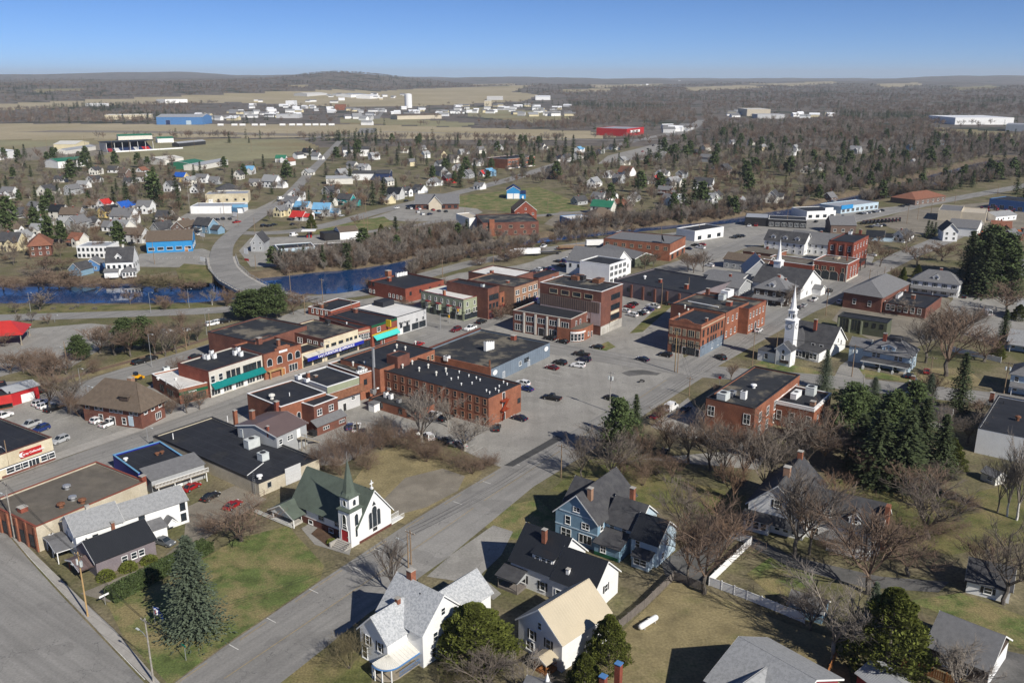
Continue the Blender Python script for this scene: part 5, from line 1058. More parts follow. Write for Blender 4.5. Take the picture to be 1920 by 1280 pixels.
def pavilion():
 o = G(0, 650); rt = root('red_pavilion', o, GU - R(38), 'open timber pavilion with large bright red roof at the left edge', 'pavilion')
 r = MB(); x0, x1, y0, y1, h, t = -14, 8, -1, 13, 4.2, 3.6; c = (y0 + y1) / 2
 for q in ([(x0, y0, h), (x1, y0, h), (x1 - 5, c, h + t), (x0 + 5, c, h + t)], [(x1, y1, h), (x0, y1, h), (x0 + 5, c, h + t), (x1 - 5, c, h + t)], [(x1, y0, h), (x1, y1, h), (x1 - 5, c, h + t)], [(x0, y1, h), (x0, y0, h), (x0 + 5, c, h + t)]):
  n = len(q); r.add(q + [(a, b_, z - .2) for a, b_, z in q], [tuple(range(n)), tuple(range(2 * n - 1, n - 1, -1))] + [(i, n + i, n + (i + 1) % n, (i + 1) % n) for i in range(n)])
 build(r, 'roof', 'roof_metal_red', rt)
 for x in (x0 + 1, -6, 0, x1 - 1):
  for y in (y0 + .8, y1 - .8):
   p = MB(); p.box(x - .15, y - .15, 0, x + .15, y + .15, h); p.box(x - .3, y - .3, 0, x + .3, y + .3, .6); build(p, 'post', 'wood_deck', rt)
pavilion()


# ------------------------------------------------------------------ churches and near houses
def wing(b, Pa, Pb, h, D, ridge, rise, wall, roof, win=(), z0=0.0, over=.4, zb=None):
 x0, y0 = b.loc(*Pa, h); W = b.loc(*Pb, h)[0] - x0
 if not isinstance(D, (int, float)): D = b.loc(*D, h)[1] - y0
 b.gable(x0, y0, W, D, h, ridge, rise, wall, roof, win, z0, over)
 return x0, y0, W, D
def railing(mb, a, c, z, h=.95, step=.16, post=None):
 a, c = Vector(a), Vector(c); L = (c - a).length; n = max(2, int(L / step))
 mb.cyl(a + Vector((0, 0, z + h)), c + Vector((0, 0, z + h)), .045, .045, 4); mb.cyl(a + Vector((0, 0, z + .12)), c + Vector((0, 0, z + .12)), .03, .03, 4)
 for i in range(n + 1):
  p = a.lerp(c, i / n); mb.box(p.x - .018, p.y - .018, z + .1, p.x + .018, p.y + .018, z + h)
def tower_spire(b, x0, y0, s, stages, spire, mats, clock=False):
 cx, cy = x0 + s / 2, y0 + s / 2; t = None
 for i, (za, zb, ins) in enumerate(stages):
  m = MB(); q = s / 2 - ins; m.box(cx - q, cy - q, za, cx + q, cy + q, zb); t = build(m, 'tower' if i == 0 else 'tower_stage', mats[0], b.rt)
  m = MB(); q += .28; m.box(cx - q, cy - q, zb + .003, cx + q, cy + q, zb + .2); m.add([(cx - q, cy - q, zb + .2), (cx + q, cy - q, zb + .2), (cx + q, cy + q, zb + .2), (cx - q, cy + q, zb + .2), (cx - q + .6, cy - q + .6, zb + .6), (cx + q - .6, cy - q + .6, zb + .6), (cx + q - .6, cy + q - .6, zb + .6), (cx - q + .6, cy + q - .6, zb + .6)], [(0, 1, 5, 4), (1, 2, 6, 5), (2, 3, 7, 6), (3, 0, 4, 7), (4, 5, 6, 7)])
  build(m, 'cornice', mats[1], t)
 za, zb, q = spire; m = MB(); n = 8
 vs = [(cx + q * math.cos(R(45 * k + 22.5)) * 1.08, cy + q * math.sin(R(45 * k + 22.5)) * 1.08, za) for k in range(n)] + [(cx + q * .8 * math.cos(R(45 * k + 22.5)), cy + q * .8 * math.sin(R(45 * k + 22.5)), za + (zb - za) * .1) for k in range(n)] + [(cx, cy, zb)]
 m.add(vs, [(k, (k + 1) % n, n + (k + 1) % n, n + k) for k in range(n)] + [(n + k, n + (k + 1) % n, 2 * n) for k in range(n)]); sp = build(m, 'spire', mats[2], b.rt)
 m = MB(); m.cyl((cx, cy, zb - .2), (cx, cy, zb + 1.4), .05, .03, 5); build(m, 'finial', 'galvanised', sp)

# white church with green roof
b = B('white_church', 'white wooden church with green roof, corner steeple and red door', 'church', (672, 1020), (734, 984), 0)
he = 4.0; hr = hup(703, 1002, 919); W = b.W
D = b.loc(587, 871, hr)[1]
b.gable(0, 0, W, D, he, 'y', hr - he, 'white_paint', 'shingle_green', over=.45,
  win=[('R', 1.9, 3.6, .95, [.38, .62], 'arch', 'paint_grey'), ('R', 1.9, 4.6, 1.35, [.5], 'arch', 'paint_grey'), ('L', 2.2, 1.2, 1.5, [.3, .55, .82], 'pair', 'paint_grey')])
m = MB(); m.add([(-.55, 0, 0), (.55, 0, 0), (0, 0, .95), (-.55, -.05, 0), (.55, -.05, 0), (0, -.05, .95)], [(3, 4, 5), (0, 3, 5, 2), (1, 2, 5, 4), (0, 1, 4, 3)]); build(m, 'gable_light', 'glass', b.rt, T4(W * .5, -.02, he + (hr - he) * .45))
m = MB(); m.box(W * .44, -.12, 1.0, W * .56, -.02, 1.7); build(m, 'notice_board', 'trim_dark', b.rt)
m = MB(); m.box(-.08, .05, 0, .02, D - .02, 1.5); m.box(.3, -.1, 0, W - .02, .02, .5); build(m, 'stone_base', 'brick_dark', b.rt)
for t in (.25, .4, .72, .9): window(b.rt, b.face('L', D * t, .35, 0, 0, W, D, .08), 1.2, .8, 'plain')
c = MB(); zc = hr + .2; c.box(W / 2 - .09, .3, zc, W / 2 + .09, .48, zc + 1.9); c.box(W / 2 - .5, .31, zc + 1.15, W / 2 + .5, .47, zc + 1.33); c.box(W / 2 - .25, .15, zc, W / 2 + .25, .65, zc + .35); build(c, 'cross', 'white_plain', b.rt)
tx, ty = b.loc(659.5, 1027); tw = b.loc(681, 1014)[0] - tx
z1 = hup(659.5, 1027, 962); z2 = hup(659.5, 1027, 938); z3 = hup(659.5, 1027, 864)
tower_spire(b, tx, ty, tw, [(0, z1, 0), (z1, z2, .35)], (z2 + .2, z3 - .4, tw * .5), ('white_paint', 'shingle_green', 'shingle_green'))
for f, mx in (('L', T4(tx, ty + tw / 2, 0, -math.pi / 2)), ('R', T4(tx + tw / 2, ty, 0))):
 window(b.rt, mx @ Matrix.Translation((0, 0, z1 * .56)), 1.0, 2.6, 'arch', 'trim_white')
 window(b.rt, mx @ Matrix.Translation((0, .34, z1 + (z2 - z1) * .35)), .8, 1.3, 'arch', 'trim_white')
window(b.rt, T4(tx + tw / 2, ty, 1.9), .9, 2.4, 'arch')
dr = door(b.rt, T4(tx, ty + tw * .5, 1.1, -math.pi / 2), 1.9, 2.4, 'red_paint'); dr['label'] = 'red double door'
window(b.rt, T4(tx, ty + tw * .5, 3.75, -math.pi / 2), 1.3, 1.0, 'arch')
st = MB()
for i in range(5): st.box(tx - .5 - .35 * i, ty + .1, 0, tx - .15 - .35 * i + (.0 if i else .15), ty + tw + .2, 1.05 - .2 * i)
st.box(tx - 2.4, ty + tw + .203, 0, tx - .02, ty + tw + .6, 1.0); build(st, 'steps', 'concrete', b.rt)
st = MB(); railing(st, (tx - 2.2, ty + .1, 0), (tx - .2, ty + .1, 0), .3, .9, .5); build(st, 'handrail', 'trim_dark', b.rt)
# side porch with ramp
x0, y0 = b.loc(564, 990);
b.gable(x0 - 1, y0 + 1, 9.5, 7, 2.6, 'x', 1.9, 'white_plain', 'shingle_green', over=.5, z0=2.0)
for px_ in ((x0 - .8, y0 + 1.2), (x0 + 8, y0 + 1.2), (x0 - .8, y0 + 7.6)): m = MB(); m.box(px_[0] - .1, px_[1] - .1, 0, px_[0] + .1, px_[1] + .1, 2.3); build(m, 'post', 'trim_white', b.rt)
m = MB(); m.box(x0 - 1, y0 + 1.6, .0, x0 + 2, y0 + 8, .5); build(m, 'porch_floor', 'concrete', b.rt)
m = MB(); railing(m, (x0 - 1.2, y0 + 1.4, 0), (x0 - 1.2, y0 + 14, 0), .1, 1.0, .2); build(m, 'ramp_rail', 'trim_white', b.rt)
m = MB(); railing(m, (W + .2, 0, 0), (W + 4, 0, 0), 0.2, 1.0, .2); railing(m, (W + .2, 1.6, 0), (W + 4, 1.6, 0), .2, 1.0, .2); m.box(W, .1, 0, W + 3.8, 1.5, .25); build(m, 'side_ramp', 'trim_white', b.rt)

# second church, grey roof, tall white spire
b = B('spired_church', 'white church with tall white spire, clock and dark grey roof', 'church', (1553, 672), (1584, 653), 0)
he = hup(1584, 653, 636); hr = he + 6.0; W = b.W; D = b.loc(1492, 604, hr)[1]
b.gable(0, 0, W, D, he, 'y', hr - he, 'white_paint', 'shingle_dark', over=.5, win=[('R', he + .6, 1.5, .8, [.5], 'sash'), ('R', 2.5, 1.6, 1.0, [.3, .7], 'sash'), ('L', 2.4, 1.8, 1.1, [.2, .4], 'sash')])
b.gable(-5, D * .62, 8, D * .36, he, 'x', 4.6, 'white_paint', 'shingle_dark', over=.5)
b.gable(-6.5, D * .06, 6.5, D * .6, 3.4, 's', .1, 'white_paint', 'shingle_dark', over=.4, win=[('L', .9, 1.7, 1.0, [.15, .32, .75, .9], 'sash')])
for t in (.38, .55): window(b.rt, T4(-6.5, D * .06 + D * .6 * t, .7, -math.pi / 2), 2.6, 2.2, 'plain', 'trim_white')
b.gable(W * .25, D * .25, W * .5, 7, he + 1.6, 'x', .6, 'white_plain', 'shingle_dark', over=.3, z0=he)
tx, ty = b.loc(1466, 684); tw = 3.6
z1 = hup(1468, 684, 604); z2 = hup(1468, 684, 586); z3 = hup(1468, 684, 538); ty -= 2.2; tx += 2.4
tower_spire(b, tx, ty, tw, [(0, z1, .2), (z1, z2, .75)], (z2 + .2, z3, tw * .33), ('white_paint', 'white_plain', 'white_plain'))
for k, mx in enumerate((T4(tx + .2, ty + tw / 2, 0, -math.pi / 2), T4(tx + tw / 2, ty + .2, 0))):
 m = MB(); m.lathe([(.85, 0), (.85, .08)], 16); cf = build(m, 'clock_face', 'trim_dark', b.rt, mx @ Matrix.Translation((0, -.02, z1 - 1.9)) @ Matrix.Rotation(R(90), 4, 'X'))
 m = MB(); m.lathe([(.68, .083), (.68, .1)], 16); build(m, 'dial', 'white_plain', cf)
 for q in (-.75, .75): window(b.rt, mx @ Matrix.Translation((q, .55, z1 + 1.0)), .55, max(1.2, z2 - z1 - 2.0), 'plain', 'white_plain')
b.gable(tx - 3.2, ty - .7, 4.0, tw + 1.4, 5.6, 'x', 2.2, 'white_paint', 'shingle_dark', over=.4, win=[('L', 4.2, 1.3, .9, [.5], 'arch'), ('L', 2.2, 1.4, 1.0, [.5], 'sash')])
m = MB(); m.box(-.1, 0, 0, 0, 3.0, 1.1); build(m, 'name_board', 'brown_dark', b.rt, T4(tx - 3.3, ty - .3, 1.0))
b.gable(tx - 2.5, ty + tw + 1.2, 6, 6, 3.6, 's', .1, 'white_paint', 'shingle_dark', over=.3, win=[('L', 1.2, 1.6, 1.1, [.5], 'sash')])
b.chimney(*b.loc(1529, 610, hr), hr - .5, 2.6, 1.0, 'brick_red')

# white house with pale shingles and round porch
he = 6.4; b = B('round_porch_house', 'white two-storey house with light grey shingle roof and rounded metal porch roof', 'house', (792, 1187), (868, 1137), he)
W = b.W; hr = 6.4 + 4.6; D = b.loc(752, 1071, hr)[1]
b.gable(0, 0, W, D, he, 'y', hr - he, 'white_paint', 'shingle_light', over=.4, win=[('R', 3.6, 1.5, .9, [.3, .62], 'sash', 'trim_white'), ('R', .9, 1.6, .9, [.25, .7], 'sash', 'trim_white'), ('R', 7.4, 1.2, .8, [.5], 'sash')])
xa, ya = b.loc(726, 1206, 5.4); xb, yb_ = b.loc(679, 1174, 5.4)
b.gable(xa, ya, -xa + W * .4, yb_ - ya, 5.6, 'x', 3.3, 'white_paint', 'shingle_light', over=.4, win=[('L', 3.2, 1.6, .8, [.28, .72], 'shutter'), ('R', 3.4, 1.6, .8, [.62], 'sash', 'trim_dark'), ('L', .3, 2.2, 1.1, [.85], 'sash')])
FX, FY, FW = xa, ya, -xa + W * .4
xr, yr = b.loc(920, 1109, 4.2)
b.gable(W, yr, xr - W, 7.0, 4.2, 'x', 3.0, 'white_paint', 'shingle_light', over=.4, win=[('R', 1.8, .8, 1.6, [.7], 'sash')])
b.chimney(*b.loc(771, 1083, hr), hr - .3, 1.8, 1.1, 'brick_orange'); b.chimney(*b.loc(746, 1133, 8.4), 8.3, 1.3, .7, 'brick_orange')
for px, py in [(783, 1094), (788, 1119)]: b.pipe(*b.loc(px, py, hr - 1.5), hr - 2.0, 1.3, .1, 'trim_dark')
# porch: straight part along the front wing, quarter round at its corner
n = 14; pr = MB(); zt, ze, ro = 3.5, 2.7, 2.6
top = [(FX + FW - 1.6, FY)] + [(FX, FY)] * (n + 1); edge = [(FX + FW - 1.6, FY - ro)] + [(FX - ro * math.sin(R(112 * i / n)), FY - ro * math.cos(R(112 * i / n))) for i in range(n + 1)]
vs = [(x, y - (.03 if i == 0 else .02), zt) for i, (x, y) in enumerate(top)] + [(x, y, ze) for x, y in edge] + [(x, y, ze - .15) for x, y in edge]
k = n + 2; pr.add(vs, [(i, k + i, k + i + 1, i + 1) for i in range(k - 1)] + [(k + i, 2 * k + i, 2 * k + i + 1, k + i + 1) for i in range(k - 1)])
po = build(pr, 'porch_roof', 'roof_metal_pale', b.rt)
for i in range(1, k):
 s_ = MB(); s_.cyl(Vector((*top[i], zt + .03)) + Vector((0, -.03, 0)), (*edge[i], ze + .03), .03, .03, 3); build(s_, 'seam', 'roof_metal_pale', po)
for j in range(8):
 x = FX + .7 + j * (FW - 2.6) / 8; s_ = MB(); s_.cyl((x, FY - .03, zt + .03), (x, FY - ro, ze + .03), .03, .03, 3); build(s_, 'seam', 'roof_metal_pale', po)
s_ = MB()
for i in range(k - 1): s_.cyl((*edge[i], ze - .3), (*edge[i + 1], ze - .3), .14, .14, 5)
build(s_, 'porch_beam', 'mid_blue', b.rt)
for i in (0, 4, 8, 12, n): m = MB(); e_ = edge[min(i + 1, k - 1)] if i else edge[0]; m.box(e_[0] - .09, e_[1] - .09, 0, e_[0] + .09, e_[1] + .09, ze - .3); build(m, 'post', 'trim_white', b.rt)
m = MB(); m.prism([(FX + FW - 1.6, FY - .03), (FX - .03, FY - .03)] + [(x, y) for x, y in reversed(edge)][:-1] + [edge[0]], .3, .5); build(m, 'porch_floor', 'wood_deck', b.rt)
m = MB(); railing(m, (edge[0][0], edge[0][1], 0), (edge[1][0], edge[1][1], 0), .5, .9, .2); build(m, 'porch_rail', 'mid_blue', b.rt)

# beige metal roof house
he = 5.4; b = B('beige_roof_house', 'white house with plain beige metal roof below the black-roofed house', 'house', (1054, 1205), (1142, 1146), he)
W = b.W; D = b.loc(971, 1159, he)[1]
b.gable(0, 0, W, D, he, 'x', 3.9, 'white_paint', 'roof_metal_beige', over=.4, win=[('L', 3.0, 1.6, .9, [.3, .68], 'shutter'), ('L', 5.6, 1.2, .7, [.5], 'sash'), ('L', .8, 1.5, 1.6, [.72], 'pair')])
c = MB(); rb = bpy.data.objects[-1] if False else None
for i in range(1, 22):
 x = -.4 + (W + .8) * i / 22; q = D / 2 + .4; dz = .4 * 3.9 / (D / 2); c = MB(); c.cyl((x, -.4, he - dz + .2), (x, D / 2, he + 3.9 + .2), .03, .03, 3); build(c, 'roof_seam', 'roof_metal_beige', b.rt)
b.gable(-2.6, 1.0, 2.6, 2.6, 2.4, 'x', .6, 'offwhite', 'roof_metal_beige', over=.3, z0=1.9)
m = MB(); m.box(-2.6, .9, 0, -.02, 3.7, .5); railing(m, (-2.5, 1.0, 0), (-2.5, 3.6, 0), .5, .9, .25); railing(m, (-2.5, 1.0, 0), (-.1, 1.0, 0), .5, .9, .25); build(m, 'porch', 'wood_orange', b.rt)
for y in (1.1, 3.5): m = MB(); m.box(-2.55, y - .06, .5, -2.43, y + .06, 2.0); build(m, 'post', 'wood_orange', b.rt)
# black metal roof house
he = 4.6; b = B('black_roof_house', 'white house with black ribbed metal roofs and dormer above the beige roof', 'house', (1036, 1082), (1121, 1103), he, ang=None)
b.rt.rotation_euler.z = b.ang = GU - math.pi / 2 + R(0); b.u = Vector((math.cos(b.ang), math.sin(b.ang), 0)); b.v = Vector((-b.u.y, b.u.x, 0))
W = b.loc(1121, 1103, he)[0]
def ribs(b, x0, y0, W, D, he, rise, n, m_, both=False):
 dz = .4 * rise / (D / 2)
 for i in range(1, n):
  x = x0 - .4 + (W + .8) * i / n; c = MB(); c.cyl((x, y0 - .4, he - dz + .19), (x, y0 + D / 2, he + rise + .19), .04, .04, 3); build(c, 'roof_seam', m_, b.rt)
b.gable(0, 0, W, 9.0, he, 'x', 4.0, 'white_paint', 'roof_metal_black', over=.4, win=[('E', 2.6, 1.4, 1.0, [.5], 'shutter'), ('R', 1.0, 1.5, 1.0, [.15, .5, .8], 'sash')]); ribs(b, 0, 0, W, 9, he, 4, 16, 'roof_metal_black')
x0, y0 = b.loc(962, 1049, 4.2); W2 = 9.0
b.gable(-W2 - .5, .4, W2 + .5, 11.0, 4.8, 'x', 5.0, 'white_paint', 'roof_metal_black', over=.4, win=[('R', 1.0, 1.6, 1.0, [.3, .75], 'shutter')]); ribs(b, -W2 - .5, .4, W2 + .5, 11, 4.8, 5, 16, 'roof_metal_black')
b.gable(-5.5, 1.6, 4.6, 4.4, 7.0, 's', .9, 'white_paint', 'roof_metal_black', over=.3, z0=5.4, win=[('R', 5.8, .9, .9, [.25, .55, .8], 'sash')])
b.gable(-W2 - 1.5, -2.6, 4.5, 3, 2.7, 's', .9, 'grey_siding', 'shingle_dark', over=.3, z0=2.2); m = MB(); m.box(-W2 - 1.4, -2.5, 0, -W2 + 3, .4, .5); build(m, 'porch_floor', 'wood_grey', b.rt)
for x in (-W2 - 1.3, -W2 + 2.9): m = MB(); m.box(x - .07, -2.5, .5, x + .07, -2.36, 2.3); build(m, 'post', 'wood_grey', b.rt)
b.chimney(*b.loc(1021, 1004, 9.6), 9.4, 1.5, .8, 'brick_orange'); b.chimney(W * .3, 1.2, 5.4, 1.2, .6, 'white_plain')
# blue house
he = 6.2; b = B('blue_house', 'blue-grey clapboard house with dark shingle roofs and white trim', 'house', (1042, 955), (1118, 984), he)
b.rt.rotation_euler.z = b.ang = GU - math.pi / 2; b.u = Vector((math.cos(b.ang), math.sin(b.ang), 0)); b.v = Vector((-b.u.y, b.u.x, 0))
W = b.loc(1118, 983, he)[0]; D = 15.5
b.gable(0, 0, W, D, he, 'y', 4.7, 'blue_siding', 'shingle_dark', over=.45, win=[('R', 4.0, 1.7, 1.1, [.3], 'sash'), ('R', 4.1, 1.2, 1.6, [.72], 'pair'), ('R', .9, 1.9, 2.2, [.26], 'pair'), ('R', .9, 1.8, 2.8, [.72], 'store'), ('R', 7.3, .9, 1.4, [.5], 'pair'), ('E', 4.0, 1.4, 1, [.1], 'sash')])
m = MB(); m.box(-.05, -.08, 3.3, W + .05, .0, 3.55); m.box(.9, -.08, he + .3, W - .9, 0, he + .55); build(m, 'belt_trim', 'pale_blue', b.rt)
b.gable(-1.2, 5.5, 6, 9, 5.8, 'x', 3.6, 'blue_siding', 'shingle_dark', over=.4)
xe = b.loc(1186, 998, 5.6)[0]
b.gable(W, 3.2, xe - W, 9.0, 5.4, 'x', 3.6, 'pale_blue', 'shingle_dark', over=.4, win=[('R', 4.0, 1.1, .9, [.22, .62], 'sash')])
b.gable(W + .05, -1.2, (xe - W) * .82, 4.4, 2.7, 's', 1.4, 'blue_siding', 'shingle_dark', over=.3, win=[('R', 1.1, 1.3, 1.1, [.36], 'pair')])
m = MB(); m.box(W + .1, -1.32, .1, W + (xe - W) * .8, -1.22, .8); build(m, 'green_skirt', 'awning_green', b.rt)
xf = b.loc(1237, 1017, 5.0)[0]
b.gable(xe, 1.4, xf - xe, 8.2, 5.0, 'x', 3.2, 'pale_blue', 'roof_metal_black', over=.4, win=[('R', 3.2, 1.2, .9, [.25], 'sash'), ('R', 1.2, .9, .9, [.12], 'sash'), ('E', 3.2, 1.2, .9, [.5], 'sash'), ('E', .9, 1.2, .9, [.3], 'sash')]); ribs(b, xe, 1.4, xf - xe, 8.2, 5.0, 3.2, 12, 'roof_metal_black')
b.gable(xf - 4.2, -.9, 3.6, 2.4, 2.4, 's', .7, 'pale_blue', 'shingle_dark', over=.25, win=[('R', .9, 1.2, 2.6, [.5], 'pair')])
b.chimney(*b.loc(1107, 924, 10.9), 10.6, 1.4, .9, 'brick_tan'); b.chimney(W + (xe - W) * .45, 8.4, 8.8, 2.6, .9, 'brick_orange')
# white house with dark roof behind the tree
he = 3.3; b = B('dormered_white_house', 'white gabled house with dark roof, shutters and brick chimneys behind a bare tree', 'house', (1400, 985), (1490, 1022), 0)
b.rt.rotation_euler.z = b.ang = GU - math.pi / 2 + R(3); b.u = Vector((math.cos(b.ang), math.sin(b.ang), 0)); b.v = Vector((-b.u.y, b.u.x, 0))
W = 11.5
b.gable(0, 0, W, 17, 5.6, 'y', 5.2, 'white_paint', 'shingle_dark', over=.5, win=[('R', 5.9, 1.5, 1.0, [.5], 'shutter'), ('R', .9, 1.6, 2.0, [.2], 'store'), ('R', .9, 1.5, .9, [.55, .7, .85], 'sash')])
b.gable(-.4, -2.0, W + .8, 2.0, 2.9, 's', .9, 'white_plain', 'shingle_dark', over=.3, z0=2.5)
b.gable(-.2, -1.8, 5.2, 1.8, 2.8, 's', .01, 'white_plain', 'shingle_dark', over=0, win=[('R', .9, 1.5, 1.1, [.2, .5, .8], 'sash')])
b.gable(W - 1, 2.0, 15, 10.5, 4.6, 'x', 4.4, 'white_paint', 'shingle_dark', over=.4, win=[('R', 1.0, 1.5, 1.0, [.2, .5, .8], 'sash')])
for x in (W + 2.5, W + 8): b.gable(x, 2.6, 2.2, 4, 6.6, 'y', 1.0, 'white_paint', 'shingle_dark', over=.2, z0=5.0, win=[('R', 5.4, 1.1, 1.0, [.5], 'sash')])
b.gable(W + 5, -1.2, 8, 3.2, 2.6, 's', .3, 'white_plain', 'shingle_mid', over=.2)
b.chimney(W * .5, 6, 10.8, 1.8, 1.3, 'brick_tan'); b.chimney(W * .5, 16, 10.8, 1.6, 1.0, 'brick_orange')
m = MB(); m.box(W + 14.05, 4.6, 0, W + 14.9, 6.2, 9.6); build(m, 'outside_chimney', 'brick_orange', b.rt)
# garages and sheds on the right
b = B('white_garage', 'small white garage with dark roof and shuttered window at the right edge', 'garage', (1810, 1110), (1891, 1131), 0)
b.gable(0, 0, b.W, 7.5, 2.7, 'x', 2.6, 'white_paint', 'shingle_dark', over=.4, win=[('R', .9, 1.2, 1.2, [.5], 'shutter')])
b = B('brown_garage', 'dark brown garage with grey shingle roof at the lower right', 'garage', (1735, 1242), (1848, 1290), 0)
b.gable(0, 0, b.W, 10.5, 3.4, 'x', 3.4, 'brown_dark', 'shingle_mid', over=.45, win=[('R', 1.0, 1.4, 1.0, [.3, .62], 'sash')])
m = MB(); m.box(b.W + .01, .4, .1, b.W + .06, 10.1, 3.0); build(m, 'white_gable_end', 'white_plain', b.rt)
b = B('red_shed', 'small dark red shed with ribbed grey metal roof at the bottom edge', 'shed', (1608, 1262), (1672, 1310), 2.6)
b.gable(0, 0, b.W, 5.5, 2.6, 'x', 1.2, 'maroon', 'roof_metal_grey', over=.3); ribs(b, 0, 0, b.W, 5.5, 2.6, 1.2, 22, 'roof_metal_grey')
b = B('red_gable_house', 'house with grey shingle roof and red gable at the bottom edge', 'house', (1330, 1274), (1420, 1330), 5.2)
b.gable(0, 0, 12, 15, 5.2, 'x', 3.6, 'maroon', 'shingle_grey', over=.6); b.gable(2.5, -2.4, 6.5, 9, 5.0, 'y', 3.0, 'maroon', 'shingle_grey', over=.5, win=[('R', 5.4, 1.2, 1.2, [.5], 'arch')])
b = B('grey_shed', 'small blue-grey shed with dark roof inside the white fence', 'shed', (1477, 1150), (1540, 1170), 0)
b.gable(0, 0, b.W, 4.2, 2.2, 'x', 1.4, 'blue_siding', 'shingle_mid', over=.3, win=[('R', .9, .8, .8, [.3], 'sash')])
b = B('white_open_shed', 'little white open-fronted shed in the yard at the far right', 'shed', (1838, 898), (1858, 907), 0)
b.gable(0, 0, b.W + 1, 3.2, 2.0, 'x', 1.0, 'offwhite', 'shingle_mid', over=.2, win=[('R', .8, .8, 1.2, [.6], 'sash')])
# bottom edge roof with turret and two chimneys
b = B('turret_house', 'house roof at the bottom edge with small white-tipped turret and two brick chimneys', 'house', (985, 1310), (1170, 1345), 4.6)
b.rt.rotation_euler.z = b.ang = GU - math.pi / 2; b.u = Vector((math.cos(b.ang), math.sin(b.ang), 0)); b.v = Vector((-b.u.y, b.u.x, 0))
b.gable(0, -3, 16, 8, 4.6, 'x', 3.2, 'maroon', 'shingle_mid', over=.4)
m = MB(); x, y = b.loc(1026, 1288, 7); m.lathe([(1.5, 3.0), (1.5, 5.6)], 8, 0, (x, y)); build(m, 'turret', 'maroon', b.rt); m = MB(); m.lathe([(1.8, 5.6), (.35, 8.2)], 8, 0, (x, y)); tr = build(m, 'turret_roof', 'shingle_mid', b.rt); m = MB(); m.lathe([(.36, 8.2), (.02, 9.4)], 8, 0, (x, y)); build(m, 'turret_tip', 'white_plain', tr)
for px, py in [(1131, 1276), (1160, 1252)]: b.chimney(*b.loc(px, py, 7.2), 5.8, 2.2, .9, 'brick_red', 'mid_blue')

# white house row and black-roofed house by the gravel-roofed block
he = 5.6; b = B('long_white_house', 'long white house with grey shingle roof in two steps beside the gravel-roofed block', 'house', (141, 1004), (229, 976), he)
W = b.W
b.gable(0, 0, W, 8.4, he, 'x', 2.6, 'white_paint', 'shingle_grey', over=.35, win=[('R', 3.2, 1.3, .9, [.4], 'sash', 'trim_dark'), ('L', 3.0, 1.4, .9, [.35, .65], 'sash'), ('L', 5.6, 1, .7, [.5], 'sash')])
x1 = b.loc(340, 928, 5.2)[0]
b.gable(W, 1.0, x1 - W, 7.2, 5.2, 'x', 2.0, 'white_paint', 'shingle_grey', over=.3, win=[('R', 3.3, 1.5, 1.1, [.3], 'sash', 'trim_dark'), ('R', .9, 1.5, 1.0, [.92], 'sash', 'trim_dark'), ('R', 3.3, 1.5, 1.0, [.92], 'sash', 'trim_dark')])
b.gable(W + .2, -2.4, (x1 - W) * .55, 3.4, 2.5, 's', .7, 'white_plain', 'shingle_mid', over=.2)
b.gable(W + (x1 - W) * .62, -1.4, 1.6, 2.4, 2.4, 'y', .8, 'white_plain', 'shingle_mid', over=.2, z0=1.6)
b.gable(-3.4, 1.5, 3.6, 7.5, 2.8, 'x', .6, 'white_plain', 'shingle_mid', over=.3, z0=2.4)
for y in (1.7, 5, 8.8): m = MB(); m.box(-3.3, y - .08, 0, -3.14, y + .08, 2.5); build(m, 'post', 'trim_white', b.rt)
b.chimney(W * .45, 4.4, 7.9, 1.0, .7, 'concrete'); b.chimney(W * .78, -.3, 4.5, 1.6, .6, 'brick_orange'); b.unit(W * .2, -.35, 3.6, .9, .6, .7, 'white_plain')
he = 3.4; b = B('black_gable_house', 'low purple-grey house with black ribbed metal roof and white windows by the hedge', 'house', (179, 1053), (290, 1010), he)
W = b.W
b.gable(0, 0, W, 8.6, he, 'x', 2.7, 'purple_grey', 'roof_metal_black', over=.35, win=[('R', 1.1, 1.2, 1.0, [.46, .62, .75], 'sash'), ('L', 1.1, 1.4, 1.2, [.6], 'sash')]); ribs(b, 0, 0, W, 8.6, he, 2.7, 34, 'roof_metal_black')
b.gable(-2.6, 1.2, 2.8, 5.6, 2.3, 'x', .9, 'brown_siding', 'roof_metal_brown', over=.3, z0=1.9)
for y in (1.4, 6.6): m = MB(); m.box(-2.5, y - .12, 0, -2.26, y + .12, 2.0); build(m, 'post', 'brick_orange', b.rt)
# houses right of the brick hall
he = 4.8; b = B('pale_blue_porch_house', 'pale blue hip-roofed house with wide white-pillared porch', 'house', (1706, 700), (1745, 668), 0)
b.rt.rotation_euler.z = b.ang = GU; W = 11; D = 13.5
b.o = G(1702, 702); b.rt.location = b.o
b.gable(0, 0, W, D, 6.0, 'h', 4.0, 'pale_blue', 'shingle_mid', over=.7, win=[('L', 3.9, 1.5, 1.0, [.2, .3, .7, .8], 'sash'), ('R', 3.9, 1.5, 1.0, [.25, .7], 'sash'), ('R', 1.0, 1.5, 1.0, [.3, .7], 'sash'), ('L', 1.0, 1.6, 1.2, [.3, .7], 'sash')])
b.gable(-3.0, -.2, 3.0, D + .4, 2.8, 'x', .05, 'shingle_mid', 'shingle_mid', over=.3, z0=2.6)
m = MB(); m.add([(-3.3, -.6, 2.85), (-3.3, D + .6, 2.85), (0, D + .6, 3.7), (0, -.6, 3.7)], [(0, 1, 2, 3), (3, 2, 1, 0)]); build(m, 'porch_roof', 'shingle_mid', b.rt)
for t in (.03, .3, .6, .97): m = MB(); m.box(-2.9, D * t - .15, 1.1, -2.6, D * t + .15, 2.6); m.box(-3.05, D * t - .35, 0, -2.45, D * t + .35, 1.1); build(m, 'post', 'trim_white', b.rt)
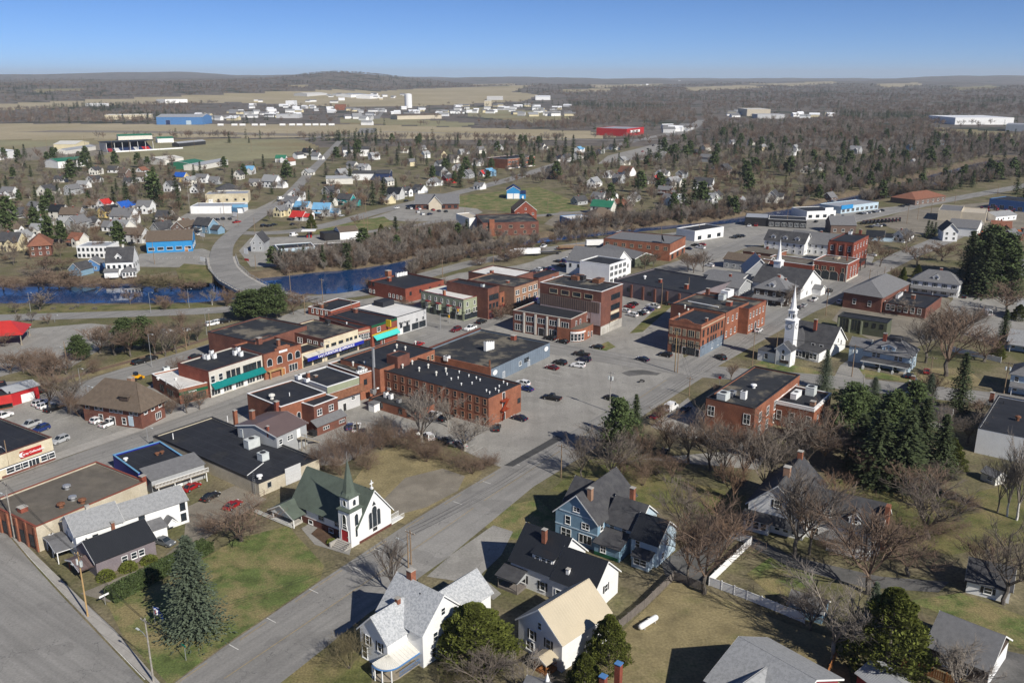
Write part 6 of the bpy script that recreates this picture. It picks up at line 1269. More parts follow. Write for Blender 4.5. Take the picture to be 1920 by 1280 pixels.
m = MB(); m.box(-3.0, 0, 0, -.03, D, .6); build(m, 'porch_floor', 'wood_deck', b.rt)
b.gable(.6, D * .35, 4, D * .3, 7.8, 'x', .9, 'pale_blue', 'shingle_mid', over=.3, z0=6.6, win=[('L', 6.9, .8, .7, [.35, .65], 'sash')])
m = MB(); m.box(W * .35, D * .3, 9.2, W * .65, D * .6, 10.3); build(m, 'flat_deck', 'shingle_dark', b.rt); b.chimney(W * .35, D * .66, 9.4, 1.8, 1.1, 'brick_red')
b.gable(W * .3, D - .05, W * .6, 6, 5.4, 'y', 2.2, 'pale_blue', 'shingle_mid', over=.3)
b = B('grey_gable_house', 'pale grey house with dark steep gabled roof among tall evergreens', 'house', (1662, 762), (1690, 790), 4.8)
b.rt.rotation_euler.z = b.ang = GU - math.pi / 2 + R(4); b.gable(0, 0, 9.5, 13, 5.4, 'y', 4.8, 'grey_siding', 'shingle_dark', over=.4, win=[('R', 3.4, 1.4, .9, [.3, .7], 'sash'), ('R', 6.3, 1.2, .8, [.5], 'sash')]); b.chimney(4.7, 4, 10.2, 1.6, .9, 'brick_orange'); b.chimney(4.7, 9, 10.2, 1.6, .9, 'brick_orange')
b.gable(9.5, 3, 6, 6, 3, 'x', 2.2, 'white_plain', 'shingle_dark', over=.3)
for i, (nm, lb, px, py, W, D, h, rise, rg, wl, rf, a) in enumerate([
 ('dark_roof_house', 'white house with grey porch and dark hipped roof at the right edge', 1890, 735, 13, 11, 6, 3.6, 'h', 'pale_blue', 'shingle_mid', GU - math.pi / 2),
 ('grey_roof_cottage', 'pale cottage with grey roof and porch below the parking lot at the right edge', 1888, 655, 14, 10, 3.2, 3, 'x', 'pale_blue', 'shingle_grey', GU - math.pi / 2),
 ('corner_cottage', 'white cottage corner with grey roof at the far right edge', 1905, 600, 12, 10, 4, 3, 'x', 'offwhite', 'shingle_grey', GU - math.pi / 2 + R(6)),
 ('manor_house', 'white house with grey hipped roof, dormer and many black shutters', 1706, 548, 19, 11, 6, 4, 'h', 'white_paint', 'shingle_mid', GU - math.pi / 2 + R(2)),
 ('square_brown_house', 'dark brown square house with hipped roof and white dormer left of the spired church', 1412, 566, 14, 13, 6.4, 4, 'h', 'brown_dark', 'shingle_mid', GU - math.pi / 2),
 ('gambrel_house', 'house with tall pale grey gambrel roof behind the square brown house', 1398, 530, 12, 15, 5, 6, 'y', 'grey_siding', 'shingle_light', GU - math.pi / 2 + R(30)),
 ('inn', 'white two-storey inn with black roof and three white dormers', 1432, 470, 22, 11, 6.4, 4.6, 'x', 'white_paint', 'shingle_dark', GU - math.pi / 2 - R(2)),
 ('grey_slate_house', 'long white house with dark slate roof right of the white inn', 1478, 472, 26, 14, 6, 5, 'x', 'white_paint', 'shingle_mid', GU - math.pi / 2),
 ('clapboard_hall', 'low grey hall roof right of the long grey-brown building', 1318, 552, 16, 14, 5, 2.6, 'x', 'grey_siding', 'shingle_mid', GU - math.pi / 2),
 ('brown_gable_shop', 'brown-roofed shop with pale gable left of the low brick wing', 1356, 502, 22, 12, 4.6, 2.4, 'x', 'grey_siding', 'shingle_brown', GU - math.pi / 2),
 ('orange_brick_shop', 'low orange brick shop behind the brown-roofed shop', 1392, 488, 18, 14, 5, .6, 'x', 'brick_orange', 'roof_gravel', GU - math.pi / 2),
 ('grey_flat_shop', 'flat grey shed-like shop before the brown-roofed shop', 1318, 532, 18, 12, 4.5, .8, 'x', 'paint_grey', 'shingle_mid', GU - math.pi / 2)]):
 b = B(nm, lb, 'house' if 'house' in lb or 'cottage' in lb else 'building', (px, py), (px + 10, py), 0); b.rt.rotation_euler.z = a; b.ang = a
 ws = [('R', z, 1.4, 1.0, max(2, int(W / 3.2)), 'shutter' if nm == 'manor_house' else 'sash', 'trim_white') for z in ((.9, 3.8) if h > 5.2 else (1.0,))] + [('E', 1.0, 1.4, 1.0, 3, 'sash', 'trim_white')]
 b.gable(0, 0, W, D, h, rg, rise, wl, rf, over=.5, win=ws)
 if nm in ('inn', 'manor_house', 'square_brown_house'):
  for t in ((.2, .5, .8) if nm == 'inn' else (.5,)): b.gable(W * t - 1.2, D * .08, 2.4, D * .3, h + 2.0, 'y', .9, 'white_paint', rf, over=.25, z0=h + .2, win=[('R', h + .7, 1.1, 1.1, [.5], 'sash')])
 if nm not in ('inn', 'grey_flat_shop', 'corner_cottage'): b.chimney(W * .55, D * .55, h + rise * .8, 1.8, 1.0, 'brick_red')
 if nm in ('dark_roof_house', 'square_brown_house', 'manor_house', 'grey_roof_cottage'):
  b.gable(.5, -2.6, W - 1, 2.6, 2.7, 's', .7, 'white_plain', rf, over=.3, z0=2.4)
  for t in (.04, .5, .96): m = MB(); x = .5 + (W - 1) * t; m.box(x - .1, -2.55, 0, x + .1, -2.35, 2.5); build(m, 'post', 'trim_white', b.rt)
# small steepled church
b = B('small_steeple_church', 'small white church with short steeple and broad grey roof near the fire station', 'church', (1500, 562), (1538, 545), 0)
b.gable(0, 0, b.W, 22, 5.0, 'y', 6.0, 'white_paint', 'shingle_dark', over=.5, win=[('R', 1.0, 1.8, 1.0, [.3, .7], 'arch'), ('R', 5, 1.6, 1.0, [.5], 'arch')])
b.gable(-10, 4, 12, 12, 4.6, 'x', 4.2, 'offwhite', 'shingle_grey', over=.4); b.gable(b.W * .55, -4, 5, 4, 2.8, 'y', 1.4, 'white_plain', 'shingle_mid', over=.3)
tower_spire(b, b.W / 2 - 1.6, 14, 3.2, [(8, 13, 0)], (13.2, 23, 1.3), ('white_plain', 'white_plain', 'white_plain')); b.chimney(-3, 6, 7, 2, .9, 'brick_red')
b = B('white_gambrel_barn', 'big white gambrel-roofed barn-like shop beyond the tall brick block', 'building', (1062, 512), (1110, 523), 0)
b.rt.rotation_euler.z = b.ang = GU - math.pi / 2 + R(2); W, D, h = 26, 17, 6.5
b.gable(0, 0, W, D, h, 'x', 5.6, 'white_paint', 'shingle_mid', over=.3, win=[('R', 3.6, 1.4, .9, 6, 'sash', 'trim_dark'), ('E', 6.8, 1.5, .9, [.35, .6], 'sash', 'trim_dark'), ('E', 3.6, 1.5, .9, [.2, .8], 'sash', 'trim_dark'), ('E', .3, 2.2, 4, [.5], 'store', 'trim_tan')])
b = bl('white_panel_building', 'narrow white-panelled building right of the gambrel barn', (1143, 497), (1175, 487), 16, 9.5, 'white_plain', 'roof_membrane', .3, 'trim_white', win=[('R', z, 1.8, 2.6, 4, 'store', 'trim_white') for z in (1.0, 4.0, 6.8)])


# ------------------------------------------------------------------ beyond the river: named buildings
LANDMARKS += [(600, 625, 'the furniture store'), (660, 960, 'the white church'), (1500, 640, 'the spired church'), (845, 760, 'the long orange brick block'), (930, 660, 'the grey warehouse'), (1070, 590, 'the tall brick block'), (1310, 640, 'the orange corner block'), (1430, 760, 'the brick hall'), (1567, 510, 'the fire station'), (800, 1170, 'the round-porch house'), (1150, 980, 'the blue house'), (1050, 1040, 'the black-roofed house'), (1060, 1160, 'the beige-roofed house'), (1470, 950, 'the dormered white house'), (440, 850, 'the beige block'), (150, 930, 'the gravel-roofed block'), (240, 745, 'the brown hip-roofed house'), (50, 850, 'the auto shop'), (20, 630, 'the red pavilion'), (320, 460, 'the blue metal shop'), (420, 385, 'the white plaza'), (590, 470, 'the mural building'), (820, 380, 'the long grey restaurant'), (930, 425, 'the old mill'), (1215, 465, 'the satellite-dish building'), (966, 305, 'the brick school'), (965, 365, 'the blue gabled garage'), (1165, 250, 'the red store'), (765, 190, 'the water tower'), (290, 272, 'the grandstand'), (335, 230, 'the blue hangar'), (1610, 395, 'the blue-signed store'), (1540, 405, 'the white false-front shop'), (1740, 375, 'the brown hip-roofed office'), (1800, 405, 'the tan dealer building'), (1700, 680, 'the porch house'), (1680, 560, 'the brick library'), (1745, 510, 'the shuttered white house'), (1590, 465, 'the old town hall'), (440, 520, 'the bridge'), (230, 495, 'the black-roofed riverside house'), (1790, 1090, 'the white garage'), (1800, 1200, 'the brown garage'), (370, 1100, 'the big corner spruce'), (1450, 450, 'the white inn'), (1880, 800, 'the white-walled shop'), (1450, 415, 'the black showroom'), (1120, 505, 'the gambrel barn'), (840, 580, 'the green corner building'), (1840, 228, 'the white factory'), (1430, 215, 'the pale factory'), (80, 460, 'the red-roofed brick house')]
def fb(name, label, cat, P0, P1, D, h, wall, roof, kind='flat', rise=2.0, win=(), over=.3, cop=None, group=None):
 b = B(name, label, cat, P0, P1, 0, group)
 if kind == 'flat': b.flat(0, 0, b.W, D, h, wall, roof, .3, cop, win)
 else: b.gable(0, 0, b.W, D, h, kind, rise, wall, roof, win, over=over, trim=None if kind in 'hs' else 'trim_white')
 b.D = D; return b
def rowc(f, z, h, w_, n, st='sash', fr='trim_white'): return (f, z, h, w_, n, st, fr)
b = fb('blue_metal_shop', 'bright blue metal-sided shop with brown-grey roof beyond the river', 'shop', (276, 475), (362, 471), 20, 6.2, 'bright_blue', 'shingle_brown', 'x', 4.2, [rowc('R', 1.4, 1.6, 3.0, 5, 'plain'), rowc('E', 1.4, 1.6, 2.6, 3, 'plain'), ('R', .1, 2.2, 1.6, [.86], 'door', 'wood_orange')])
b = fb('white_motel', 'long white two-storey motel behind the black-roofed riverside house', 'motel', (146, 484), (204, 484), 14, 6.4, 'white_paint', 'roof_metal_grey', 'flat', 2, [rowc('R', 3.9, 1.4, 1.0, 7, 'pair', 'trim_dark'), rowc('R', .8, 1.4, 1.2, 7, 'pair', 'trim_dark')])
b = fb('riverside_house', 'tall white house with black roof and dormer on the river bank', 'house', (201, 519), (252, 517), 13, 7.0, 'white_paint', 'shingle_dark', 'x', 6.0, [rowc('R', 4.0, 1.4, 1.0, 5, 'sash', 'trim_dark'), rowc('R', 1.0, 1.4, 1.0, 4, 'sash', 'trim_dark'), rowc('E', 4.0, 1.4, 1.0, 3, 'sash', 'trim_dark')])
b.gable(b.W * .36, 1.2, 2.6, 4, 9.4, 'y', 1.4, 'white_paint', 'shingle_dark', z0=7.6, win=[('R', 8, 1.1, 1.0, [.5], 'sash', 'trim_dark')]); b.gable(-.5, -2.6, b.W * .5, 2.6, 2.8, 's', 1, 'white_plain', 'shingle_mid'); b.chimney(b.W * .6, 6.5, 12.6, 1.5, .9, 'offwhite')
b = fb('white_gazebo', 'small white octagonal-looking sunroom with grey roof on the river bank', 'gazebo', (230, 521), (256, 519), 7, 2.8, 'white_plain', 'shingle_mid', 'h', 2.0, [rowc('R', .8, 1.5, 1.0, 4, 'sash', 'trim_white')])
b = fb('navy_cottage', 'small navy blue cottage with grey roof and white trim by the river', 'house', (157, 509), (188, 508), 9, 3.2, 'mid_blue', 'shingle_mid', 'y', 2.8, [rowc('R', 1, 1.2, 1.0, 2), ('R', 3.6, .8, 1.0, [.5], 'arch')])
b = fb('grey_riverside_shed', 'grey-blue riverside shed with dark gabled roof', 'shed', (130, 516), (152, 518), 8, 3, 'blue_siding', 'shingle_dark', 'y', 3)
b = fb('red_roof_brick_house', 'large brick house with orange-red hipped roof beyond the river', 'house', (56, 482), (98, 479), 16, 6.2, 'brick_brown', 'shingle_rust', 'h', 4.6, [rowc('R', 3.9, 1.4, 1.1, 3), rowc('R', 1, 1.4, 1.1, 3)], over=.8)
b = fb('white_plaza', 'long white flat plaza with grey roof beyond the bridge', 'building', (358, 401), (455, 400), 18, 5.2, 'white_plain', 'roof_metal_grey', 'flat', 2, [('R', .1, 2.6, 2.4, [.06, .2], 'door', 'white_plain'), ('R', .4, 2.2, 4, [.85], 'store', 'trim_dark')])
c = MB(); c.box(b.W * .82, -1.0, 4.2, b.W + 4, .0, 6.2); build(c, 'blue_fascia', 'roof_metal_skyblue', b.rt)
b = fb('pink_plaza', 'pale pink-cream shop block behind the white plaza', 'building', (386, 382), (466, 380), 20, 7, 'render_cream', 'roof_metal_grey', 'flat', 2, [('R', .6, 2.6, 3, [.12], 'door', 'white_plain'), rowc('R', 2.0, 1.2, 1.4, 5, 'sash', 'trim_dark')])
b = fb('plaza_hip_shop', 'white shop with black hipped roof behind the pink plaza', 'building', (407, 366), (453, 364), 16, 4, 'white_plain', 'shingle_dark', 'h', 4)
b = fb('mural_building', 'low flat building painted with a blue and white mural by the river', 'building', (523, 485), (592, 480), 14, 5, 'pale_blue', 'roof_membrane', 'flat', 2, [('R', .6, 2.6, 3.2, [.1, .35], 'plain', 'teal_paint'), ('R', .6, 2.6, 3.2, [.6, .85], 'plain', 'white_plain')], cop='white_plain')
b.flat(b.W, 1, b.loc(653, 472)[0] - b.W, 12, 4.2, 'white_plain', 'roof_membrane', .3, 'trim_dark', [('R', .3, 2.8, 3.4, [.1, .3, .5], 'plain', 'trim_dark'), ('R', .3, 2.6, 4.2, [.75, .92], 'plain', 'pale_blue')])
b = fb('brown_roof_garage', 'white repair garage with brown roof behind the mural building', 'garage', (638, 450), (672, 447), 11, 4.6, 'white_plain', 'shingle_brown', 'x', 2.4, [('R', .1, 3, 3, [.3, .7], 'door', 'white_plain')]); b.flat(-9, 1, 9, 9, 4.4, 'black_paint', 'roof_membrane', .2)
b = fb('grey_gable_office', 'grey gabled office with white trim at the bridge road', 'building', (471, 472), (495, 472), 12, 5, 'grey_siding', 'shingle_dark', 'y', 4.6, [rowc('R', 1.4, 1.2, .9, 2), rowc('R', 4.2, 1.2, .9, 2)])
b = fb('shipping_container', 'yellow-tan cargo container beside the mural building', 'container', (502, 490), (522, 495), 3, 3, 'yellow_siding', 'poly_tan', 'flat')
b = fb('grey_restaurant', 'long low restaurant with grey roof and front gable beyond the river', 'restaurant', (780, 393), (860, 392), 22, 4.2, 'brick_brown', 'shingle_mid', 'x', 5.4, [rowc('R', .9, 1.8, 2.2, 7, 'store', 'trim_dark')], over=.8)
b.gable(b.W * .3, -2.5, b.W * .3, 12, 4.4, 'y', 5.2, 'tan_metal', 'shingle_mid', over=.6)
b = fb('blue_gabled_garage', 'blue garage with dark arched roof and two white doors on the green slope', 'garage', (950, 373), (975, 373), 16, 6.5, 'bright_blue', 'navy', 'y', 3.2, [('R', .1, 4, 4.4, [.26, .74], 'door', 'white_plain')]); b.gable(b.W, 0, 4.5, 12, 4, 's', 1, 'bright_blue', 'navy', win=[('R', .1, 2.2, 1.2, [.5], 'door', 'white_plain')])
b = fb('old_mill', 'sprawling old mill with wide black roof and grey brick front by the river', 'building', (905, 443), (1010, 440), 34, 8, 'brick_brown', 'roof_membrane_worn', 'flat', 2, [rowc('R', 4.6, 1.6, 2.2, 5, 'sash', 'trim_tan'), rowc('R', 1.2, 1.6, 1.6, 6, 'sash', 'trim_tan')]); c = MB(); c.box(4, -1.2, 0, 7, 0, 10); build(c, 'chimney', 'brick_orange', b.rt)
b = fb('mill_white_shed', 'white corrugated shed left of the old mill', 'shed', (880, 430), (906, 428), 22, 7, 'white_plain', 'tan_metal', 'flat')
b = fb('mill_red_gable', 'dark-roofed brick gable house behind the old mill', 'building', (965, 412), (1006, 411), 16, 6, 'brick_red', 'shingle_brown', 'y', 6, [rowc('R', 3, 1.4, 1.2, 3), rowc('R', 6.4, 1.2, 1, 1)])
b = fb('blue_river_shop', 'low blue-fronted shop with pale roof by the river trees', 'shop', (1070, 424), (1112, 421), 16, 4.5, 'mid_blue', 'roof_white', 'flat'); b.gable(b.W + 1, 2, 20, 16, 4, 'h', 5, 'pale_blue', 'shingle_brown')
b = fb('dish_brick_building', 'orange brick building with grey roof and satellite dish by the truck yard', 'building', (1255, 490), (1284, 474), 0.1, 9, 'brick_orange', 'shingle_mid', 'flat')
for o in list(b.rt.children): bpy.data.objects.remove(o)
D = b.loc(1146, 471)[1]; b.flat(0, 0, b.W, D, 9, 'brick_orange', 'shingle_mid', .3, 'trim_dark', [('L', 5.6, 1.6, 1.8, 8, 'pair', 'trim_tan'), ('R', .6, 2.4, 3, 3, 'store', 'trim_dark')], band=[('R', 3.4, 4.2, 'white_plain')])
c = MB(); x, y = b.loc(1240, 455, 9); c.cyl((x, y, 8.6), (x, y, 11), .15, .1, 6); ds = build(c, 'dish_mast', 'galvanised', b.rt); c = MB(); c.lathe([(.1, 0), (1.2, .25), (2.2, .9), (2.3, .95)], 14); build(c, 'satellite_dish', 'trim_dark', b.rt, Matrix.Translation((x, y, 11.2)) @ Matrix.Rotation(R(70), 4, 'X') @ Matrix.Rotation(R(20), 4, 'Y'))
b = fb('grey_canopy_hall', 'low grey-roofed hall with green gable in front of the satellite-dish building', 'building', (1120, 482), (1190, 500), 14, 4, 'olive_dark', 'shingle_mid', 'x', 2.2)
b = fb('white_box_shop', 'white box-shaped shop right of the satellite-dish building', 'shop', (1302, 453), (1356, 444), 14, 6, 'white_plain', 'roof_membrane', 'flat', 2, [rowc('R', .8, 2, 3, 3, 'store', 'trim_dark')], cop='white_plain')
b = fb('black_showroom', 'long black showroom with flat roof by the river road', 'shop', (1396, 423), (1440, 425), 20, 5.5, 'black_paint', 'roof_metal_grey', 'flat', 2); b.flat(b.W, -1, b.loc(1510, 418)[0] - b.W, 16, 5, 'black_paint', 'roof_membrane', .3, 'white_plain', [rowc('R', .8, 2.2, 2.6, 6, 'store', 'white_plain')])
b = fb('false_front_shop', 'white shop with stepped false front along the main street', 'shop', (1512, 412), (1566, 410), 20, 5.6, 'white_plain', 'roof_membrane', 'flat', 2, [rowc('R', 1.2, 1.8, 2.4, 4, 'store', 'trim_dark')]); c = MB(); c.box(b.W * .62, -.1, 5.603, b.W * .9, .3, 7.6); build(c, 'false_front', 'white_plain', b.rt)
b = fb('blue_sign_store', 'long blue-and-grey store with parked cars beside the river trees', 'shop', (1576, 401), (1646, 392), 18, 5, 'pale_blue', 'roof_metal_grey', 'flat', 2, [rowc('R', .8, 2.2, 3, 8, 'store', 'trim_white')]); c = MB(); c.box(-.2, -.4, 3.0, b.W * .3, 0, 5.8); build(c, 'blue_fascia', 'bright_blue', b.rt)
b = fb('brown_hip_office', 'low office with reddish brown hipped roof by the river trees', 'building', (1715, 385), (1772, 377), 20, 4, 'brown_siding', 'shingle_rust', 'h', 4, [rowc('R', 1, 1.6, 2, 6)])
b = fb('tan_dealer_building', 'large tan metal dealer building at the right', 'building', (1757, 413), (1800, 416), 30, 7, 'tan_metal', 'shingle_mid', 'flat', 2); b.flat(b.W, .5, b.loc(1850, 409)[0] - b.W, 24, 6.5, 'tan_metal', 'tan_metal', .3)
b = fb('blue_dealer_building', 'blue-grey dealer building at the right edge', 'building', (1853, 390), (1920, 398), 22, 7, 'mid_blue', 'roof_membrane', 'flat', 2, [rowc('R', .5, 2.6, 3, 4, 'store', 'white_plain')])
b = fb('small_white_office', 'small white office with grey roof in the dealer yard', 'building', (1866, 416), (1905, 412), 12, 3.4, 'white_plain', 'shingle_grey', 'x', 2.2, [rowc('R', 1, 1.2, 1.2, 4)])
b = fb('dark_gable_shop', 'dark gabled shop before the black equipment row', 'shop', (1557, 437), (1604, 438), 16, 5, 'brown_siding', 'shingle_mid', 'x', 4.4, [rowc('R', 1, 1.6, 1.6, 3)])
b = fb('white_dealer_hall', 'long white hall with grey roof behind the evergreen pair', 'building', (1775, 440), (1830, 445), 20, 5, 'white_plain', 'shingle_mid', 'x', 3.6)
b = fb('foursquare_house', 'white foursquare house with black hipped roof and porch', 'house', (1767, 452), (1794, 453), 12, 6.4, 'white_paint', 'shingle_dark', 'y', 4, [rowc('R', 3.8, 1.4, 1.2, 2), rowc('R', 1, 1.4, 1.2, 2)], over=.8)
b = fb('brick_school', 'long two-storey orange brick school beyond the river', 'school', (952, 317), (1003, 311), 1, 9, 'brick_orange', 'roof_membrane', 'flat')
for o in list(b.rt.children): bpy.data.objects.remove(o)
D = b.loc(930, 312)[1]; b.flat(0, 0, b.W, max(D, 18), 10, 'brick_orange', 'roof_membrane', .3, 'white_plain', [('R', 5.8, 2, 4.4, 8, 'store', 'white_plain'), ('R', 1.4, 2, 4.4, 8, 'store', 'white_plain')], band=[('R', 0, .9, 'white_plain')])
b = fb('red_store', 'big bright red store with grey roof in the fields', 'store', (1175, 256), (1207, 252), 1, 9, 'red_paint', 'roof_metal_grey', 'flat')
for o in list(b.rt.children): bpy.data.objects.remove(o)
b.flat(0, 0, b.W, max(30, b.loc(1126, 253)[1]), 12, 'red_paint', 'roof_metal_grey', .4, None)
c = MB(); c.box(b.W * .2, -.2, 5, b.W * .75, -.05, 9); build(c, 'sign_panel', 'white_plain', b.rt)
b = fb('blue_hangar', 'large blue metal hangar across the runway', 'hangar', (294, 234), (380, 234), 60, 15, 'mid_blue', 'roof_metal_grey', 'x', 5, [('R', .1, 9, 9, [.25], 'door', 'navy'), ('R', .1, 8, 10, [.7], 'door', 'pale_blue')])
for nm, lb, P0, P1, D, h, wl, rf, kd in [
 ('long_white_hangar', 'long cream hangar row left of the blue hangar', (197, 225), (284, 224), 40, 11, 'render_cream', 'roof_white_clean', 'flat'),
 ('airport_terminal', 'white and brown airport terminal on the far field', (310, 194), (352, 193), 60, 14, 'white_plain', 'roof_metal_grey', 'flat'),
 ('far_white_shed', 'low white shed on the far left field', (160, 200), (192, 200), 50, 9, 'white_plain', 'roof_white_clean', 'flat'),
 ('exhibition_barn', 'cream barn with pale roof left of the grandstand', (102, 284), (142, 284), 40, 9, 'cream_siding', 'roof_metal_pale', 'x'),
 ('long_barn', 'long low cream barn left of the grandstand', (125, 290), (180, 281), 14, 5, 'offwhite', 'roof_metal_grey', 'x'),
 ('green_roof_barn', 'white barn with green roof above the houses', (110, 316), (166, 311), 24, 7, 'white_plain', 'roof_metal_green', 'x'),
 ('white_dome_roof', 'big white roof cut by the left edge', (-30, 306), (28, 296), 50, 9, 'white_plain', 'roof_white_clean', 'x'),
 ('green_stable', 'long green-roofed stable behind the grandstand', (222, 263), (286, 261), 18, 6, 'offwhite', 'roof_metal_green', 'x'),
 ('green_stable_small', 'small green-roofed stable right of the grandstand', (296, 268), (326, 267), 18, 6, 'white_plain', 'roof_metal_green', 'x'),
 ('black_bleachers', 'dark open stable row right of the grandstand', (336, 276), (386, 271), 12, 5, 'trim_dark', 'roof_metal_grey', 'x'),
 ('fair_barn', 'pale-roofed fair barn among the green barns', (305, 310), (345, 306), 30, 6, 'offwhite', 'roof_metal_pale', 'x'),
 ('fair_barn_green', 'fair barn with dark green gable end', (355, 318), (386, 313), 26, 6, 'roof_metal_green', 'roof_metal_green', 'x'),
 ('fair_barn_long', 'long grey fair barn right of the green gable barn', (372, 320), (428, 309), 16, 5, 'offwhite', 'roof_metal_grey', 'x'),
 ('motel_row', 'long grey motel row beyond the willow', (612, 346), (662, 345), 16, 5, 'offwhite', 'roof_metal_grey', 'x'),
 ('motel_row_dark', 'long white motel row with black roof', (660, 338), (704, 338), 16, 6, 'white_plain', 'shingle_dark', 'x'),
 ('motel_row_end', 'dark-roofed end block of the motel row', (705, 340), (731, 340), 18, 7, 'navy', 'shingle_dark', 'x'),
 ('dormered_estate', 'long white house with three dormers and black roof among spruces', (644, 294), (696, 293), 24, 8, 'white_plain', 'shingle_dark', 'x'),
 ('pale_factory', 'pale factory with chimney at the forest edge', (1400, 219), (1444, 219), 90, 18, 'tan_metal', 'roof_metal_pale', 'flat'),
 ('pale_factory_shed', 'low grey factory shed beside the pale factory', (1420, 223), (1472, 223), 50, 10, 'paint_grey', 'roof_metal_grey', 'flat'),
 ('white_factory', 'long white factory with pale roof at the right', (1790, 234), (1900, 234), 120, 14, 'white_plain', 'roof_white_clean', 'flat'),
 ('grey_factory_wing', 'grey factory wing at the right edge', (1885, 246), (1960, 248), 60, 12, 'grey_metal', 'roof_metal_grey', 'flat'),
 ('white_mill_hall', 'white hall with curved-looking roof on the far fields', (1004, 188), (1032, 188), 80, 14, 'white_plain', 'roof_white_clean', 'x'),
 ('long_tan_school', 'long tan school with brown roof below the water tower', (745, 225), (828, 223), 40, 9, 'tan_metal', 'shingle_brown', 'x'),
 ('white_tech_hall', 'white tall hall in the far town', (536, 200), (552, 200), 40, 18, 'white_plain', 'roof_white_clean', 'flat'),
 ('red_brick_dormitory', 'red brick dormitory in the far town', (628, 207), (645, 207), 40, 16, 'brick_orange', 'shingle_brown', 'flat'),
 ('grey_hall', 'long grey hall in the far town', (518, 222), (560, 222), 40, 9, 'paint_grey', 'roof_metal_grey', 'flat'),
 ('silver_warehouse', 'silver warehouse with pale roof on the far ridge', (576, 182), (614, 181), 90, 14, 'paint_grey', 'roof_metal_pale', 'x'),
 ('white_warehouse', 'white warehouse left of the water tower', (658, 184), (690, 183), 90, 14, 'white_plain', 'roof_metal_grey', 'x'),
 ('arched_warehouse', 'white arched warehouse left of the water tower', (694, 186), (712, 185), 70, 14, 'white_plain', 'roof_white_clean', 'x'),
 ('cream_box', 'cream box building right of the water tower', (908, 200), (921, 200), 60, 18, 'render_cream', 'roof_white_clean', 'flat'),
 ('greenhouse', 'long grey greenhouse on the far fields', (913, 188), (943, 188), 60, 12, 'paint_grey', 'roof_metal_pale', 'x')]:
 a, c_ = G(*P0), G(*P1); zb = lz(a.x, a.y)
 b = fb(nm, lb, 'building', P0, P1, D, h, wl, rf, kd, h * .35)
 q_ = GT(*P0); b.rt.location = q_; k_ = q_.xy.length / max(1, a.xy.length)
 if k_ < .98: b.rt.scale = (k_, k_, k_)
# grandstand
def grandstand():
 b = B('grandstand', 'open racetrack grandstand with dark roof and red, white and blue seats', 'grandstand', (203, 286), (290, 281), 0); W = b.W
 m = MB(); m.add([(0, 4, 0), (W, 4, 0), (W, 22, 9), (0, 22, 9), (0, 22, 0), (W, 22, 0)], [(0, 1, 2, 3), (0, 3, 4), (1, 5, 2), (4, 3, 2, 5)]); st = build(m, 'seating', 'navy', b.rt)
 for t0, t1, k in ((.05, .15, 'maroon'), (.2, .3, 'paint_grey'), (.62, .7, 'paint_grey'), (.8, .95, 'red_paint')): m = MB(); m.add([(W * t0, 4, .1), (W * t1, 4, .1), (W * t1, 12, 4.1), (W * t0, 12, 4.1)], [(0, 1, 2, 3)]); build(m, 'seat_block', k, st)
 m = MB(); m.box(-2, 2, 12, W + 2, 24, 12.6); build(m, 'roof', 'black_paint', b.rt); m = MB(); m.box(0, 22.1, 0, W, 22.6, 12); build(m, 'back_wall', 'navy', b.rt)
 m = MB(); m.add([(-.3, 2, 0), (-.3, 24, 0), (-.3, 24, 12), (-.3, 4, 12)], [(0, 1, 2, 3), (3, 2, 1, 0)]); build(m, 'end_wall', 'white_plain', b.rt)
 for i in range(7): m = MB(); x = W * i / 6; m.box(x - .2, 3, 0, x + .2, 3.4, 12); build(m, 'post', 'trim_white', b.rt)
 m = MB(); m.box(4, -6, 0, W * 1.6, -5.6, 1.6); build(m, 'track_fence', 'white_plain', b.rt)
grandstand()
a = GT(766, 203); rt = root('water_tower', a, 0, 'tall white cylindrical water tower in the far town', 'water tower')
m = MB(); m.lathe([(12, 0), (12, 42)], 20); build(m, 'tank', 'white_plain', rt); m = MB(); m.lathe([(12.3, 42.01), (8, 44.5), (.5, 45.5)], 20); build(m, 'cap', 'roof_white_clean', rt)

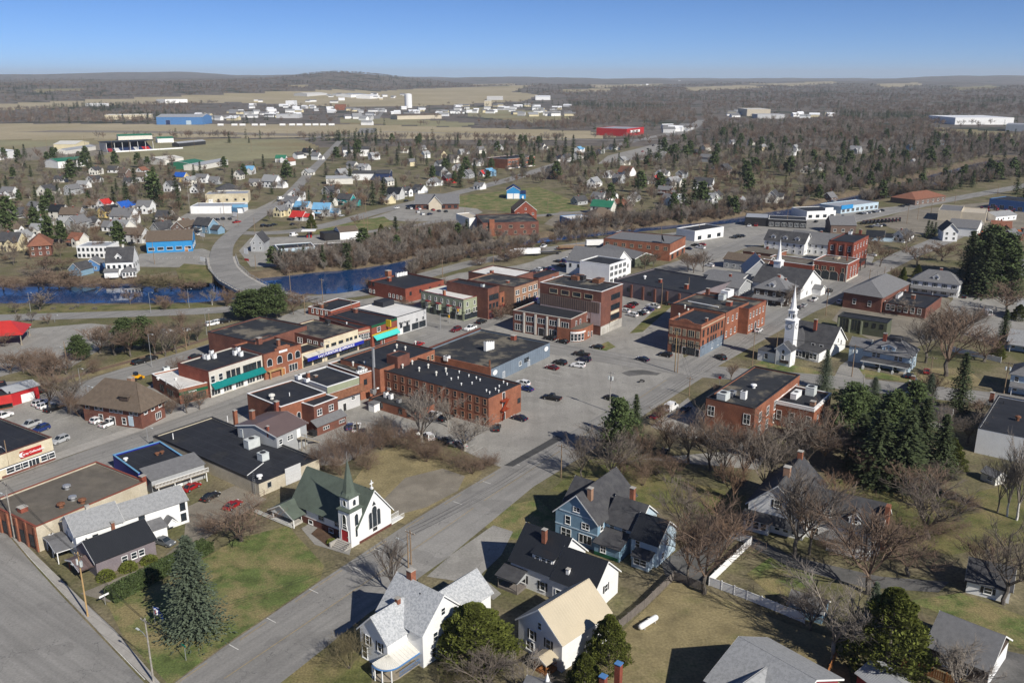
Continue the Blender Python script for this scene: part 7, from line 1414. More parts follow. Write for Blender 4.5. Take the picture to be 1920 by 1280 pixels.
# ------------------------------------------------------------------ far houses: (x, y in the photo, wall, roof, turn 0/1, size)
HW = dict(w='white_paint', g='grey_siding', y='yellow_siding', b='blue_siding', p='pale_blue', c='cream_siding', n='brown_siding', r='red_paint', k='brick_brown', t='teal_paint', e='pale_green', o='offwhite')
HR = dict(d='shingle_dark', m='shingle_mid', g='shingle_grey', n='shingle_brown', r='shingle_rust', B='roof_metal_blue', S='roof_metal_skyblue', R='roof_metal_red', G='roof_metal_green', k='roof_metal_black')
WN = dict(w='white', g='grey', y='yellow', b='blue-grey', p='pale blue', c='cream', n='brown', r='red', k='brick', t='teal', e='pale green', o='off-white')
RN = dict(d='dark', m='grey', g='light grey', n='brown', r='rust-red', B='bright blue', S='sky-blue', R='bright red', G='green', k='black')
FAR = """181,328,w,d,0 210,324,w,d,1 110,342,w,d,1 93,367,w,d,0,1.3 136,366,g,m,0 176,343,w,d,0 152,353,w,g,1 229,334,n,n,1 269,329,w,r,0 286,337,w,d,0,.8 260,341,w,n,1 238,348,w,d,1
169,391,w,n,1 198,393,w,R,0,.8 232,396,w,B,0 105,410,w,k,1,1.1 131,417,g,n,1,1.2 202,408,y,k,0 226,422,w,m,1,1.4 269,400,w,m,1,1.1 164,427,w,d,0 205,434,w,m,1,.9 305,420,w,d,1 303,438,g,d,0
17,470,c,d,1,1.2 45,460,w,g,0 67,443,w,g,1,.8 140,462,o,r,1,.8 219,444,w,g,1,1.3 248,456,w,n,1,1.1 121,427,w,g,0 148,432,g,m,0 336,341,y,B,1 324,360,w,d,0,1.1 374,362,w,k,0 376,343,w,m,1 357,348,w,g,0 400,346,g,m,1
452,337,w,d,0 464,327,w,S,1 476,349,w,m,1,.9 503,352,w,g,1,1.4 526,305,w,G,1 545,311,w,r,0 574,291,w,k,1,1.2 560,298,w,d,0 529,407,c,m,0,.9 543,391,w,m,1,1.1 565,394,w,S,1 556,414,w,R,1,.9 574,413,w,n,0,.8 602,406,w,S,1,1.1 560,376,w,m,0 348,436,n,n,0,1.2 378,437,b,d,1,1.1
657,317,w,m,1 729,349,w,g,0,.8 612,387,w,d,1,1.1 645,385,t,d,1 719,382,c,g,1 737,374,w,k,1,1.1 756,369,w,d,0 781,362,w,d,1 817,349,w,m,0,1.1 840,344,r,d,0 819,330,g,d,1,1.2 896,355,w,m,1,.9 826,313,w,d,0 846,305,w,d,1,1.2 860,320,w,m,0 798,297,w,g,0 771,312,c,m,0 793,281,w,m,0,.8 866,290,w,g,0 823,296,c,n,1
893,311,w,m,1 907,331,w,R,0,.8 881,335,g,m,0 918,331,b,S,0 1088,287,w,S,0 1121,288,w,n,1 1148,281,w,d,1,1.2 1064,303,w,d,0 1048,303,w,k,0 1086,298,w,n,0 1030,325,b,d,1 1033,336,n,n,1 1169,330,w,r,1,1.4 1171,310,w,g,0,1.2 1117,352,w,g,0,1.1 1155,344,g,m,1 1143,334,w,g,0 1118,381,w,m,1 1086,385,g,d,0 1143,378,w,m,0 1126,402,o,G,1,1.3 1162,395,n,r,1 1195,378,w,m,0
1233,346,n,R,0 1262,352,w,g,0,1.2 1243,331,w,m,0 1245,367,k,m,1 1317,356,w,d,1,1.3 1252,385,p,m,1,1.1 1273,386,w,g,0 1350,376,e,d,0,1.1 1328,382,w,g,1 1400,391,w,g,0,1.3 1457,381,w,d,0,1.1 1307,290,k,d,1 1324,284,w,n,0 1283,292,c,m,0 1321,304,g,m,1,1.2 1374,271,w,m,0 1482,292,w,m,1,1.1 1493,284,w,g,0 1364,329,n,d,0,1.4 1515,325,o,m,0 1541,320,w,m,0 1581,299,w,g,0 1600,289,g,g,1,1.3 1578,344,w,d,0,1.2 1607,338,w,m,1 1545,357,k,m,1 1675,285,w,g,0 1709,283,b,d,0 1762,297,w,k,1,1.2 1725,301,w,m,1 1716,314,w,g,0 1766,272,p,g,1 1697,455,w,d,0 1640,452,p,k,1,.8 1875,442,n,r,1,1.1 1900,452,k,m,0 1912,520,w,m,0,1.3 1430,283,c,g,0 1408,272,w,d,0
900,288,w,m,0 935,283,w,g,0 1012,281,w,d,1 700,300,w,g,0 750,287,w,n,1 640,330,g,g,0 680,322,w,g,1 580,330,o,g,0 620,365,g,d,0 590,300,w,m,1 1205,345,w,d,1 1280,335,g,d,0 1340,318,w,m,1 1650,310,w,d,0 1480,318,n,m,1 1560,372,n,m,0 30,410,w,d,0 60,395,g,m,1 20,440,w,n,0 75,425,w,g,1 12,372,w,m,1"""
def far_house(px, py, wl, rf, turn, sz):
 rnd = random.Random(px * 7 + py); a = G(px, py)
 sz *= .98; L, D, h = 10.8 * sz * rnd.uniform(.85, 1.15), 7.4 * sz * rnd.uniform(.9, 1.1), (4.9 if rnd.random() < .6 else 3.2) * (sz ** .5); rise = D * .5 * rnd.uniform(.75, 1.0)
 ang = GU - math.pi / 2 + (0 if turn else math.pi / 2) + rnd.uniform(-.25, .25)
 if px < 640: ang += R(18)
 b = B('house', '', 'house', (px, py), (px + 5, py), 0, auto_px=(px, py - 6)); b.rt.rotation_euler.z = ang; b.ang = ang
 b.u = Vector((math.cos(ang), math.sin(ang), 0)); b.v = Vector((-b.u.y, b.u.x, 0))
 o = a - b.u * (L / 2 if turn else L * .15) ; b.rt.location = b.o = Vector((o.x, o.y, lz(o.x, o.y)))
 AUTO[-1] = (b.rt, f'{WN[wl]} house with {RN[rf]} roof', px, py - 6); b.rt['group'] = 'houses beyond the river'
 ws = []
 if py > 320:
  fr = 'trim_dark' if wl in 'woc' else 'trim_white'; st = 'plain'
  ws = [('R', .9, 1.4, 1.1, max(2, int(L / 3.6)), st, fr)] + ([('R', 3.4, 1.3, 1.0, max(2, int(L / 4)), st, fr)] if h > 4 else []) + [('L', .9, 1.4, 1.1, [.3, .7], st, fr), ('L', h - .2, 1.2, .9, [.5], st, fr)]
 if wl == 'w': HW['w'] = rnd.choice(['white_paint', 'white_paint', 'offwhite', 'white_worn'])
 b.gable(0, 0, L, D, h, 'x', rise, HW[wl], HR[rf], ws, over=.45, trim='trim_white' if py > 330 else None)
 k = rnd.random()
 if k < .5: b.gable(L * .55, -D * .35, L * .4, D * .5, h * .92, 'y', L * .17, HW[wl], HR[rf], [('R', h * .4, 1.2, 1.0, [.5], 'plain', 'trim_dark')] if py > 330 else (), over=.3, trim=None)
 elif k < .8: b.gable(L, D * .15, L * .5, D * .7, 2.8, 'x', rise * .6, HW[wl], HR[rf], (), over=.3, trim=None)
 if rnd.random() < .6: b.chimney(L * rnd.uniform(.3, .7), D * .5, h + rise - .2, 1.1, .8, 'brick_red')
 if py > 360 and rnd.random() < .5: b.gable(.3, -2.2, L * .5, 2.2, 2.4, 's', .5, 'white_plain', HR[rf], (), over=.2, z0=2.1, trim=None)
for t in FAR.split():
 q = t.split(','); far_house(int(q[0]), int(q[1]), q[2], q[3], int(q[4]), float(q[5]) if len(q) > 5 else 1.0)
# the farthest houses: small plain volumes scattered where the photo shows the far town
rnd = random.Random(5)
for (x0, x1, y0, y1, n, mix) in [(640, 830, 205, 224, 26, 'w'), (440, 640, 190, 222, 34, 'w'), (840, 960, 200, 216, 26, 'o'), (960, 1060, 200, 222, 24, 'w'), (360, 440, 212, 226, 12, 'w'), (610, 760, 178, 192, 16, 'w'), (1340, 1400, 212, 222, 8, 'w'), (660, 700, 222, 236, 5, 'w'), (1240, 1300, 238, 250, 8, 'w'), (1180, 1290, 152, 162, 4, 'w'), (1480, 1560, 214, 224, 6, 'w')]:
 for i in range(n):
  px, py = rnd.uniform(x0, x1), rnd.uniform(y0, y1); a = GT(px, py); L, D, h = rnd.uniform(14, 30), rnd.uniform(9, 14), rnd.uniform(4, 7)
  rt = root('far_house', a, rnd.uniform(-.5, .5)); k = rnd.choice(['white', 'white', 'white', 'cream', 'grey']); r_ = rnd.choice(['grey', 'dark', 'pale'])
  auto(rt, f'tiny {k} house, {r_} roof,', 'house', px, py, 'houses of the far town')
  m = MB(); m.add([(0, 0, 0), (L, 0, 0), (L, D, 0), (0, D, 0), (0, 0, h), (L, 0, h), (L, D, h), (0, D, h), (0, D / 2, h + D * .3), (L, D / 2, h + D * .3)], [(0, 1, 5, 4), (1, 2, 6, 9, 5), (2, 3, 7, 6), (3, 0, 4, 8, 7)]); build(m, 'wall', {'white': 'white_plain', 'cream': 'cream_siding', 'grey': 'paint_grey'}[k], rt)
  m = MB(); m.add([(-.5, -.5, h - .2), (L + .5, -.5, h - .2), (L + .5, D / 2, h + D * .3 + .2), (-.5, D / 2, h + D * .3 + .2), (-.5, D + .5, h - .2), (L + .5, D + .5, h - .2)], [(0, 1, 2, 3), (3, 2, 5, 4)]); build(m, 'roof', {'grey': 'shingle_grey', 'dark': 'shingle_mid', 'pale': 'roof_white_clean'}[r_], rt)


# ------------------------------------------------------------------ trees
def tubes(segs, n, name, m):
 s = np.array([[*a, *b, r0, r1] for a, b, r0, r1 in segs]); p0, p1 = s[:, :3], s[:, 3:6]
 d = p1 - p0; d /= np.linalg.norm(d, axis=1, keepdims=True) + 1e-9
 ref = np.where(np.abs(d[:, 2:3]) > .9, [[1., 0, 0]], [[0, 0, 1.]]); a = np.cross(d, ref); a /= np.linalg.norm(a, axis=1, keepdims=True) + 1e-9; b = np.cross(d, a)
 th = np.arange(n) * 2 * np.pi / n; ring = a[:, None, :] * np.cos(th)[None, :, None] + b[:, None, :] * np.sin(th)[None, :, None]
 v = np.concatenate([p0[:, None] + ring * s[:, 6, None, None], p1[:, None] + ring * s[:, 7, None, None]], 1).reshape(-1, 3)
 base = np.arange(len(s))[:, None, None] * 2 * n; k = np.arange(n); q = np.stack([k, (k + 1) % n, n + (k + 1) % n, n + k], 1)[None]
 f = (base + q).reshape(-1, 4)
 me = bpy.data.meshes.new(name); me.from_pydata(v.tolist(), [], f.tolist()); me.materials.append(M(m)); me.update(); return me
def leafquads(c, u, v, name, m):
 c, u, v = map(np.array, (c, u, v)); n = len(c)
 P = np.stack([c - u - v * .4, c + u * .2 - v, c + u, c + u * .1 + v], 1).reshape(-1, 3); f = np.arange(4 * n).reshape(-1, 4)
 me = bpy.data.meshes.new(name); me.from_pydata(P.tolist(), [], f.tolist()); me.materials.append(M(m)); me.update(); return me
def bare(seed, fan, levels, tw, form=1.0, shrub=False, nsides=3):
 rg = np.random.default_rng(seed); crown = []; trunk = []
 def grow(p, d, L, r, lv):
  n = 3 if lv <= 1 else (2 if lv < levels else 1); pts = [p]; dd = d
  for i in range(n):
   dd = dd + rg.normal(0, .11, 3) + np.array([0, 0, .1 if lv > 0 else .02]); dd = dd / np.linalg.norm(dd); pts.append(pts[-1] + dd * L / n)
  for i in range(n):
   t0, t1 = i / n, (i + 1) / n; ra, rb = r * (1 - .55 * t0), r * (1 - .55 * t1)
   crown.append((pts[i], pts[i + 1], max(ra, tw), max(rb, tw * .6)))
  if lv >= levels: return
  k = fan[lv]
  for j in range(k):
   t = .25 + .75 * (j + rg.random()) / k if lv > 0 else .1 + .9 * (j + rg.random()) / k
   i = min(int(t * n), n - 1); q = pts[i] + (pts[i + 1] - pts[i]) * (t * n - i)
   ax = rg.normal(0, 1, 3); ax -= dd * ax.dot(dd); ax /= np.linalg.norm(ax) + 1e-9
   an = rg.uniform(.45, .95) * form; nd = dd * math.cos(an) + ax * math.sin(an); nd[2] += .12
   grow(q, nd / np.linalg.norm(nd), L * rg.uniform(.45, .68) * (1.05 - .3 * t), r * .52, lv + 1)
 if shrub:
  for k in range(fan[0] + 3):
   a = rg.uniform(0, 2 * np.pi); d = np.array([math.cos(a) * .55 * form, math.sin(a) * .55 * form, 1.0]); grow(np.array([math.cos(a) * .25, math.sin(a) * .25, 0]), d / np.linalg.norm(d), rg.uniform(4.5, 7.0), .05, 1)
  trunk.append((np.array([0, 0, -.3]), np.array([0, 0, .5]), .3, .25))
 else:
  ht = rg.uniform(1.6, 2.6); p = np.array([0, 0, -.4]); r = .16
  for i in range(3):
   q = np.array([rg.normal(0, .06), rg.normal(0, .06), -.4 + (ht + .4) * (i + 1) / 3]); trunk.append((p, q, r, r * .9)); p = q; r *= .9
  m_ = fan[0]
  for k in range(m_):
   a = 2 * np.pi * k / m_ + rg.uniform(-.4, .4); ti = rg.uniform(.25, .75) * form if k else .1
   d = np.array([math.cos(a) * math.sin(ti), math.sin(a) * math.sin(ti), math.cos(ti)]); grow(p - np.array([0, 0, rg.uniform(0, .5)]), d, rg.uniform(3.6, 5.0) * (1.2 if k == 0 else 1), .075, 1)
 top = max(max(s[0][2], s[1][2]) for s in crown); w_ = np.percentile([abs(s[1][0]) for s in crown] + [abs(s[1][1]) for s in crown], 96) * 2
 k = 10 / top
 sc = lambda L_: [(a * k, b * k, r0 * k, r1 * k) for a, b, r0, r1 in L_]
 return tubes(sc(trunk), 7, 'trunk', 'bark_grey'), tubes(sc(crown), nsides, 'crown', 'twig_grey'), w_ * k
def spruce(seed, whorls, nb, npt, size, R0=2.3, kind='spruce', m='needle_spruce'):
 rg = np.random.default_rng(seed); c, u, v = [], [], []
 def spray(p, d, s, flat=.5):
  r = rg.normal(0, 1, 3); side = np.cross(d, [0, 0, 1.]); side = side / (np.linalg.norm(side) + 1e-9) + r * .35
  c.append(p); u.append(d * s); v.append(side * s * flat)
 if kind in ('spruce',):
  for i in range(whorls):
   t = (i + rg.uniform(-.3, .3)) / whorls; z = .5 + 9.5 * t; rad = R0 * (1 - t) ** .72 * rg.uniform(.85, 1.1) + .12
   k = max(4, int(nb * (1 - t * .6)))
   for j in range(k):
    a = 2 * np.pi * (j + rg.random() * .7) / k + i; rr_ = rad * rg.uniform(.72, 1.08); d = np.array([math.cos(a), math.sin(a), -.28 + .5 * t])
    for q in range(npt):
     f = (q + .6) / npt; p = np.array([math.cos(a) * rr_ * f, math.sin(a) * rr_ * f, z - .32 * rr_ * f + .16 * f * f * rr_]) + rg.normal(0, .06, 3)
     dd = d + rg.normal(0, .35, 3); spray(p, dd / np.linalg.norm(dd), size * (1.15 - .4 * f) * rg.uniform(.8, 1.2))
  spray(np.array([0, 0, 10.]), np.array([0, 0, 1.]), size, .3)
 elif kind == 'pine':
  for i in range(whorls):
   t = (i + .5) / whorls; z = 2.2 + 7.6 * t; rad = R0 * (1.0 if t < .5 else 1 - (t - .5) * 1.5) * rg.uniform(.55, 1.15)
   for j in range(nb):
    a = rg.uniform(0, 2 * np.pi); e = np.array([math.cos(a) * rad, math.sin(a) * rad, z + rg.uniform(-.2, .5)])
    for q in range(npt):
     p = e * np.array([1, 1, 1]) * 1.0 + rg.normal(0, .36, 3) * np.array([1, 1, .55]); p[:2] *= rg.uniform(.45, 1.0) if q % 3 else 1
     d = rg.normal(0, 1, 3); d[2] = abs(d[2]); spray(p, d / np.linalg.norm(d), size * rg.uniform(.7, 1.2), .6)
 else:                                            # cedar: dense upright sprays over a full rounded cone
  for i in range(whorls * nb * npt):
   t = rg.random() ** .8; z = .1 + 9.7 * t; rad = R0 * min(1, (1 - t) ** .6 * 1.12) * (1 + .16 * math.sin(5 * t * 6 + seed)); a = rg.uniform(0, 2 * np.pi)
   rad *= (1 + .14 * math.sin(3 * a + seed) + .1 * math.sin(7 * a + 2 * t * 9)) * rg.uniform(.78, 1.03); p = np.array([math.cos(a) * rad, math.sin(a) * rad, z])
   d = np.array([math.cos(a) * .5, math.sin(a) * .5, 1.0]) + rg.normal(0, .35, 3); spray(p, d / np.linalg.norm(d), size * rg.uniform(.7, 1.25), .55)
 cm = leafquads(c, u, v, 'crown', m)
 tm = tubes([(np.array([0, 0, -.4]), np.array([0, 0, 9.2]), .2, .03)], 6, 'trunk', 'bark_grey')
 return tm, cm, R0 * 2
PROTO = {}
PROTO['bare'] = [bare(s, (6, 7, 6, 6), 4, .0075, f) for s, f in ((1, .8), (2, .95), (3, .7), (4, .85), (5, .75))]
PROTO['vase'] = [bare(s, (7, 6, 6, 5), 4, .008, .55) for s in (7, 8)]
PROTO['shrub'] = [bare(s, (11, 6, 6, 5), 4, .014, 1.2, True) for s in (9, 10, 11)]
PROTO['baremid'] = [bare(s, (6, 6, 5, 4), 4, .03, f) for s, f in ((21, .85), (22, .75), (23, 1.0), (24, .85))]
PROTO['shrubmid'] = [bare(s, (9, 6, 5, 4), 4, .04, 1.2, True) for s in (25, 26)]
PROTO['barefar'] = [bare(s, (5, 5, 5), 3, .07, f) for s, f in ((31, 1.0), (32, .8), (33, 1.1))]
PROTO['spruce'] = [spruce(s, 42, 14, 8, .22, 2.2) for s in (1, 2, 3)]
PROTO['blue'] = [spruce(s, 52, 20, 10, .15, 2.6, m='needle_blue') for s in (4, 5)]
PROTO['pine'] = [spruce(s, 16, 10, 44, .2, 2.2, 'pine', 'needle_pine') for s in (6, 7, 8)]
PROTO['cedar'] = [spruce(s, 30, 24, 20, .14, 2.3, 'cedar', 'needle_cedar') for s in (9, 10)]
PROTO['sprucemid'] = [spruce(s, 20, 9, 4, .5, 2.5) for s in (11, 12, 13)]
PROTO['pinemid'] = [spruce(s, 9, 8, 14, .6, 2.6, 'pine', 'needle_pine') for s in (14, 15)]
PROTO['sprucefar'] = [spruce(s, 9, 6, 2, .9, 2.2) for s in (16, 17)]
KINDS = {  # code: (prototype, near?, twig/needle material, trunk material, description)
 'a': ('bare', 'twig_grey', 'bark_grey', 'bare grey tree'), 'n': ('bare', 'twig_brown', 'bark_grey', 'bare brown tree'), 'r': ('bare', 'twig_rust', 'bark_grey', 'bare rusty-budded tree'),
 'p': ('bare', 'twig_pale', 'bark_pale', 'bare pale tree'), 'b': ('vase', 'twig_pale', 'birch', 'white-trunked bare birch'), 'v': ('vase', 'twig_grey', 'bark_grey', 'bare upright tree'),
 's': ('shrub', 'twig_brown', 'bark_grey', 'bare brown bush'), 'o': ('shrub', 'twig_olive', 'bark_grey', 'bare olive bush'), 'w': ('bare', 'twig_gold', 'bark_grey', 'golden willow'),
 'S': ('spruce', 'needle_spruce', 'bark_grey', 'dark spruce'), 'L': ('blue', 'needle_blue', 'bark_grey', 'blue-grey spruce'), 'P': ('pine', 'needle_pine', 'bark_grey', 'green pine'), 'C': ('cedar', 'needle_cedar', 'bark_grey', 'yellow-green cedar'),
 'A': ('baremid', 'twig_grey', 'bark_grey', 'bare grey tree'), 'N': ('baremid', 'twig_brown', 'bark_grey', 'bare brown tree'), 'B': ('baremid', 'twig_pale', 'birch', 'pale bare tree'), 'R': ('baremid', 'twig_rust', 'bark_grey', 'bare reddish tree'),
 'W': ('baremid', 'twig_gold', 'bark_grey', 'golden willow'), 'T': ('sprucemid', 'needle_spruce', 'bark_grey', 'dark spruce'), 'Q': ('pinemid', 'needle_pine', 'bark_grey', 'dark green pine')}
NAMES = {'s': 'bush', 'o': 'bush', 'S': 'spruce_tree', 'L': 'spruce_tree', 'P': 'pine_tree', 'C': 'cedar_tree', 'T': 'spruce_tree', 'Q': 'pine_tree', 'b': 'birch_tree', 'B': 'birch_tree', 'w': 'willow_tree', 'W': 'willow_tree'}
TREES = []
def setm(o, m):
 o.material_slots[0].link = 'OBJECT'; o.material_slots[0].material = M(m)
def tree(px, py, H, wpx, k, rnd):
 pr, tm, bm, desc = KINDS[k]; pr = {'shrub': 'shrubmid', 'bare': 'baremid'}.get(pr, pr) if py < 620 else pr; T_, C_, w_ = rnd.choice(PROTO[pr]); a = G(px, py); z = max(lz(a.x, a.y), -2.2)
 sz = H / 10; dist = math.hypot(a.x, a.y, CAM_H); sx = (wpx * dist / F_PX) / w_ if wpx else sz * rnd.uniform(.85, 1.1)
 rt = root(NAMES.get(k, 'bare_tree'), (a.x, a.y, z), rnd.uniform(0, 6.28)); rt.scale = (sx, sx, sz)
 auto(rt, desc, 'bush' if k in 'so' else 'tree', px, py - 10)
 o = ob('trunk', T_, rt); setm(o, bm); o = ob('crown', C_, rt); setm(o, tm)
 TREES.append((a.x, a.y)); return rt
# near trees: foot x, foot y, top y, crown width in photo pixels, kind
NEAR = """735,1112,1000,75,v 452,1014,938,125,n 405,1000,950,60,s 655,1252,1180,80,o 915,1300,1215,120,a 985,1300,1225,90,p 850,1300,1240,80,o 1145,905,795,105,a 1120,850,800,60,a 1320,1112,925,150,n 1290,1080,960,90,r 1355,1020,955,110,r 1280,1010,900,90,a 1490,1046,872,135,a 1518,1040,900,90,n
1625,1112,945,160,n 1735,1010,905,130,a 1722,950,868,105,n 1668,1040,960,90,s 1560,1236,1085,140,p 1520,1180,1090,110,a 1790,1300,1200,100,p 1882,1132,960,110,a 1845,1085,1000,80,n 1905,975,800,55,b 1888,968,830,45,b 1870,960,850,50,a 1290,868,770,85,a 1330,882,780,80,n 1355,905,785,90,a 1392,912,790,90,n 1432,928,780,110,a 1255,850,780,70,n 1475,850,765,90,n 1510,880,770,120,a 1545,875,775,110,n 1585,870,800,90,a
1560,960,880,70,r 1620,905,830,60,n 1570,1040,985,80,s 1640,990,930,90,s 1760,1000,955,90,s 1800,960,920,60,s 1700,1080,1000,110,n 1760,920,870,70,a 790,835,728,95,p 872,845,780,95,p 1240,800,755,60,n 840,800,740,50,p 800,865,815,50,s
605,880,820,50,s 640,868,800,55,s 665,862,792,60,s 690,852,790,60,s 715,842,785,60,s 740,838,782,60,s 765,842,790,55,s 690,880,840,50,s 640,890,845,50,s 725,835,770,55,a 800,850,812,50,s 830,862,822,50,s 860,875,838,50,s 885,888,850,48,s 905,880,848,45,s 920,872,845,40,s
1090,895,800,60,a 1165,905,850,50,n 1200,880,800,60,n 1205,910,850,50,s 1230,890,840,50,s 1260,905,850,60,n 1375,945,860,60,r 1410,860,800,60,n 1330,850,790,60,a 1470,880,810,70,a 1350,760,720,36,n 1370,712,680,30,n 1245,840,800,40,s
1772,705,560,120,n 1735,680,575,90,a 1845,678,612,90,n 1800,640,570,80,a 1690,590,560,50,a 1885,585,525,70,n 1720,500,455,55,n 1765,490,450,60,n 1700,470,430,40,a 1745,750,690,60,n 1735,790,740,60,a 1835,790,745,60,n 1760,820,760,70,a 1815,830,775,60,a 1735,645,600,40,a
1478,575,528,42,a 1650,500,455,45,n 1635,480,440,40,n 1610,470,435,30,a 1300,512,470,40,n 1318,510,468,38,a 1290,508,474,34,n 1210,505,470,30,n 1225,500,470,28,n 975,590,560,60,n 940,595,570,50,s 1000,585,560,45,s 950,490,462,50,s 965,484,462,36,s 835,540,520,36,s 700,545,515,40,s 900,498,478,30,s 1005,478,458,28,a
865,595,560,36,n 820,585,555,36,n 800,580,556,30,a 895,580,552,30,n 760,580,556,30,n 590,760,700,26,n 350,775,722,44,n 375,768,730,36,n 320,775,735,36,s 300,782,738,40,n 335,700,665,30,s
20,700,655,60,n 45,698,660,55,n 75,705,650,60,s 100,710,655,55,n 125,702,660,50,n 95,770,680,70,n 130,775,700,70,a 150,780,720,50,s 185,782,735,50,s 165,765,735,40,s 210,768,735,40,s 60,690,650,50,s 175,700,665,30,s 190,662,608,60,n 215,666,610,65,a 245,668,608,60,n 200,640,605,50,n 290,665,600,50,n 310,668,605,50,a 330,662,600,45,n 355,648,598,45,n 370,640,602,40,a 10,650,620,40,n 340,620,585,35,n
80,532,502,60,n 110,530,495,60,n 130,533,505,50,s 70,525,490,50,a 90,512,478,60,n 115,508,480,50,n 150,532,508,50,s 185,534,512,50,s 210,534,515,40,s 290,534,500,70,o 265,533,505,55,s 320,533,508,60,o 345,534,515,40,s 375,533,516,30,s 30,535,512,50,s 5,534,505,40,n 75,582,545,44,a 245,570,540,30,n 300,572,550,28,n 350,570,545,24,n 398,572,538,28,b 310,580,555,30,s 30,588,562,20,a 60,605,578,18,a 90,608,585,16,n 425,575,535,30,s 445,572,540,34,n 460,568,542,30,s 35,610,585,16,a 535,570,545,40,n 560,572,545,45,n 550,590,556,36,n 600,585,562,30,s
367,1186,1004,128,L 890,1240,1130,135,C 1140,1250,1150,70,C 1095,1300,1222,60,C 1660,1262,1100,125,C 1630,1200,1090,60,L 1160,860,748,60,P 1190,830,738,42,S 1545,730,655,42,L 1637,752,706,40,L 1797,770,660,52,S 1600,800,722,70,P 1640,905,770,100,S 1690,910,765,110,S 1610,880,775,80,S 1725,860,745,75,S 1760,890,775,65,S 1665,850,735,70,P 1780,880,820,45,C 1585,850,740,60,P 1710,800,715,50,P 1740,760,700,40,L
1810,545,432,60,S 1840,555,435,70,S 1870,550,440,65,P 1895,555,460,50,S 1850,520,425,60,P 1690,548,500,18,C 1720,520,495,16,C 1680,525,500,25,s 458,600,548,36,P 480,602,545,40,P 500,600,540,40,P 520,598,535,36,P 470,590,545,40,P 149,672,630,34,P 155,675,640,26,P 235,660,598,36,P 248,655,600,30,P 270,655,595,40,P 282,648,600,30,P 1880,640,580,30,S 1910,600,570,24,C 1870,672,640,24,C 1495,630,612,16,S 1565,655,632,16,S
585,430,400,18,C 742,440,405,24,T 715,438,420,14,C 770,438,408,44,B 725,450,425,28,C 560,430,412,14,A 668,428,400,18,N 1905,365,320,20,T 1745,440,415,16,T 1738,445,412,18,T 1752,442,416,14,T 1600,505,480,10,T 1920,380,330,30,T"""
rnd = random.Random(3)
for t in NEAR.split():
 x, y, tp, w_, k = t.split(','); x, y, tp, w_ = float(x), float(y), float(tp), float(w_)
 tree(x, y, max(1.2, hup(x, y, tp)), w_, k, rnd)
# trees standing among the houses beyond the river, each on its own
LINES = [([G(*p) for p in L_], w_) for L_, w_ in ((MAIN, 10), (CROSS, 9), (CHURCH2, 9), (RIVERRD, 8), (BRIDGE, 9), (FORT, 9))]
def clear(x, y):
 for L_, w_ in LINES:
  for a, b in zip(L_, L_[1:]):
   dx, dy = b.x - a.x, b.y - a.y; t = max(0, min(1, ((x - a.x) * dx + (y - a.y) * dy) / (dx * dx + dy * dy)))
   if math.hypot(x - a.x - t * dx, y - a.y - t * dy) < w_: return False
 return True
HOUSES = [(o.location.x, o.location.y) for o in bpy.data.objects if o.type == 'EMPTY' and o.get('category') in ('house', 'building', 'shop', 'school', 'restaurant', 'motel', 'garage')]
OPEN = [[(250, 503), (262, 470), (398, 466), (400, 500)], [(330, 425), (345, 395), (520, 370), (470, 425)], [(448, 500), (450, 445), (700, 428), (700, 470), (530, 500)], [(690, 416), (760, 384), (905, 388), (860, 418)], [(840, 390), (860, 366), (1060, 350), (1110, 396), (950, 404)], [(1290, 480), (1290, 436), (1760, 378), (1760, 420)], [(1120, 312), (1140, 288), (1260, 268), (1240, 305)]]
def scatter_px(poly, n, rnd, gap):
 xs = [p[0] for p in poly]; ys = [p[1] for p in poly]; out = []; tries = 0
 while len(out) < n and tries < n * 30:
  tries += 1; px, py = rnd.uniform(min(xs), max(xs)), rnd.uniform(min(ys), max(ys))
  if not bool(inpoly(np.array(px), np.array(py), poly)) or any(bool(inpoly(np.array(px), np.array(py), q)) for q in OPEN): continue
  a = G(px, py)
  if not clear(a.x, a.y) or river_d(np.array(a.x), np.array(a.y)) < 2: continue
  if gap and any((a.x - hx) ** 2 + (a.y - hy) ** 2 < gap * gap for hx, hy in HOUSES): continue
  out.append((px, py))
 return out
rnd = random.Random(17)
for poly, n, con in [([(0, 330), (330, 320), (345, 470), (0, 500)], 92, .2), ([(300, 320), (600, 310), (760, 345), (760, 400), (600, 420), (330, 410)], 46, .22), ([(760, 318), (1060, 318), (1060, 352), (860, 355), (760, 372)], 26, .45), ([(1050, 318), (1220, 318), (1520, 325), (1540, 372), (1230, 410), (1080, 395)], 96, .2)]:
 for px, py in scatter_px(poly, n, rnd, 9):
  k = rnd.choice('TTQ') if rnd.random() < con else rnd.choice('AANNNBRA')
  tree(px, py, rnd.uniform(8, 13) if k in 'ANBR' else rnd.uniform(9, 19), 0, k, rnd)
for t in ['610,392,16,T', '480,325,9,W', '655,378,11,W', '790,300,9,W', '1355,300,10,W', '980,330,17,T', '1235,295,22,T', '1245,290,20,Q', '1060,290,22,T', '1075,285,22,T', '1042,285,20,T', '1300,400,24,T', '1280,402,24,T', '1315,395,20,Q', '890,330,16,T', '430,268,16,T', '467,268,9,T', '720,382,20,T', '700,385,18,T', '1480,330,18,Q', '1530,335,15,T', '1545,338,15,T', '1515,338,15,T', '95,395,15,Q', '85,410,15,Q', '135,342,20,Q', '240,385,18,T', '290,385,24,Q', '300,388,20,T', '20,430,20,Q', '15,450,16,Q', '255,360,20,T', '215,390,16,T', '745,310,18,T', '655,300,18,T', '670,296,20,Q']:
 x, y, h, k = t.split(','); tree(float(x), float(y), float(h), 0, k, rnd)

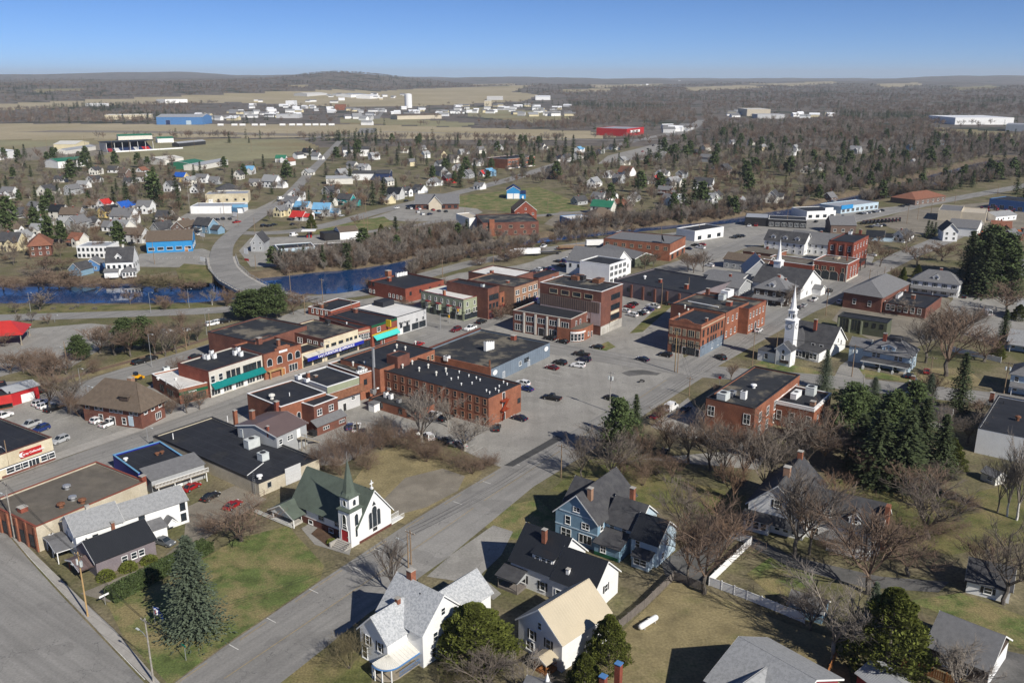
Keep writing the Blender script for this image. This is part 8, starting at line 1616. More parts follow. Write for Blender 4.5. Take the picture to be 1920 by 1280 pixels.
# ------------------------------------------------------------------ woods that read as one mass
LIB = bpy.data.collections.new('tree_library')           # sources for the woods, not in the scene themselves
def lib(name, tr, tm):
 T_, C_, w_ = tr; o = bpy.data.objects.new(name, C_.copy()); o.data.materials.clear(); o.data.materials.append(M(tm)); LIB.objects.link(o); return o
SRC = []
for i, (p, tm) in enumerate([(PROTO['barefar'][0], 'twig_grey'), (PROTO['barefar'][1], 'twig_brown'), (PROTO['barefar'][2], 'twig_grey'), (PROTO['barefar'][1], 'twig_pale'), (PROTO['sprucefar'][0], 'needle_spruce'), (PROTO['sprucefar'][1], 'needle_spruce'), (PROTO['baremid'][0], 'twig_brown'), (PROTO['baremid'][1], 'twig_grey'), (PROTO['baremid'][3], 'twig_pale'), (PROTO['shrubmid'][0], 'twig_brown'), (PROTO['sprucemid'][0], 'needle_spruce'), (PROTO['pinemid'][0], 'needle_pine')]):
 SRC.append(lib(f'w{i:02d}', p, tm))
GN = bpy.data.node_groups.new('plant_woods', 'GeometryNodeTree')
GN.interface.new_socket('Geometry', in_out='INPUT', socket_type='NodeSocketGeometry'); GN.interface.new_socket('Geometry', in_out='OUTPUT', socket_type='NodeSocketGeometry')
gi = GN.nodes.new('NodeGroupInput'); go = GN.nodes.new('NodeGroupOutput'); ci = GN.nodes.new('GeometryNodeCollectionInfo'); ip = GN.nodes.new('GeometryNodeInstanceOnPoints')
ci.inputs['Collection'].default_value = LIB; ci.inputs['Separate Children'].default_value = True; ci.inputs['Reset Children'].default_value = True; ip.inputs['Pick Instance'].default_value = True
def na_(nm, ty):
 q = GN.nodes.new('GeometryNodeInputNamedAttribute'); q.data_type = ty; q.inputs['Name'].default_value = nm; return q.outputs['Attribute']
GN.links.new(gi.outputs[0], ip.inputs['Points']); GN.links.new(ci.outputs[0], ip.inputs['Instance']); GN.links.new(na_('vi', 'INT'), ip.inputs['Instance Index'])
GN.links.new(na_('rot', 'FLOAT_VECTOR'), ip.inputs['Rotation']); GN.links.new(na_('sc', 'FLOAT_VECTOR'), ip.inputs['Scale']); GN.links.new(ip.outputs[0], go.inputs[0])
def woods(name, label, pts):
 P = np.array(pts, float); me = bpy.data.meshes.new(name); me.vertices.add(len(P)); me.vertices.foreach_set('co', P[:, :3].ravel().astype(np.float32))
 a = me.attributes.new('vi', 'INT', 'POINT'); a.data.foreach_set('value', P[:, 5].astype(np.int32))
 rg = np.random.default_rng(4); r_ = np.zeros((len(P), 3)); r_[:, 2] = rg.uniform(0, 6.28, len(P))
 a = me.attributes.new('rot', 'FLOAT_VECTOR', 'POINT'); a.data.foreach_set('vector', r_.ravel().astype(np.float32))
 a = me.attributes.new('sc', 'FLOAT_VECTOR', 'POINT'); a.data.foreach_set('vector', np.stack([P[:, 4], P[:, 4], P[:, 3]], 1).ravel().astype(np.float32))
 o = ob(name, me); md = o.modifiers.new('woods', 'NODES'); md.node_group = GN
 return tag(o, label, 'woods', None, 'stuff')
rnd = random.Random(23)
def mk(pxs, con, big, shr=0.0):
 out = []
 for px, py in pxs:
  a = G(px, py); z = max(lz(a.x, a.y), -2.4); k = rnd.random()
  v = rnd.choice((10, 10, 11)) if k < con else (9 if k < con + shr else rnd.choice((6, 7, 8)))
  h = rnd.uniform(*big) * (1.25 if v > 9 else (.55 if v == 9 else 1)); out.append((a.x, a.y, z, h / 10, h / 10 * rnd.uniform(.8, 1.2), v))
 return out
woods('riverside_thicket', 'dense bare brown thicket along the far river bank', mk(scatter_px([(505, 500), (560, 490), (650, 478), (710, 462), (760, 447), (850, 440), (900, 450), (1010, 445), (1060, 428), (1200, 412), (1330, 398), (1480, 383), (1600, 372), (1700, 352), (1760, 350), (1700, 368), (1590, 384), (1480, 398), (1340, 409), (1200, 424), (1060, 438), (960, 452), (860, 467), (780, 487), (715, 506), (640, 506), (560, 516)], 1300, rnd, 0), .02, (6, 11), .35))
woods('bank_thicket', 'bare brown brush on the near river bank below the river road', mk(scatter_px([(715, 528), (760, 508), (860, 487), (960, 470), (1060, 455), (1200, 441), (1330, 428), (1330, 433), (1200, 446), (1060, 461), (960, 477), (860, 497), (780, 517), (735, 534)], 420, rnd, 0), 0, (7, 10), .3))
woods('town_brush', 'bare trees and brush massed between the nearer houses beyond the river', mk(scatter_px([(0, 330), (330, 320), (345, 440), (200, 450), (0, 500)], 230, rnd, 9), .05, (6, 10), .3) + mk(scatter_px([(300, 320), (600, 310), (760, 345), (760, 400), (600, 420), (330, 410)], 150, rnd, 9), .05, (6, 11), .35) + mk(scatter_px([(1050, 318), (1220, 318), (1520, 325), (1540, 372), (1230, 410), (1080, 395)], 300, rnd, 7), .05, (6, 12), .3) + mk(scatter_px([(760, 318), (1060, 318), (1060, 352), (860, 355), (760, 372)], 70, rnd, 7), .1, (6, 11), .3))
woods('town_woods', 'bare trees and spruces massed among the farther houses', mk(scatter_px([(560, 300), (640, 272), (780, 268), (1000, 266), (1060, 285), (1060, 318), (760, 318), (600, 312)], 330, rnd, 8), .2, (9, 14)) + mk(scatter_px([(1050, 318), (1080, 285), (1200, 275), (1240, 268), (1300, 255), (1540, 255), (1760, 262), (1760, 300), (1560, 335), (1220, 318)], 760, rnd, 8), .24, (9, 15)) + mk(scatter_px([(0, 300), (60, 290), (200, 305), (330, 300), (330, 322), (0, 332)], 90, rnd, 8), .35, (9, 14)))
woods('east_woods', 'grey-brown woods filling the right slope above the river', mk(scatter_px([(1500, 372), (1560, 335), (1700, 300), (1760, 262), (1960, 255), (1960, 330), (1860, 345), (1700, 372), (1560, 382)], 1150, rnd, 7), .12, (9, 14)))
rg = np.random.default_rng(8); N = 30000
r_ = np.exp(rg.uniform(math.log(1060), math.log(7800), N)); a_ = rg.uniform(R(-36), R(36), N); X, Y = r_ * np.sin(a_), r_ * np.cos(a_); Z = land(X, Y)
dz_ = Y * CP - (Z - CAM_H) * SP; px_ = 960 + F_PX * X / dz_; py_ = 640 - F_PX * (Y * SP + (Z - CAM_H) * CP) / dz_
keep = py_ < 266
for poly, k in FIELDS: keep &= ~inpoly(px_, py_, poly)
town = (inpoly(px_, py_, [(340, 232), (360, 205), (440, 185), (640, 174), (1060, 180), (1080, 232), (860, 240), (640, 234)]) | inpoly(px_, py_, [(1330, 228), (1340, 205), (1560, 208), (1560, 228)]) | inpoly(px_, py_, [(1770, 250), (1780, 218), (1960, 216), (1960, 256)]) | inpoly(px_, py_, [(1050, 266), (1110, 236), (1290, 228), (1330, 262)]))
keep &= ~(town & (rg.random(N) < .9))
keep &= ~((px_ > 1290) & (px_ < 1330) & (py_ > 192) & (np.abs(px_ - (1310 + (py_ - 215) * .05)) < 8)) & (river_d(X, Y) > 2)
con = wav(X, Y, 260, 3) + .5 * wav(X, Y, 90, 1); con = (con > .5) | (rg.random(N) < .06)
var = np.where(con, rg.choice([4, 5], N), rg.choice([0, 1, 1, 2, 3], N)); hs = np.where(con, rg.uniform(12, 19, N), rg.uniform(9, 15, N)) / 10
woods('far_forest', 'far grey-brown forest with dark evergreen patches to the horizon', np.stack([X, Y, Z - .3, hs, hs * rg.uniform(.8, 1.3, N) * np.where(r_ > 3000, 1.5, 1.1), var], 1)[keep])
# far-town hedgerow spruces


# ------------------------------------------------------------------ vehicles
def car_proto(kind):
 L, W, hb, hc = {'sedan': (4.7, 1.8, .92, 1.42), 'suv': (4.7, 1.9, 1.1, 1.72), 'pickup': (5.7, 1.95, 1.1, 1.85), 'van': (5.6, 2.0, 1.25, 2.3)}[kind]
 g, hw, h2 = .28, W / 2, L / 2; parts = []
 if kind == 'sedan': low = [(-h2, .45), (-h2 + .1, hb - .02), (-1.75, hb), (.95, hb), (h2 - .25, hb - .15), (h2, .6), (h2 - .05, g), (-h2 + .1, g)]; top = [(-1.75, hb), (-1.0, hc), (.15, hc), (.95, hb)]
 elif kind == 'suv': low = [(-h2, .5), (-h2 + .05, hb), (1.0, hb), (h2 - .2, hb - .12), (h2, .65), (h2 - .05, g), (-h2 + .1, g)]; top = [(-h2 + .1, hb), (-h2 + .45, hc), (.2, hc), (1.05, hb)]
 elif kind == 'van': low = [(-h2, .5), (-h2, hb), (1.7, hb), (h2 - .1, hb - .2), (h2, .6), (h2 - .05, g), (-h2 + .1, g)]; top = [(-h2 + .02, hb), (-h2 + .1, hc), (.9, hc), (1.75, hb)]
 else: low = [(-h2, .5), (-h2, hb), (1.25, hb), (h2 - .15, hb - .08), (h2, .65), (h2 - .05, g), (-h2 + .1, g)]; top = [(-.75, hb), (-.6, hc), (.55, hc), (1.3, hb)]
 def ext(pl, w0, w1=None):
  n = len(pl); m = MB(); w1 = w1 or w0; zt = max(z for x, z in pl); zb_ = min(z for x, z in pl)
  wz = lambda z: w0 + (w1 - w0) * (z - zb_) / (zt - zb_ + 1e-6)
  m.add([(x, -wz(z), z) for x, z in pl] + [(x, wz(z), z) for x, z in pl], [tuple(range(n))[::-1] if 0 else tuple(range(n)), tuple(range(2 * n - 1, n - 1, -1))] + [(i, n + i, n + (i + 1) % n, (i + 1) % n) for i in range(n)]); return m
 b = ext(low, hw, hw * .96)
 x0, x1, x2, x3 = (t[0] for t in top); b.box(x1 + .03, -hw * .78, hc - .05, x2 - .03, hw * .78, hc + .02)
 for a, c in ((top[0], top[1]), (top[3], top[2])):
  for s in (-1, 1): b.cyl((a[0], s * hw * .9, a[1]), (c[0], s * hw * .78, c[1]), .06, .06, 4)
 if kind == 'van': b.box(x0 + .1, -hw * .93, hb, .2, hw * .93, hc + .01)
 if kind == 'suv':
  for s in (-1, 1): b.cyl((-.9, s * hw * .9, hb), (-.75, s * hw * .8, hc), .08, .08, 4)
 parts.append(('body', b.mesh('body', 'car_grey'), None)); parts.append(('window', ext(top, hw * .9, hw * .77).mesh('window', 'glass'), None))
 if kind == 'pickup': m = MB(); m.box(-h2 + .1, -hw * .82, hb - .0, -.85, hw * .82, hb + .015); parts.append(('bed', m.mesh('bed', 'trim_dark'), None))
 wm = MB(); wm.cyl((0, -.11, 0), (0, .11, 0), .34, .34, 10); wm.cyl((0, -.125, 0), (0, .125, 0), .2, .2, 8, 1); wm = wm.mesh('wheel', 'tyre', 'galvanised')
 for x in (-h2 + .95, h2 - .95):
  for s in (-1, 1): parts.append(('wheel', wm, Matrix.Translation((x, s * (hw - .06), .34))))
 for nm, x, mt in (('headlight', h2 - .08, 'headlight'), ('tail_light', -h2 - .01, 'tail_light')):
  m = MB(); m.box(-.05, -.2, -.08, .05, .2, .08); m = m.mesh(nm, mt)
  for s in (-1, 1): parts.append((nm, m, Matrix.Translation((x, s * (hw - .3), .74))))
 return parts
CARS = {k: car_proto(k) for k in ('sedan', 'suv', 'pickup', 'van')}
CN = dict(k='black', w='white', r='red', s='silver', g='grey', b='blue', n='navy', m='maroon', y='yellow', t='tan', o='orange')
KN = dict(s='sedan', u='suv', p='pickup', v='van'); KW = dict(s='car', u='SUV', p='pickup', v='van')
def car(px, py, kd, cl, ang):
 a = G(px, py); rt = root({'s': 'car', 'u': 'car', 'p': 'pickup_truck', 'v': 'van'}[kd], (a.x, a.y, .07), ang); auto(rt, f'{CN[cl]} {KW[kd]} parked', {'p': 'pickup', 'v': 'van'}.get(kd, 'car'), px, py - 3)
 for nm, me, mx in CARS[KN[kd]]:
  if py < 470 and nm in ('headlight', 'tail_light'): continue
  o = ob(nm, me, rt, mx)
  if nm == 'body': setm(o, 'car_' + CN[cl])
VEH = """77,759,uw10 86,764,uw10 102,769,pk10 57,800,ps190 77,808,ub190 113,829,us190 186,791,uw10 206,797,pw10 31,743,uw80 70,735,pk100 5,784,pw10 359,917,sr10 395,935,sk10 437,951,sr10 309,1020,sg-80 107,1022,ss-40 261,682,uk0 280,676,pk0 367,671,sk0 397,610,uw-10 410,607,uw-10 421,605,uk-10 312,625,us0 346,622,ss0
855,621,um180 882,618,pw180 903,606,uk0 940,588,sr0 785,648,sr0 1031,637,uk90 1055,643,sk90 1120,653,sk100 1090,667,pk100 1095,677,un95 1084,688,uw100 1050,683,uk90 1035,692,sm90 1205,676,sn80 1247,668,uk90 980,722,uw90 987,732,sb90 1035,749,pk100 1146,750,uk80 974,787,sn90 932,805,sk30 812,783,pw0 836,787,uk0 657,803,sb40 669,806,pw40 680,815,uk40 804,822,uw60 840,829,sg60 780,817,uk60 865,836,ss60
1351,673,uk60 1422,622,sw0 1495,581,sk0 1507,575,ss0 1526,564,pw0 1554,549,pk0 1575,569,uw0 1258,768,vw0 1230,783,sm0 1186,593,uw80 1200,590,sk80 1207,587,sw80 1216,582,sb80 1225,577,pw80 1180,577,sr80 1187,572,sk80 1172,585,sw80 1235,561,uk80 1256,563,uw80 1247,571,uk80 997,512,sk80 1009,508,uw80 1017,506,sk80 1030,506,ub80 1045,492,sk80 1052,500,uk80 1062,487,sw80 1038,511,sb80 1024,514,sk80 1056,492,ub80 1075,478,sk80
1019,464,pw10 1807,558,sk10 1662,526,sr0 1705,707,sk0 1737,699,sr10 371,412,sr70 381,412,sk70 390,412,uk70 400,413,sk70 408,413,sn70 418,412,uk70 431,412,sk70 444,418,pr0 417,434,sk0 495,425,uk0 506,425,sk0 514,423,sk0 550,422,sk0 551,443,vw10 581,441,vr60 514,465,sn90 744,391,sw0 764,392,sk60 770,392,sw60 780,393,sr60 786,393,sw60 783,399,sw60 792,403,uw60 806,403,sn0 812,395,sr60 823,397,sn60 836,398,sk60 762,378,sk0 645,392,uk0 662,390,sk0 676,443,uw60 662,450,sw0 640,406,ss0 527,374,vw0 524,379,sk0
1303,462,uk80 1313,466,pw80 1290,468,sn80 1316,460,sr80 1375,447,sk80 1383,445,pk80 1390,444,sk80 1418,424,pr10 1405,425,sw10 1612,402,sk80 1620,401,sw80 1628,400,ss80 1636,399,sk80 1644,398,uw80 1652,396,sk80 1580,407,sn10 1700,386,sk80 1710,384,uk80 1690,388,sk80 1530,417,sk0 1275,462,vw80 1330,500,uw80 1250,452,sk10 955,372,pk0 1030,406,uk0 300,437,sm0 310,438,sk0 246,458,sk10 187,463,pw10 375,441,sw0 1160,436,sw10 1590,428,sk0 1645,425,pw80 1655,424,sk80 1630,427,sk80 1635,480,sw80 1850,590,vw30 1285,770,sg0 1320,830,sk60 1245,852,sk20 1690,452,sr70 1830,444,pk0 940,300,vy0 1235,282,sw0 1215,280,sk0 1205,285,sr0 1190,289,sw0 1225,274,uk0"""
for t in VEH.split():
 q = t.split(','); c_ = q[2]; car(float(q[0]), float(q[1]), c_[0], c_[1], GU + R(float(c_[2:])))
def boxes(name, label, cat, px, py, ang, specs, wheels=(), group=None):
 a = G(px, py); rt = root(name, (a.x, a.y, .08 + max(0, lz(a.x, a.y))), ang)
 if label: tag(rt, label, cat, group)
 for nm, x0, y0, z0, x1, y1, z1, mt in specs: m = MB(); m.box(x0, y0, z0, x1, y1, z1); build(m, nm, mt, rt)
 for x in wheels:
  for s in (-1, 1): m = MB(); m.cyl((x, s * 1.1 - .15, .5), (x, s * 1.1 + .15, .5), .5, .5, 10); build(m, 'wheel', 'tyre', rt)
 return rt
boxes('school_bus', 'yellow school bus parked beside the blue porch house', 'bus', 1632, 658, GU - math.pi / 2, [('body', -5.5, -1.25, .7, 4.4, 1.25, 3.1, 'car_yellow'), ('hood', 4.4, -1.05, .7, 5.8, 1.05, 1.7, 'car_yellow'), ('window', -5.2, -1.28, 1.9, 4.1, 1.28, 2.6, 'glass'), ('stripe', -5.5, -1.29, 1.4, 4.4, 1.29, 1.5, 'trim_dark')], (-3.2, 4.2))
tk = [('trailer', -8, -1.3, 1.2, 6, 1.3, 4.0, 'white_plain'), ('cab', 6.6, -1.25, .6, 8.6, 1.25, 3.4, 'white_plain'), ('hood', 8.6, -1.1, .6, 10, 1.1, 1.9, 'white_plain'), ('window', 7.4, -1.28, 2.0, 8.63, 1.28, 3.0, 'glass'), ('chassis', -7.5, -.6, .7, 8.6, .6, 1.15, 'trim_dark')]
boxes('tanker_truck', 'long white semi-trailer truck heading left on the river road', 'truck', 985, 480, R(193), tk, (-6.5, -5.2, 5.6, 8.8))
boxes('semi_trailer', 'white box trailer standing beside the dish building', 'trailer', 1125, 463, R(8), tk[:1] + tk[4:], (-6.5, -5.2))
boxes('flatbed_trailer', 'flatbed trailer parked in the truck yard', 'trailer', 1028, 477, R(8), [('bed', -7, -1.2, 1.0, 7, 1.2, 1.3, 'trim_dark')], (-5.5, -4.3, 5))
lg = boxes('log_trailer', 'brown log-loaded trailer in the truck yard', 'trailer', 1070, 468, R(8), [('bed', -8, -1.2, .9, 8, 1.2, 1.2, 'rust')], (-6, -4.8, 5))
rnd = random.Random(2)
for i in range(14): m = MB(); y = -.95 + .48 * (i % 5); z = 1.45 + .42 * (i // 5); m.cyl((-7.4 + rnd.random(), y, z), (7.2 + rnd.random() * .6, y, z), .22, .2, 6); build(m, 'log', 'wood_pole', lg)
for px in (414, 440, 455, 478, 493, 530, 548, 562, 578, 592, 606, 622):
 rt = boxes('parked_trailer', None, None, px, 237, R(3), [('trailer', -5.5, -1.6, 1.2, 5.5, 1.6, 5.0, 'white_plain'), ('chassis', -5, -.7, .5, 5, .7, 1.19, 'trim_dark')]); auto(rt, 'white trailer by the runway', 'trailer', px, 236, 'white trailers beside the runway')
def tractor(px, py, ang, col, what):
 rt = boxes('tractor', None, None, px, py, ang, [('body', -.6, -.5, .7, 1.9, .5, 1.6, col), ('cab', -1.4, -.7, .9, -.3, .7, 2.6, 'glass'), ('roof', -1.5, -.8, 2.61, -.2, .8, 2.75, col)], (-.9, 1.4)); auto(rt, what, 'tractor', px, py, 'machines for sale')
for i in range(11): tractor(1618 + i * 6.6, 421 - i * .55, R(100 + i * 7), 'car_maroon', 'dark red tractor for sale')
for i in range(10): tractor(1838 + (i % 5) * 15, 403 - (i // 5) * 7 - (i % 5), R(40 * i), 'car_red', 'red tractor for sale')
for i in range(12): tractor(1838 + (i % 6) * 15, 436 + (i // 6) * 7, R(35 * i), 'car_orange', 'orange tractor for sale')
mc = boxes('motorcycle', 'dark motorcycle standing alone on the parking lot', 'motorcycle', 1203, 717, R(20), [('frame', -.5, -.1, .5, .5, .1, .9, 'trim_dark'), ('seat', -.6, -.15, .9, .1, .15, 1.0, 'tyre'), ('handlebar', .5, -.4, 1.1, .56, .4, 1.16, 'galvanised')])
for x in (-.75, .75): m = MB(); m.cyl((x, -.06, .33), (x, .06, .33), .33, .33, 10); build(m, 'wheel', 'tyre', mc)

# ------------------------------------------------------------------ poles, lamps, wires
TOPS = {}
def pole(px, py, top, kind, key=None, ang=GU, desc=None):
 a = G(px, py); H = hup(px, py, top); nm = 'street_lamp' if kind in 'mM' else 'utility_pole'
 rt = root(nm, (a.x, a.y, 0), ang); auto(rt, desc or {'m': 'grey steel street lamp', 'M': 'grey steel street lamp'}.get(kind, 'wooden utility pole' if 'g' not in kind else 'pale utility pole'), 'street lamp' if kind in 'mM' else 'utility pole', px, py - 15)
 mt = 'galvanised' if kind in 'mM' else ('wood_new' if 'n' in kind else ('bark_pale' if 'g' in kind else 'wood_pole')); r = .1 if kind in 'mM' else .17
 m = MB(); m.cyl((0, 0, -.3), (0, 0, H), r, r * .6, 8); build(m, 'pole', mt, rt)
 if kind in 'mM' or 'l' in kind:
  z = H if kind in 'mM' else H * .72; s = -1 if kind in 'mM' else 1
  m = MB(); m.cyl((0, 0, z - .4), (0, 1.2 * s, z + .25), .05, .05, 5); m.cyl((0, 1.2 * s, z + .25), (0, 2.3 * s, z + .3), .05, .05, 5); arm = build(m, 'lamp_arm', 'galvanised', rt)
  m = MB(); m.box(-.14, 2.2 * s - .0, z + .2, .14, 2.2 * s + .7 * s, z + .34); build(m, 'lamp_head', 'hvac', arm)
 if 'c' in kind:
  m = MB(); m.box(-.06, -1.2, H - .7, .06, 1.2, H - .56); ca = build(m, 'crossarm', mt, rt)
  for y in (-1.1, -.4, .4, 1.1): m = MB(); m.cyl((0, y, H - .56), (0, y, H - .35), .05, .04, 5); build(m, 'insulator', 'offwhite', ca)
 if 't' in kind:
  for y in (-.55, .55): m = MB(); m.cyl((0, y, H - 2.6), (0, y, H - 1.6), .28, .28, 8); build(m, 'transformer', 'hvac', rt)
 if key: TOPS[key] = (a, H, ang)
for t in """288,1278,1158,clg,a 165,1156,1034,cltn,b 28,1010,902,clg,c 766,1065,1000,l,d 771,1058,993,c,e 1052,895,832,c,f 1143,772,695,ctg, 1265,697,620,cn,h 1270,699,636,x, 1292,742,706,c,i 1410,690,622,c,j 1548,592,541,ct,k 1628,540,505,c,l2 1643,535,507,cg, 1597,706,646,ct,p 1740,734,668,c,q 1882,738,678,ct,r 1618,728,701,xg, 672,850,790,c, 58,586,548,m, 283,587,548,m, 355,577,541,m, 388,628,580,m, 285,688,626,m, 127,690,640,xl, 350,655,615,xl, 152,728,690,m, 165,772,722,m, 172,782,724,m, 103,604,590,m, 53,632,612,m, 278,830,800,m, 20,892,825,l, 1062,1120?,0,x, 1005,665?,0,x
476,602,590,m, 395,628,588,x, 545,548,505,c,s 606,575,522,c,t 572,590,555,x, 660,600,560,x, 1000,625,585,x, 1240,578,528,x, 1290,560,520,x, 610,690,640,m, 800,615,575,m, 855,608,577,m, 480,505,478,x, 830,520,487,c, 925,510,470,c, 1080,466,440,x, 1190,470,440,x, 1240,440,420,x, 1310,445,420,x, 1475,425,390,c, 1590,425,405,x, 1700,420,385,c, 1720,412,380,x, 1745,403,372,x, 1790,382,360,x, 1870,365,345,x, 1900,360,343,x, 1180,330?,0,x, 357,405,345,xg, 375,400,372,x, 420,402,380,x, 686,400,370,x, 683,430,402,x, 690,437,405,x, 585,425,410,x, 585,444,418,x, 866,352,335,x, 826,360,345,x, 986,388,350,x, 1027,400,372,x, 780,402,385,x, 872,405,375,x, 930,405,385,x, 505,350,325,x, 520,335,315,x, 540,325,300,x, 290,495,452,x, 245,300,262,x, 162,295,255,x, 90,292,258,x, 212,290,258,x, 472,285,245,x, 540,268,242,x, 300,282,252,x, 365,280,240,x, 420,435,418,x, 447,425,400,x, 478,436,408,x, 1455,665,625,x, 1515,540,505,x, 1655,540,500,x, 1830,500,470,x""".split():
 if '?' in t: continue
 q = (t + ',,').split(',')
 pole(float(q[0]), float(q[1]), float(q[2]), q[3], q[4] or None)
def wires(keys, label, ys=(-1.1, -.4, .4, 1.1), drop=.35, lead=None):
 for y in ys:
  m = MB(); pts = []
  for k in keys:
   if isinstance(k, str): a, H, an = TOPS[k]; pts.append(Vector((a.x - math.sin(an) * y, a.y + math.cos(an) * y, H - drop)))
   else: g = G(*k[:2]); pts.append(Vector((g.x, g.y, k[2])))
  for a, b in zip(pts, pts[1:]):
   n = 10; prev = a; sag = (b - a).length * .022
   for i in range(1, n + 1):
    t = i / n; p = a.lerp(b, t); p.z -= sag * 4 * t * (1 - t); m.cyl(prev, p, .022, .022, 3, 0, False); prev = p
  o = build(m, 'overhead_wire', 'wire'); tag(o, label, 'wire', label)
wires([(360, 1330, 11), 'a', 'b', 'c', (-120, 900, 11)], 'thin black wire strung along the wide street')
wires(['e', 'f', 'i', 'j'], 'thin black wire strung along the church street', (-1.1, 0, 1.1))
wires(['a', 'e'], 'thin black wire from the corner pole to the church street', (-.4, .4), 1.5)
wires(['j', 'k', 'l2'], 'thin black wire strung past the spired church', (-1.1, 0, 1.1))
wires(['j', 'p', 'q', 'r', (2020, 770, 9)], 'thin black wire strung along the cross street', (-1.1, 0, 1.1))
wires(['h', 'i'], 'thin black wire across the lot corner', (-.6, .6))

# ------------------------------------------------------------------ fences, hedge, yard things
def fence(name, label, pts, h, mt, step, post, pick=None):
 ps = [G(*p) for p in pts]; rt = root(name, ps[0], 0, label, 'fence'); o = ps[0]
 for a, b in zip(ps, ps[1:]):
  L = (b - a).length; n = max(1, round(L / step)); an = math.atan2(b.y - a.y, b.x - a.x)
  for i in range(n + 1):
   p = a.lerp(b, i / n) - o; m = MB(); m.box(-post, -post, 0, post, post, h + .12); m.box(-post - .03, -post - .03, h + .123, post + .03, post + .03, h + .2); build(m, 'post', mt, rt, T4(p.x, p.y, 0, an))
   if i == n: break
   l_ = L / n - 2 * post
   if pick:
    k = max(1, int(l_ / pick)); bm = FB.setdefault((mt, h), MB().box(-pick * .46, -.02, .05, pick * .46, .02, h).mesh('board', mt))
    rl = MB(); rl.box(0, .021, h * .25, l_, .06, h * .25 + .1); rl.box(0, .021, h * .75, l_, .06, h * .75 + .1); build(rl, 'rail', mt, rt, T4(p.x, p.y, 0, an) @ Matrix.Translation((post, 0, 0)))
    for j in range(k): ob('board', bm, rt, T4(p.x, p.y, random.uniform(-.03, .03), an) @ Matrix.Translation((post + (j + .5) * l_ / k, 0, 0)))
   else:
    m = MB(); m.box(post, -.025, .08, post + l_, .025, h); pn = build(m, 'panel', mt, rt, T4(p.x, p.y, 0, an)); m = MB(); m.box(post, -.05, h - .12, post + l_, .05, h + .02); build(m, 'rail', mt, pn)
FB = {}
fence('vinyl_fence', 'white vinyl panel fence around the yard below the dormered white house', [(1367, 1008), (1408, 1021), (1329, 1097), (1400, 1124), (1455, 1146), (1508, 1168)], 1.8, 'white_plain', 2.4, .07)
fence('board_fence', 'weathered grey board fence beside the propane tank yard', [(1160, 1180), (1208, 1140), (1263, 1086), (1318, 1108)], 1.8, 'wood_grey', 2.6, .07, .3)
fence('orange_fence', 'new orange wood fence at the bottom edge', [(1538, 1300), (1568, 1232)], 1.8, 'wood_orange', 2.4, .06, .3)
fence('garage_fence', 'orange-brown board fence below the brown garage', [(1690, 1250), (1745, 1268), (1800, 1292)], 1.7, 'wood_orange', 2.4, .06, .3)
fence('back_fence', 'white fence behind the pale blue porch house', [(1776, 657), (1828, 669), (1876, 680)], 1.8, 'white_plain', 2.4, .08)
a = G(1200, 1182); c_ = G(1230, 1163); an = math.atan2(c_.y - a.y, c_.x - a.x); rt = root('propane_tank', a.lerp(c_, .5), an, 'white capsule-shaped propane tank lying on the dry yard', 'tank')
prof = [(.02, -2.45), (.3, -2.4), (.46, -2.2), (.52, -1.95), (.52, 1.95), (.46, 2.2), (.3, 2.4), (.02, 2.45)]
m = MB(); m.lathe(prof, 16); o = build(m, 'tank', 'white_plain', rt, Matrix.Translation((0, 0, .72)) @ Matrix.Rotation(R(90), 4, 'Y'))
for p_ in o.data.polygons: p_.use_smooth = True
m = MB(); m.lathe([(.16, 1.2), (.16, 1.42)], 8); build(m, 'valve_cover', 'offwhite', rt)
for x in (-1.4, 1.4): m = MB(); m.box(x - .12, -.45, 0, x + .12, .45, .35); build(m, 'foot', 'concrete', rt)
def hedge(name, label, pa, pb, wd, h, mt='hedge_leaf', n=5200):
 a, b = G(*pa), G(*pb); L = (b - a).length; rt = root(name, a, math.atan2(b.y - a.y, b.x - a.x), label, 'hedge'); rg = np.random.default_rng(6)
 m = MB(); m.box(.35, -wd / 2 + .3, 0, L - .35, wd / 2 - .3, h - .3); build(m, 'core', mt, rt)
 P = np.stack([rg.uniform(0, L, n), rg.uniform(-wd / 2, wd / 2, n), h * rg.random(n) ** .6], 1); k = rg.integers(0, 3, n)
 P[k == 0, 2] = h - rg.random((k == 0).sum()) * .25 + .12 * np.sin(P[k == 0, 0] * 1.7); s = np.sign(rg.normal(0, 1, n)); P[k == 1, 1] = (s * wd / 2 - s * rg.random(n) * .2)[k == 1]; e = k == 2; P[e, 1] = -wd / 2 + rg.random(e.sum()) * .25
 d = rg.normal(0, 1, (n, 3)); d /= np.linalg.norm(d, axis=1, keepdims=True); v = np.cross(d, rg.normal(0, 1, (n, 3))); v /= np.linalg.norm(v, axis=1, keepdims=True)
 ob('foliage', leafquads(P, d * .22, v * .14, 'foliage', mt), rt)
hedge('clipped_hedge', 'long clipped dark green hedge between the driveway and the corner lawn', (205, 1128), (392, 1030), 3.4, 2.3)
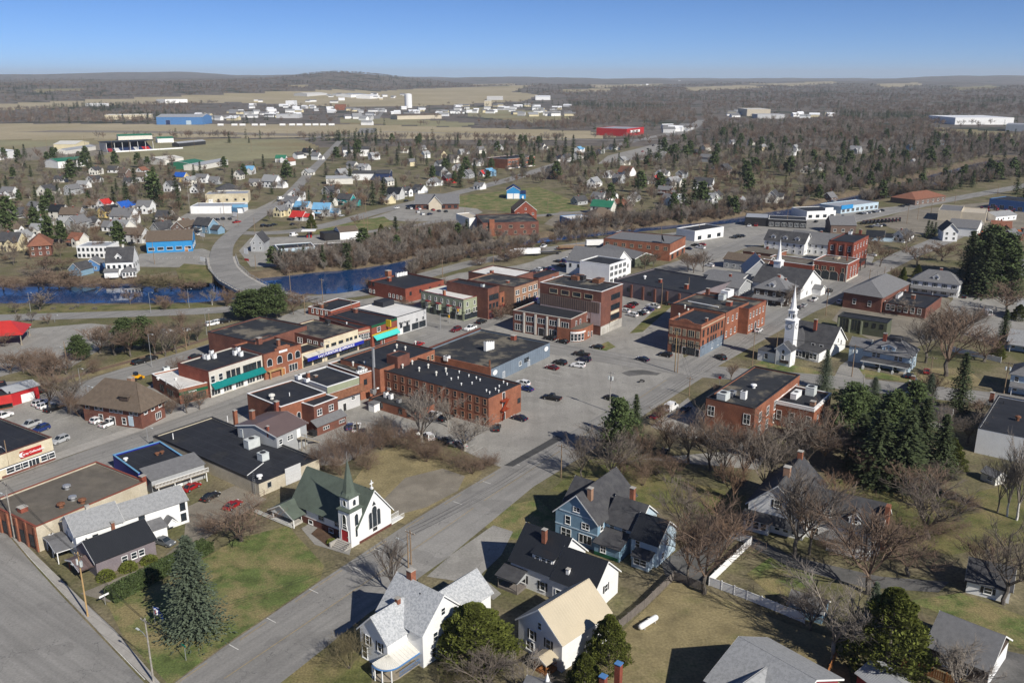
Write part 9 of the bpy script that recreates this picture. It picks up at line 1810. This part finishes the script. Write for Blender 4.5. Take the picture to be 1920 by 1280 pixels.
def globe(px, py, rw, h, lab):
 a = G(px, py); rt = root('round_shrub', a, 0, lab, 'shrub'); rg = np.random.default_rng(int(px)); n = 900; d = rg.normal(0, 1, (n, 3)); d[:, 2] = np.abs(d[:, 2]); d /= np.linalg.norm(d, axis=1, keepdims=True)
 P = d * np.array([rw, rw, h]) * rg.uniform(.82, 1.04, (n, 1)); q = d + rg.normal(0, .7, (n, 3)); q /= np.linalg.norm(q, axis=1, keepdims=True); v = np.cross(q, rg.normal(0, 1, (n, 3))); v /= np.linalg.norm(v, axis=1, keepdims=True)
 ob('foliage', leafquads(P, q * .2, v * .13, 'foliage', 'needle_cedar'), rt); m = MB(); m.lathe([(.1, 0), (.08, h * .7)], 6); build(m, 'stem', 'bark_grey', rt)
globe(199, 1084, 1.7, 1.7, 'round yellow-green shrub at the left end of the black-roofed low house'); globe(241, 1067, 1.7, 1.6, 'round yellow-green shrub under the middle windows of the low house'); globe(280, 1053, 1.6, 1.3, 'flattened green shrub at the right end of the low house'); globe(622, 1018, 1.0, .9, 'small bright green shrub in the church flower bed')
for i, px in enumerate((1648, 1662, 1678)): globe(px, 694 + i * 3, 1.3, 1.0, ('left', 'middle', 'right')[i] + ' rounded shrub before the pale blue porch')
# signs
def sign(name, label, px, py, H, parts, ang=GU - math.pi / 2):
 a = G(px, py); rt = root(name, a, ang, label, 'sign'); m = MB(); m.cyl((0, 0, 0), (0, 0, H), .06, .06, 6); build(m, 'pole', 'galvanised', rt)
 for nm, x0, z0, x1, z1, mt in parts: m = MB(); m.box(x0, -.12, z0, x1, -.06, z1); build(m, nm, mt, rt)
 return rt
sign('street_sign', 'green street name sign on a post at the corner lawn', 349, 1238, 3.0, [('panel', -.55, 2.75, .55, 3.05, 'sign_green')])
sign('blank_sign', 'small white board sign on a post at the hedge end', 198, 1133, 2.0, [('panel', -.9, 1.7, .9, 2.05, 'white_plain')], GU - math.pi)
fl = sign('flag_sign', 'bright blue flag with white and red mark beside the corner spruce', 291, 1168, 3.4, [])
m = MB(); n = 8; m.add([(x, .25 * math.sin(x * 1.6), z) for x in [i * 3.2 / n for i in range(n + 1)] for z in (1.7, 3.3)], [(2 * i, 2 * i + 2, 2 * i + 3, 2 * i + 1) for i in range(n)] + [(2 * i + 1, 2 * i + 3, 2 * i + 2, 2 * i) for i in range(n)]); flg = build(m, 'flag', 'flag_blue', fl)
m = MB(); m.box(.25, -.06, 1.95, .95, .55, 3.05); build(m, 'white_mark', 'text_white', flg); m = MB(); m.box(.5, -.1, 2.1, .72, .6, 2.9); build(m, 'red_mark', 'sign_red', flg)
sign('gas_sign', 'tall white and red filling station sign beyond the bridge', 463, 489, 6.5, [('panel', -1.6, 3.6, 1.6, 6.6, 'white_plain'), ('base', -1.7, 0, 1.7, 1.2, 'sign_red')])
sign('shop_board', 'white board sign right of the blue metal shop', 381, 452, 4.6, [('panel', -2.2, 2.6, 2.2, 4.6, 'white_plain')]); sign('bank_board', 'white rounded sign on the grass bank by the bridge', 381, 495, 3.6, [('panel', -2, 1.6, 2, 3.6, 'white_plain')])
sign('stop_sign', 'red stop sign at the lot corner', 1349, 722, 2.8, [('panel', -.42, 2.1, .42, 2.9, 'sign_red')]); sign('plaza_sign', 'pale blue and white plaza sign by the crossing', 441, 408, 7, [('panel', -3, 4, 3, 6.8, 'roof_metal_skyblue'), ('panel', -2, 1, 2, 3.8, 'white_plain')])
for px, py, lb in ((826, 618, 'left'), (843, 606, 'right')):
 a = G(px, py); rt = root('traffic_signal', a, GU, f'yellow traffic signal on a mast at the main street crossing, {lb} one', 'traffic signal'); m = MB(); m.cyl((0, 0, 0), (0, 0, 6.4), .12, .09, 8); m.cyl((0, 0, 6.2), (0, -5, 6.5), .08, .06, 6); build(m, 'mast', 'galvanised', rt)
 m = MB(); m.box(-.25, -4.4, 5.3, .25, -3.9, 6.4); sg = build(m, 'signal_head', 'signal_yellow', rt)
 for z in (5.5, 5.85, 6.2): m = MB(); m.lathe([(.12, 0), (.12, .05)], 8); build(m, 'lens', 'trim_dark', sg, Matrix.Translation((-.26, -4.15, z)) @ Matrix.Rotation(R(-90), 4, 'Y'))
boxes('fuel_canopy', 'small flat fuel canopy with white and red pumps beyond the bridge', 'canopy', 580, 446, R(5), [('roof', -4, -3, 4.2, 4, 3, 4.7, 'white_plain'), ('post', -.2, -.2, 0, .2, .2, 4.2, 'galvanised'), ('pump', -1.4, -.3, 0, -.8, .3, 1.6, 'sign_red'), ('pump', .8, -.3, 0, 1.4, .3, 1.6, 'sign_red')])
dm = boxes('dumpster', 'black waste container beside the maroon rear extension', 'bin', 588, 817, GU, [('bin', -1, -.8, 0, 1, .8, 1.4, 'black_paint'), ('lid', -1.05, -.85, 1.403, 1.05, .85, 1.5, 'trim_dark')])
boxes('white_shed', 'little white shed with grey roof against the brick annex', 'shed', 702, 770, GU, [('wall', -1.1, -1.1, 0, 1.1, 1.1, 2.3, 'white_plain'), ('roof', -1.3, -1.3, 2.303, 1.3, 1.3, 2.6, 'shingle_mid')])
rt = boxes('yellow_loader', 'small yellow loader parked behind the low brick shop', 'loader', 256, 712, GU, [('body', -1.2, -.7, .6, 1.2, .7, 1.5, 'car_yellow'), ('cab', -.6, -.6, 1.503, .5, .6, 2.5, 'glass'), ('bucket', 1.6, -.9, .2, 2.3, .9, .8, 'car_yellow')], (-.8, .8))
for px, py in [(100, 580), (135, 580), (145, 576), (178, 580)]: rt = boxes('picnic_table', None, None, px, py, R(10), [('top', -.9, -.4, .72, .9, .4, .78, 'wood_grey'), ('bench', -.9, -.85, .42, .9, -.6, .47, 'wood_grey'), ('bench', -.9, .6, .42, .9, .85, .47, 'wood_grey'), ('leg', -.6, -.8, 0, -.5, .8, .42, 'wood_grey'), ('leg', .5, -.8, 0, .6, .8, .42, 'wood_grey')]); auto(rt, 'picnic table on grass', 'table', px, py)
# clean air with a faint blue haze far out
hz = bpy.data.materials.new('haze'); hz.use_nodes = True; n = hz.node_tree.nodes; n.clear(); o_ = n.new('ShaderNodeOutputMaterial'); v_ = n.new('ShaderNodeVolumePrincipled')
v_.inputs['Color'].default_value = (.82, .9, 1.0, 1); v_.inputs['Density'].default_value = 5.2e-5; v_.inputs['Anisotropy'].default_value = .0; hz.node_tree.links.new(v_.outputs[0], o_.inputs['Volume']); MATS['haze'] = hz
build(MB().box(-29800, -29800, -7, 29800, 29800, 330), 'haze', 'haze'); tag(bpy.data.objects['haze'], 'thin blue haze over the far hills', None, None, 'stuff')

finish_labels()
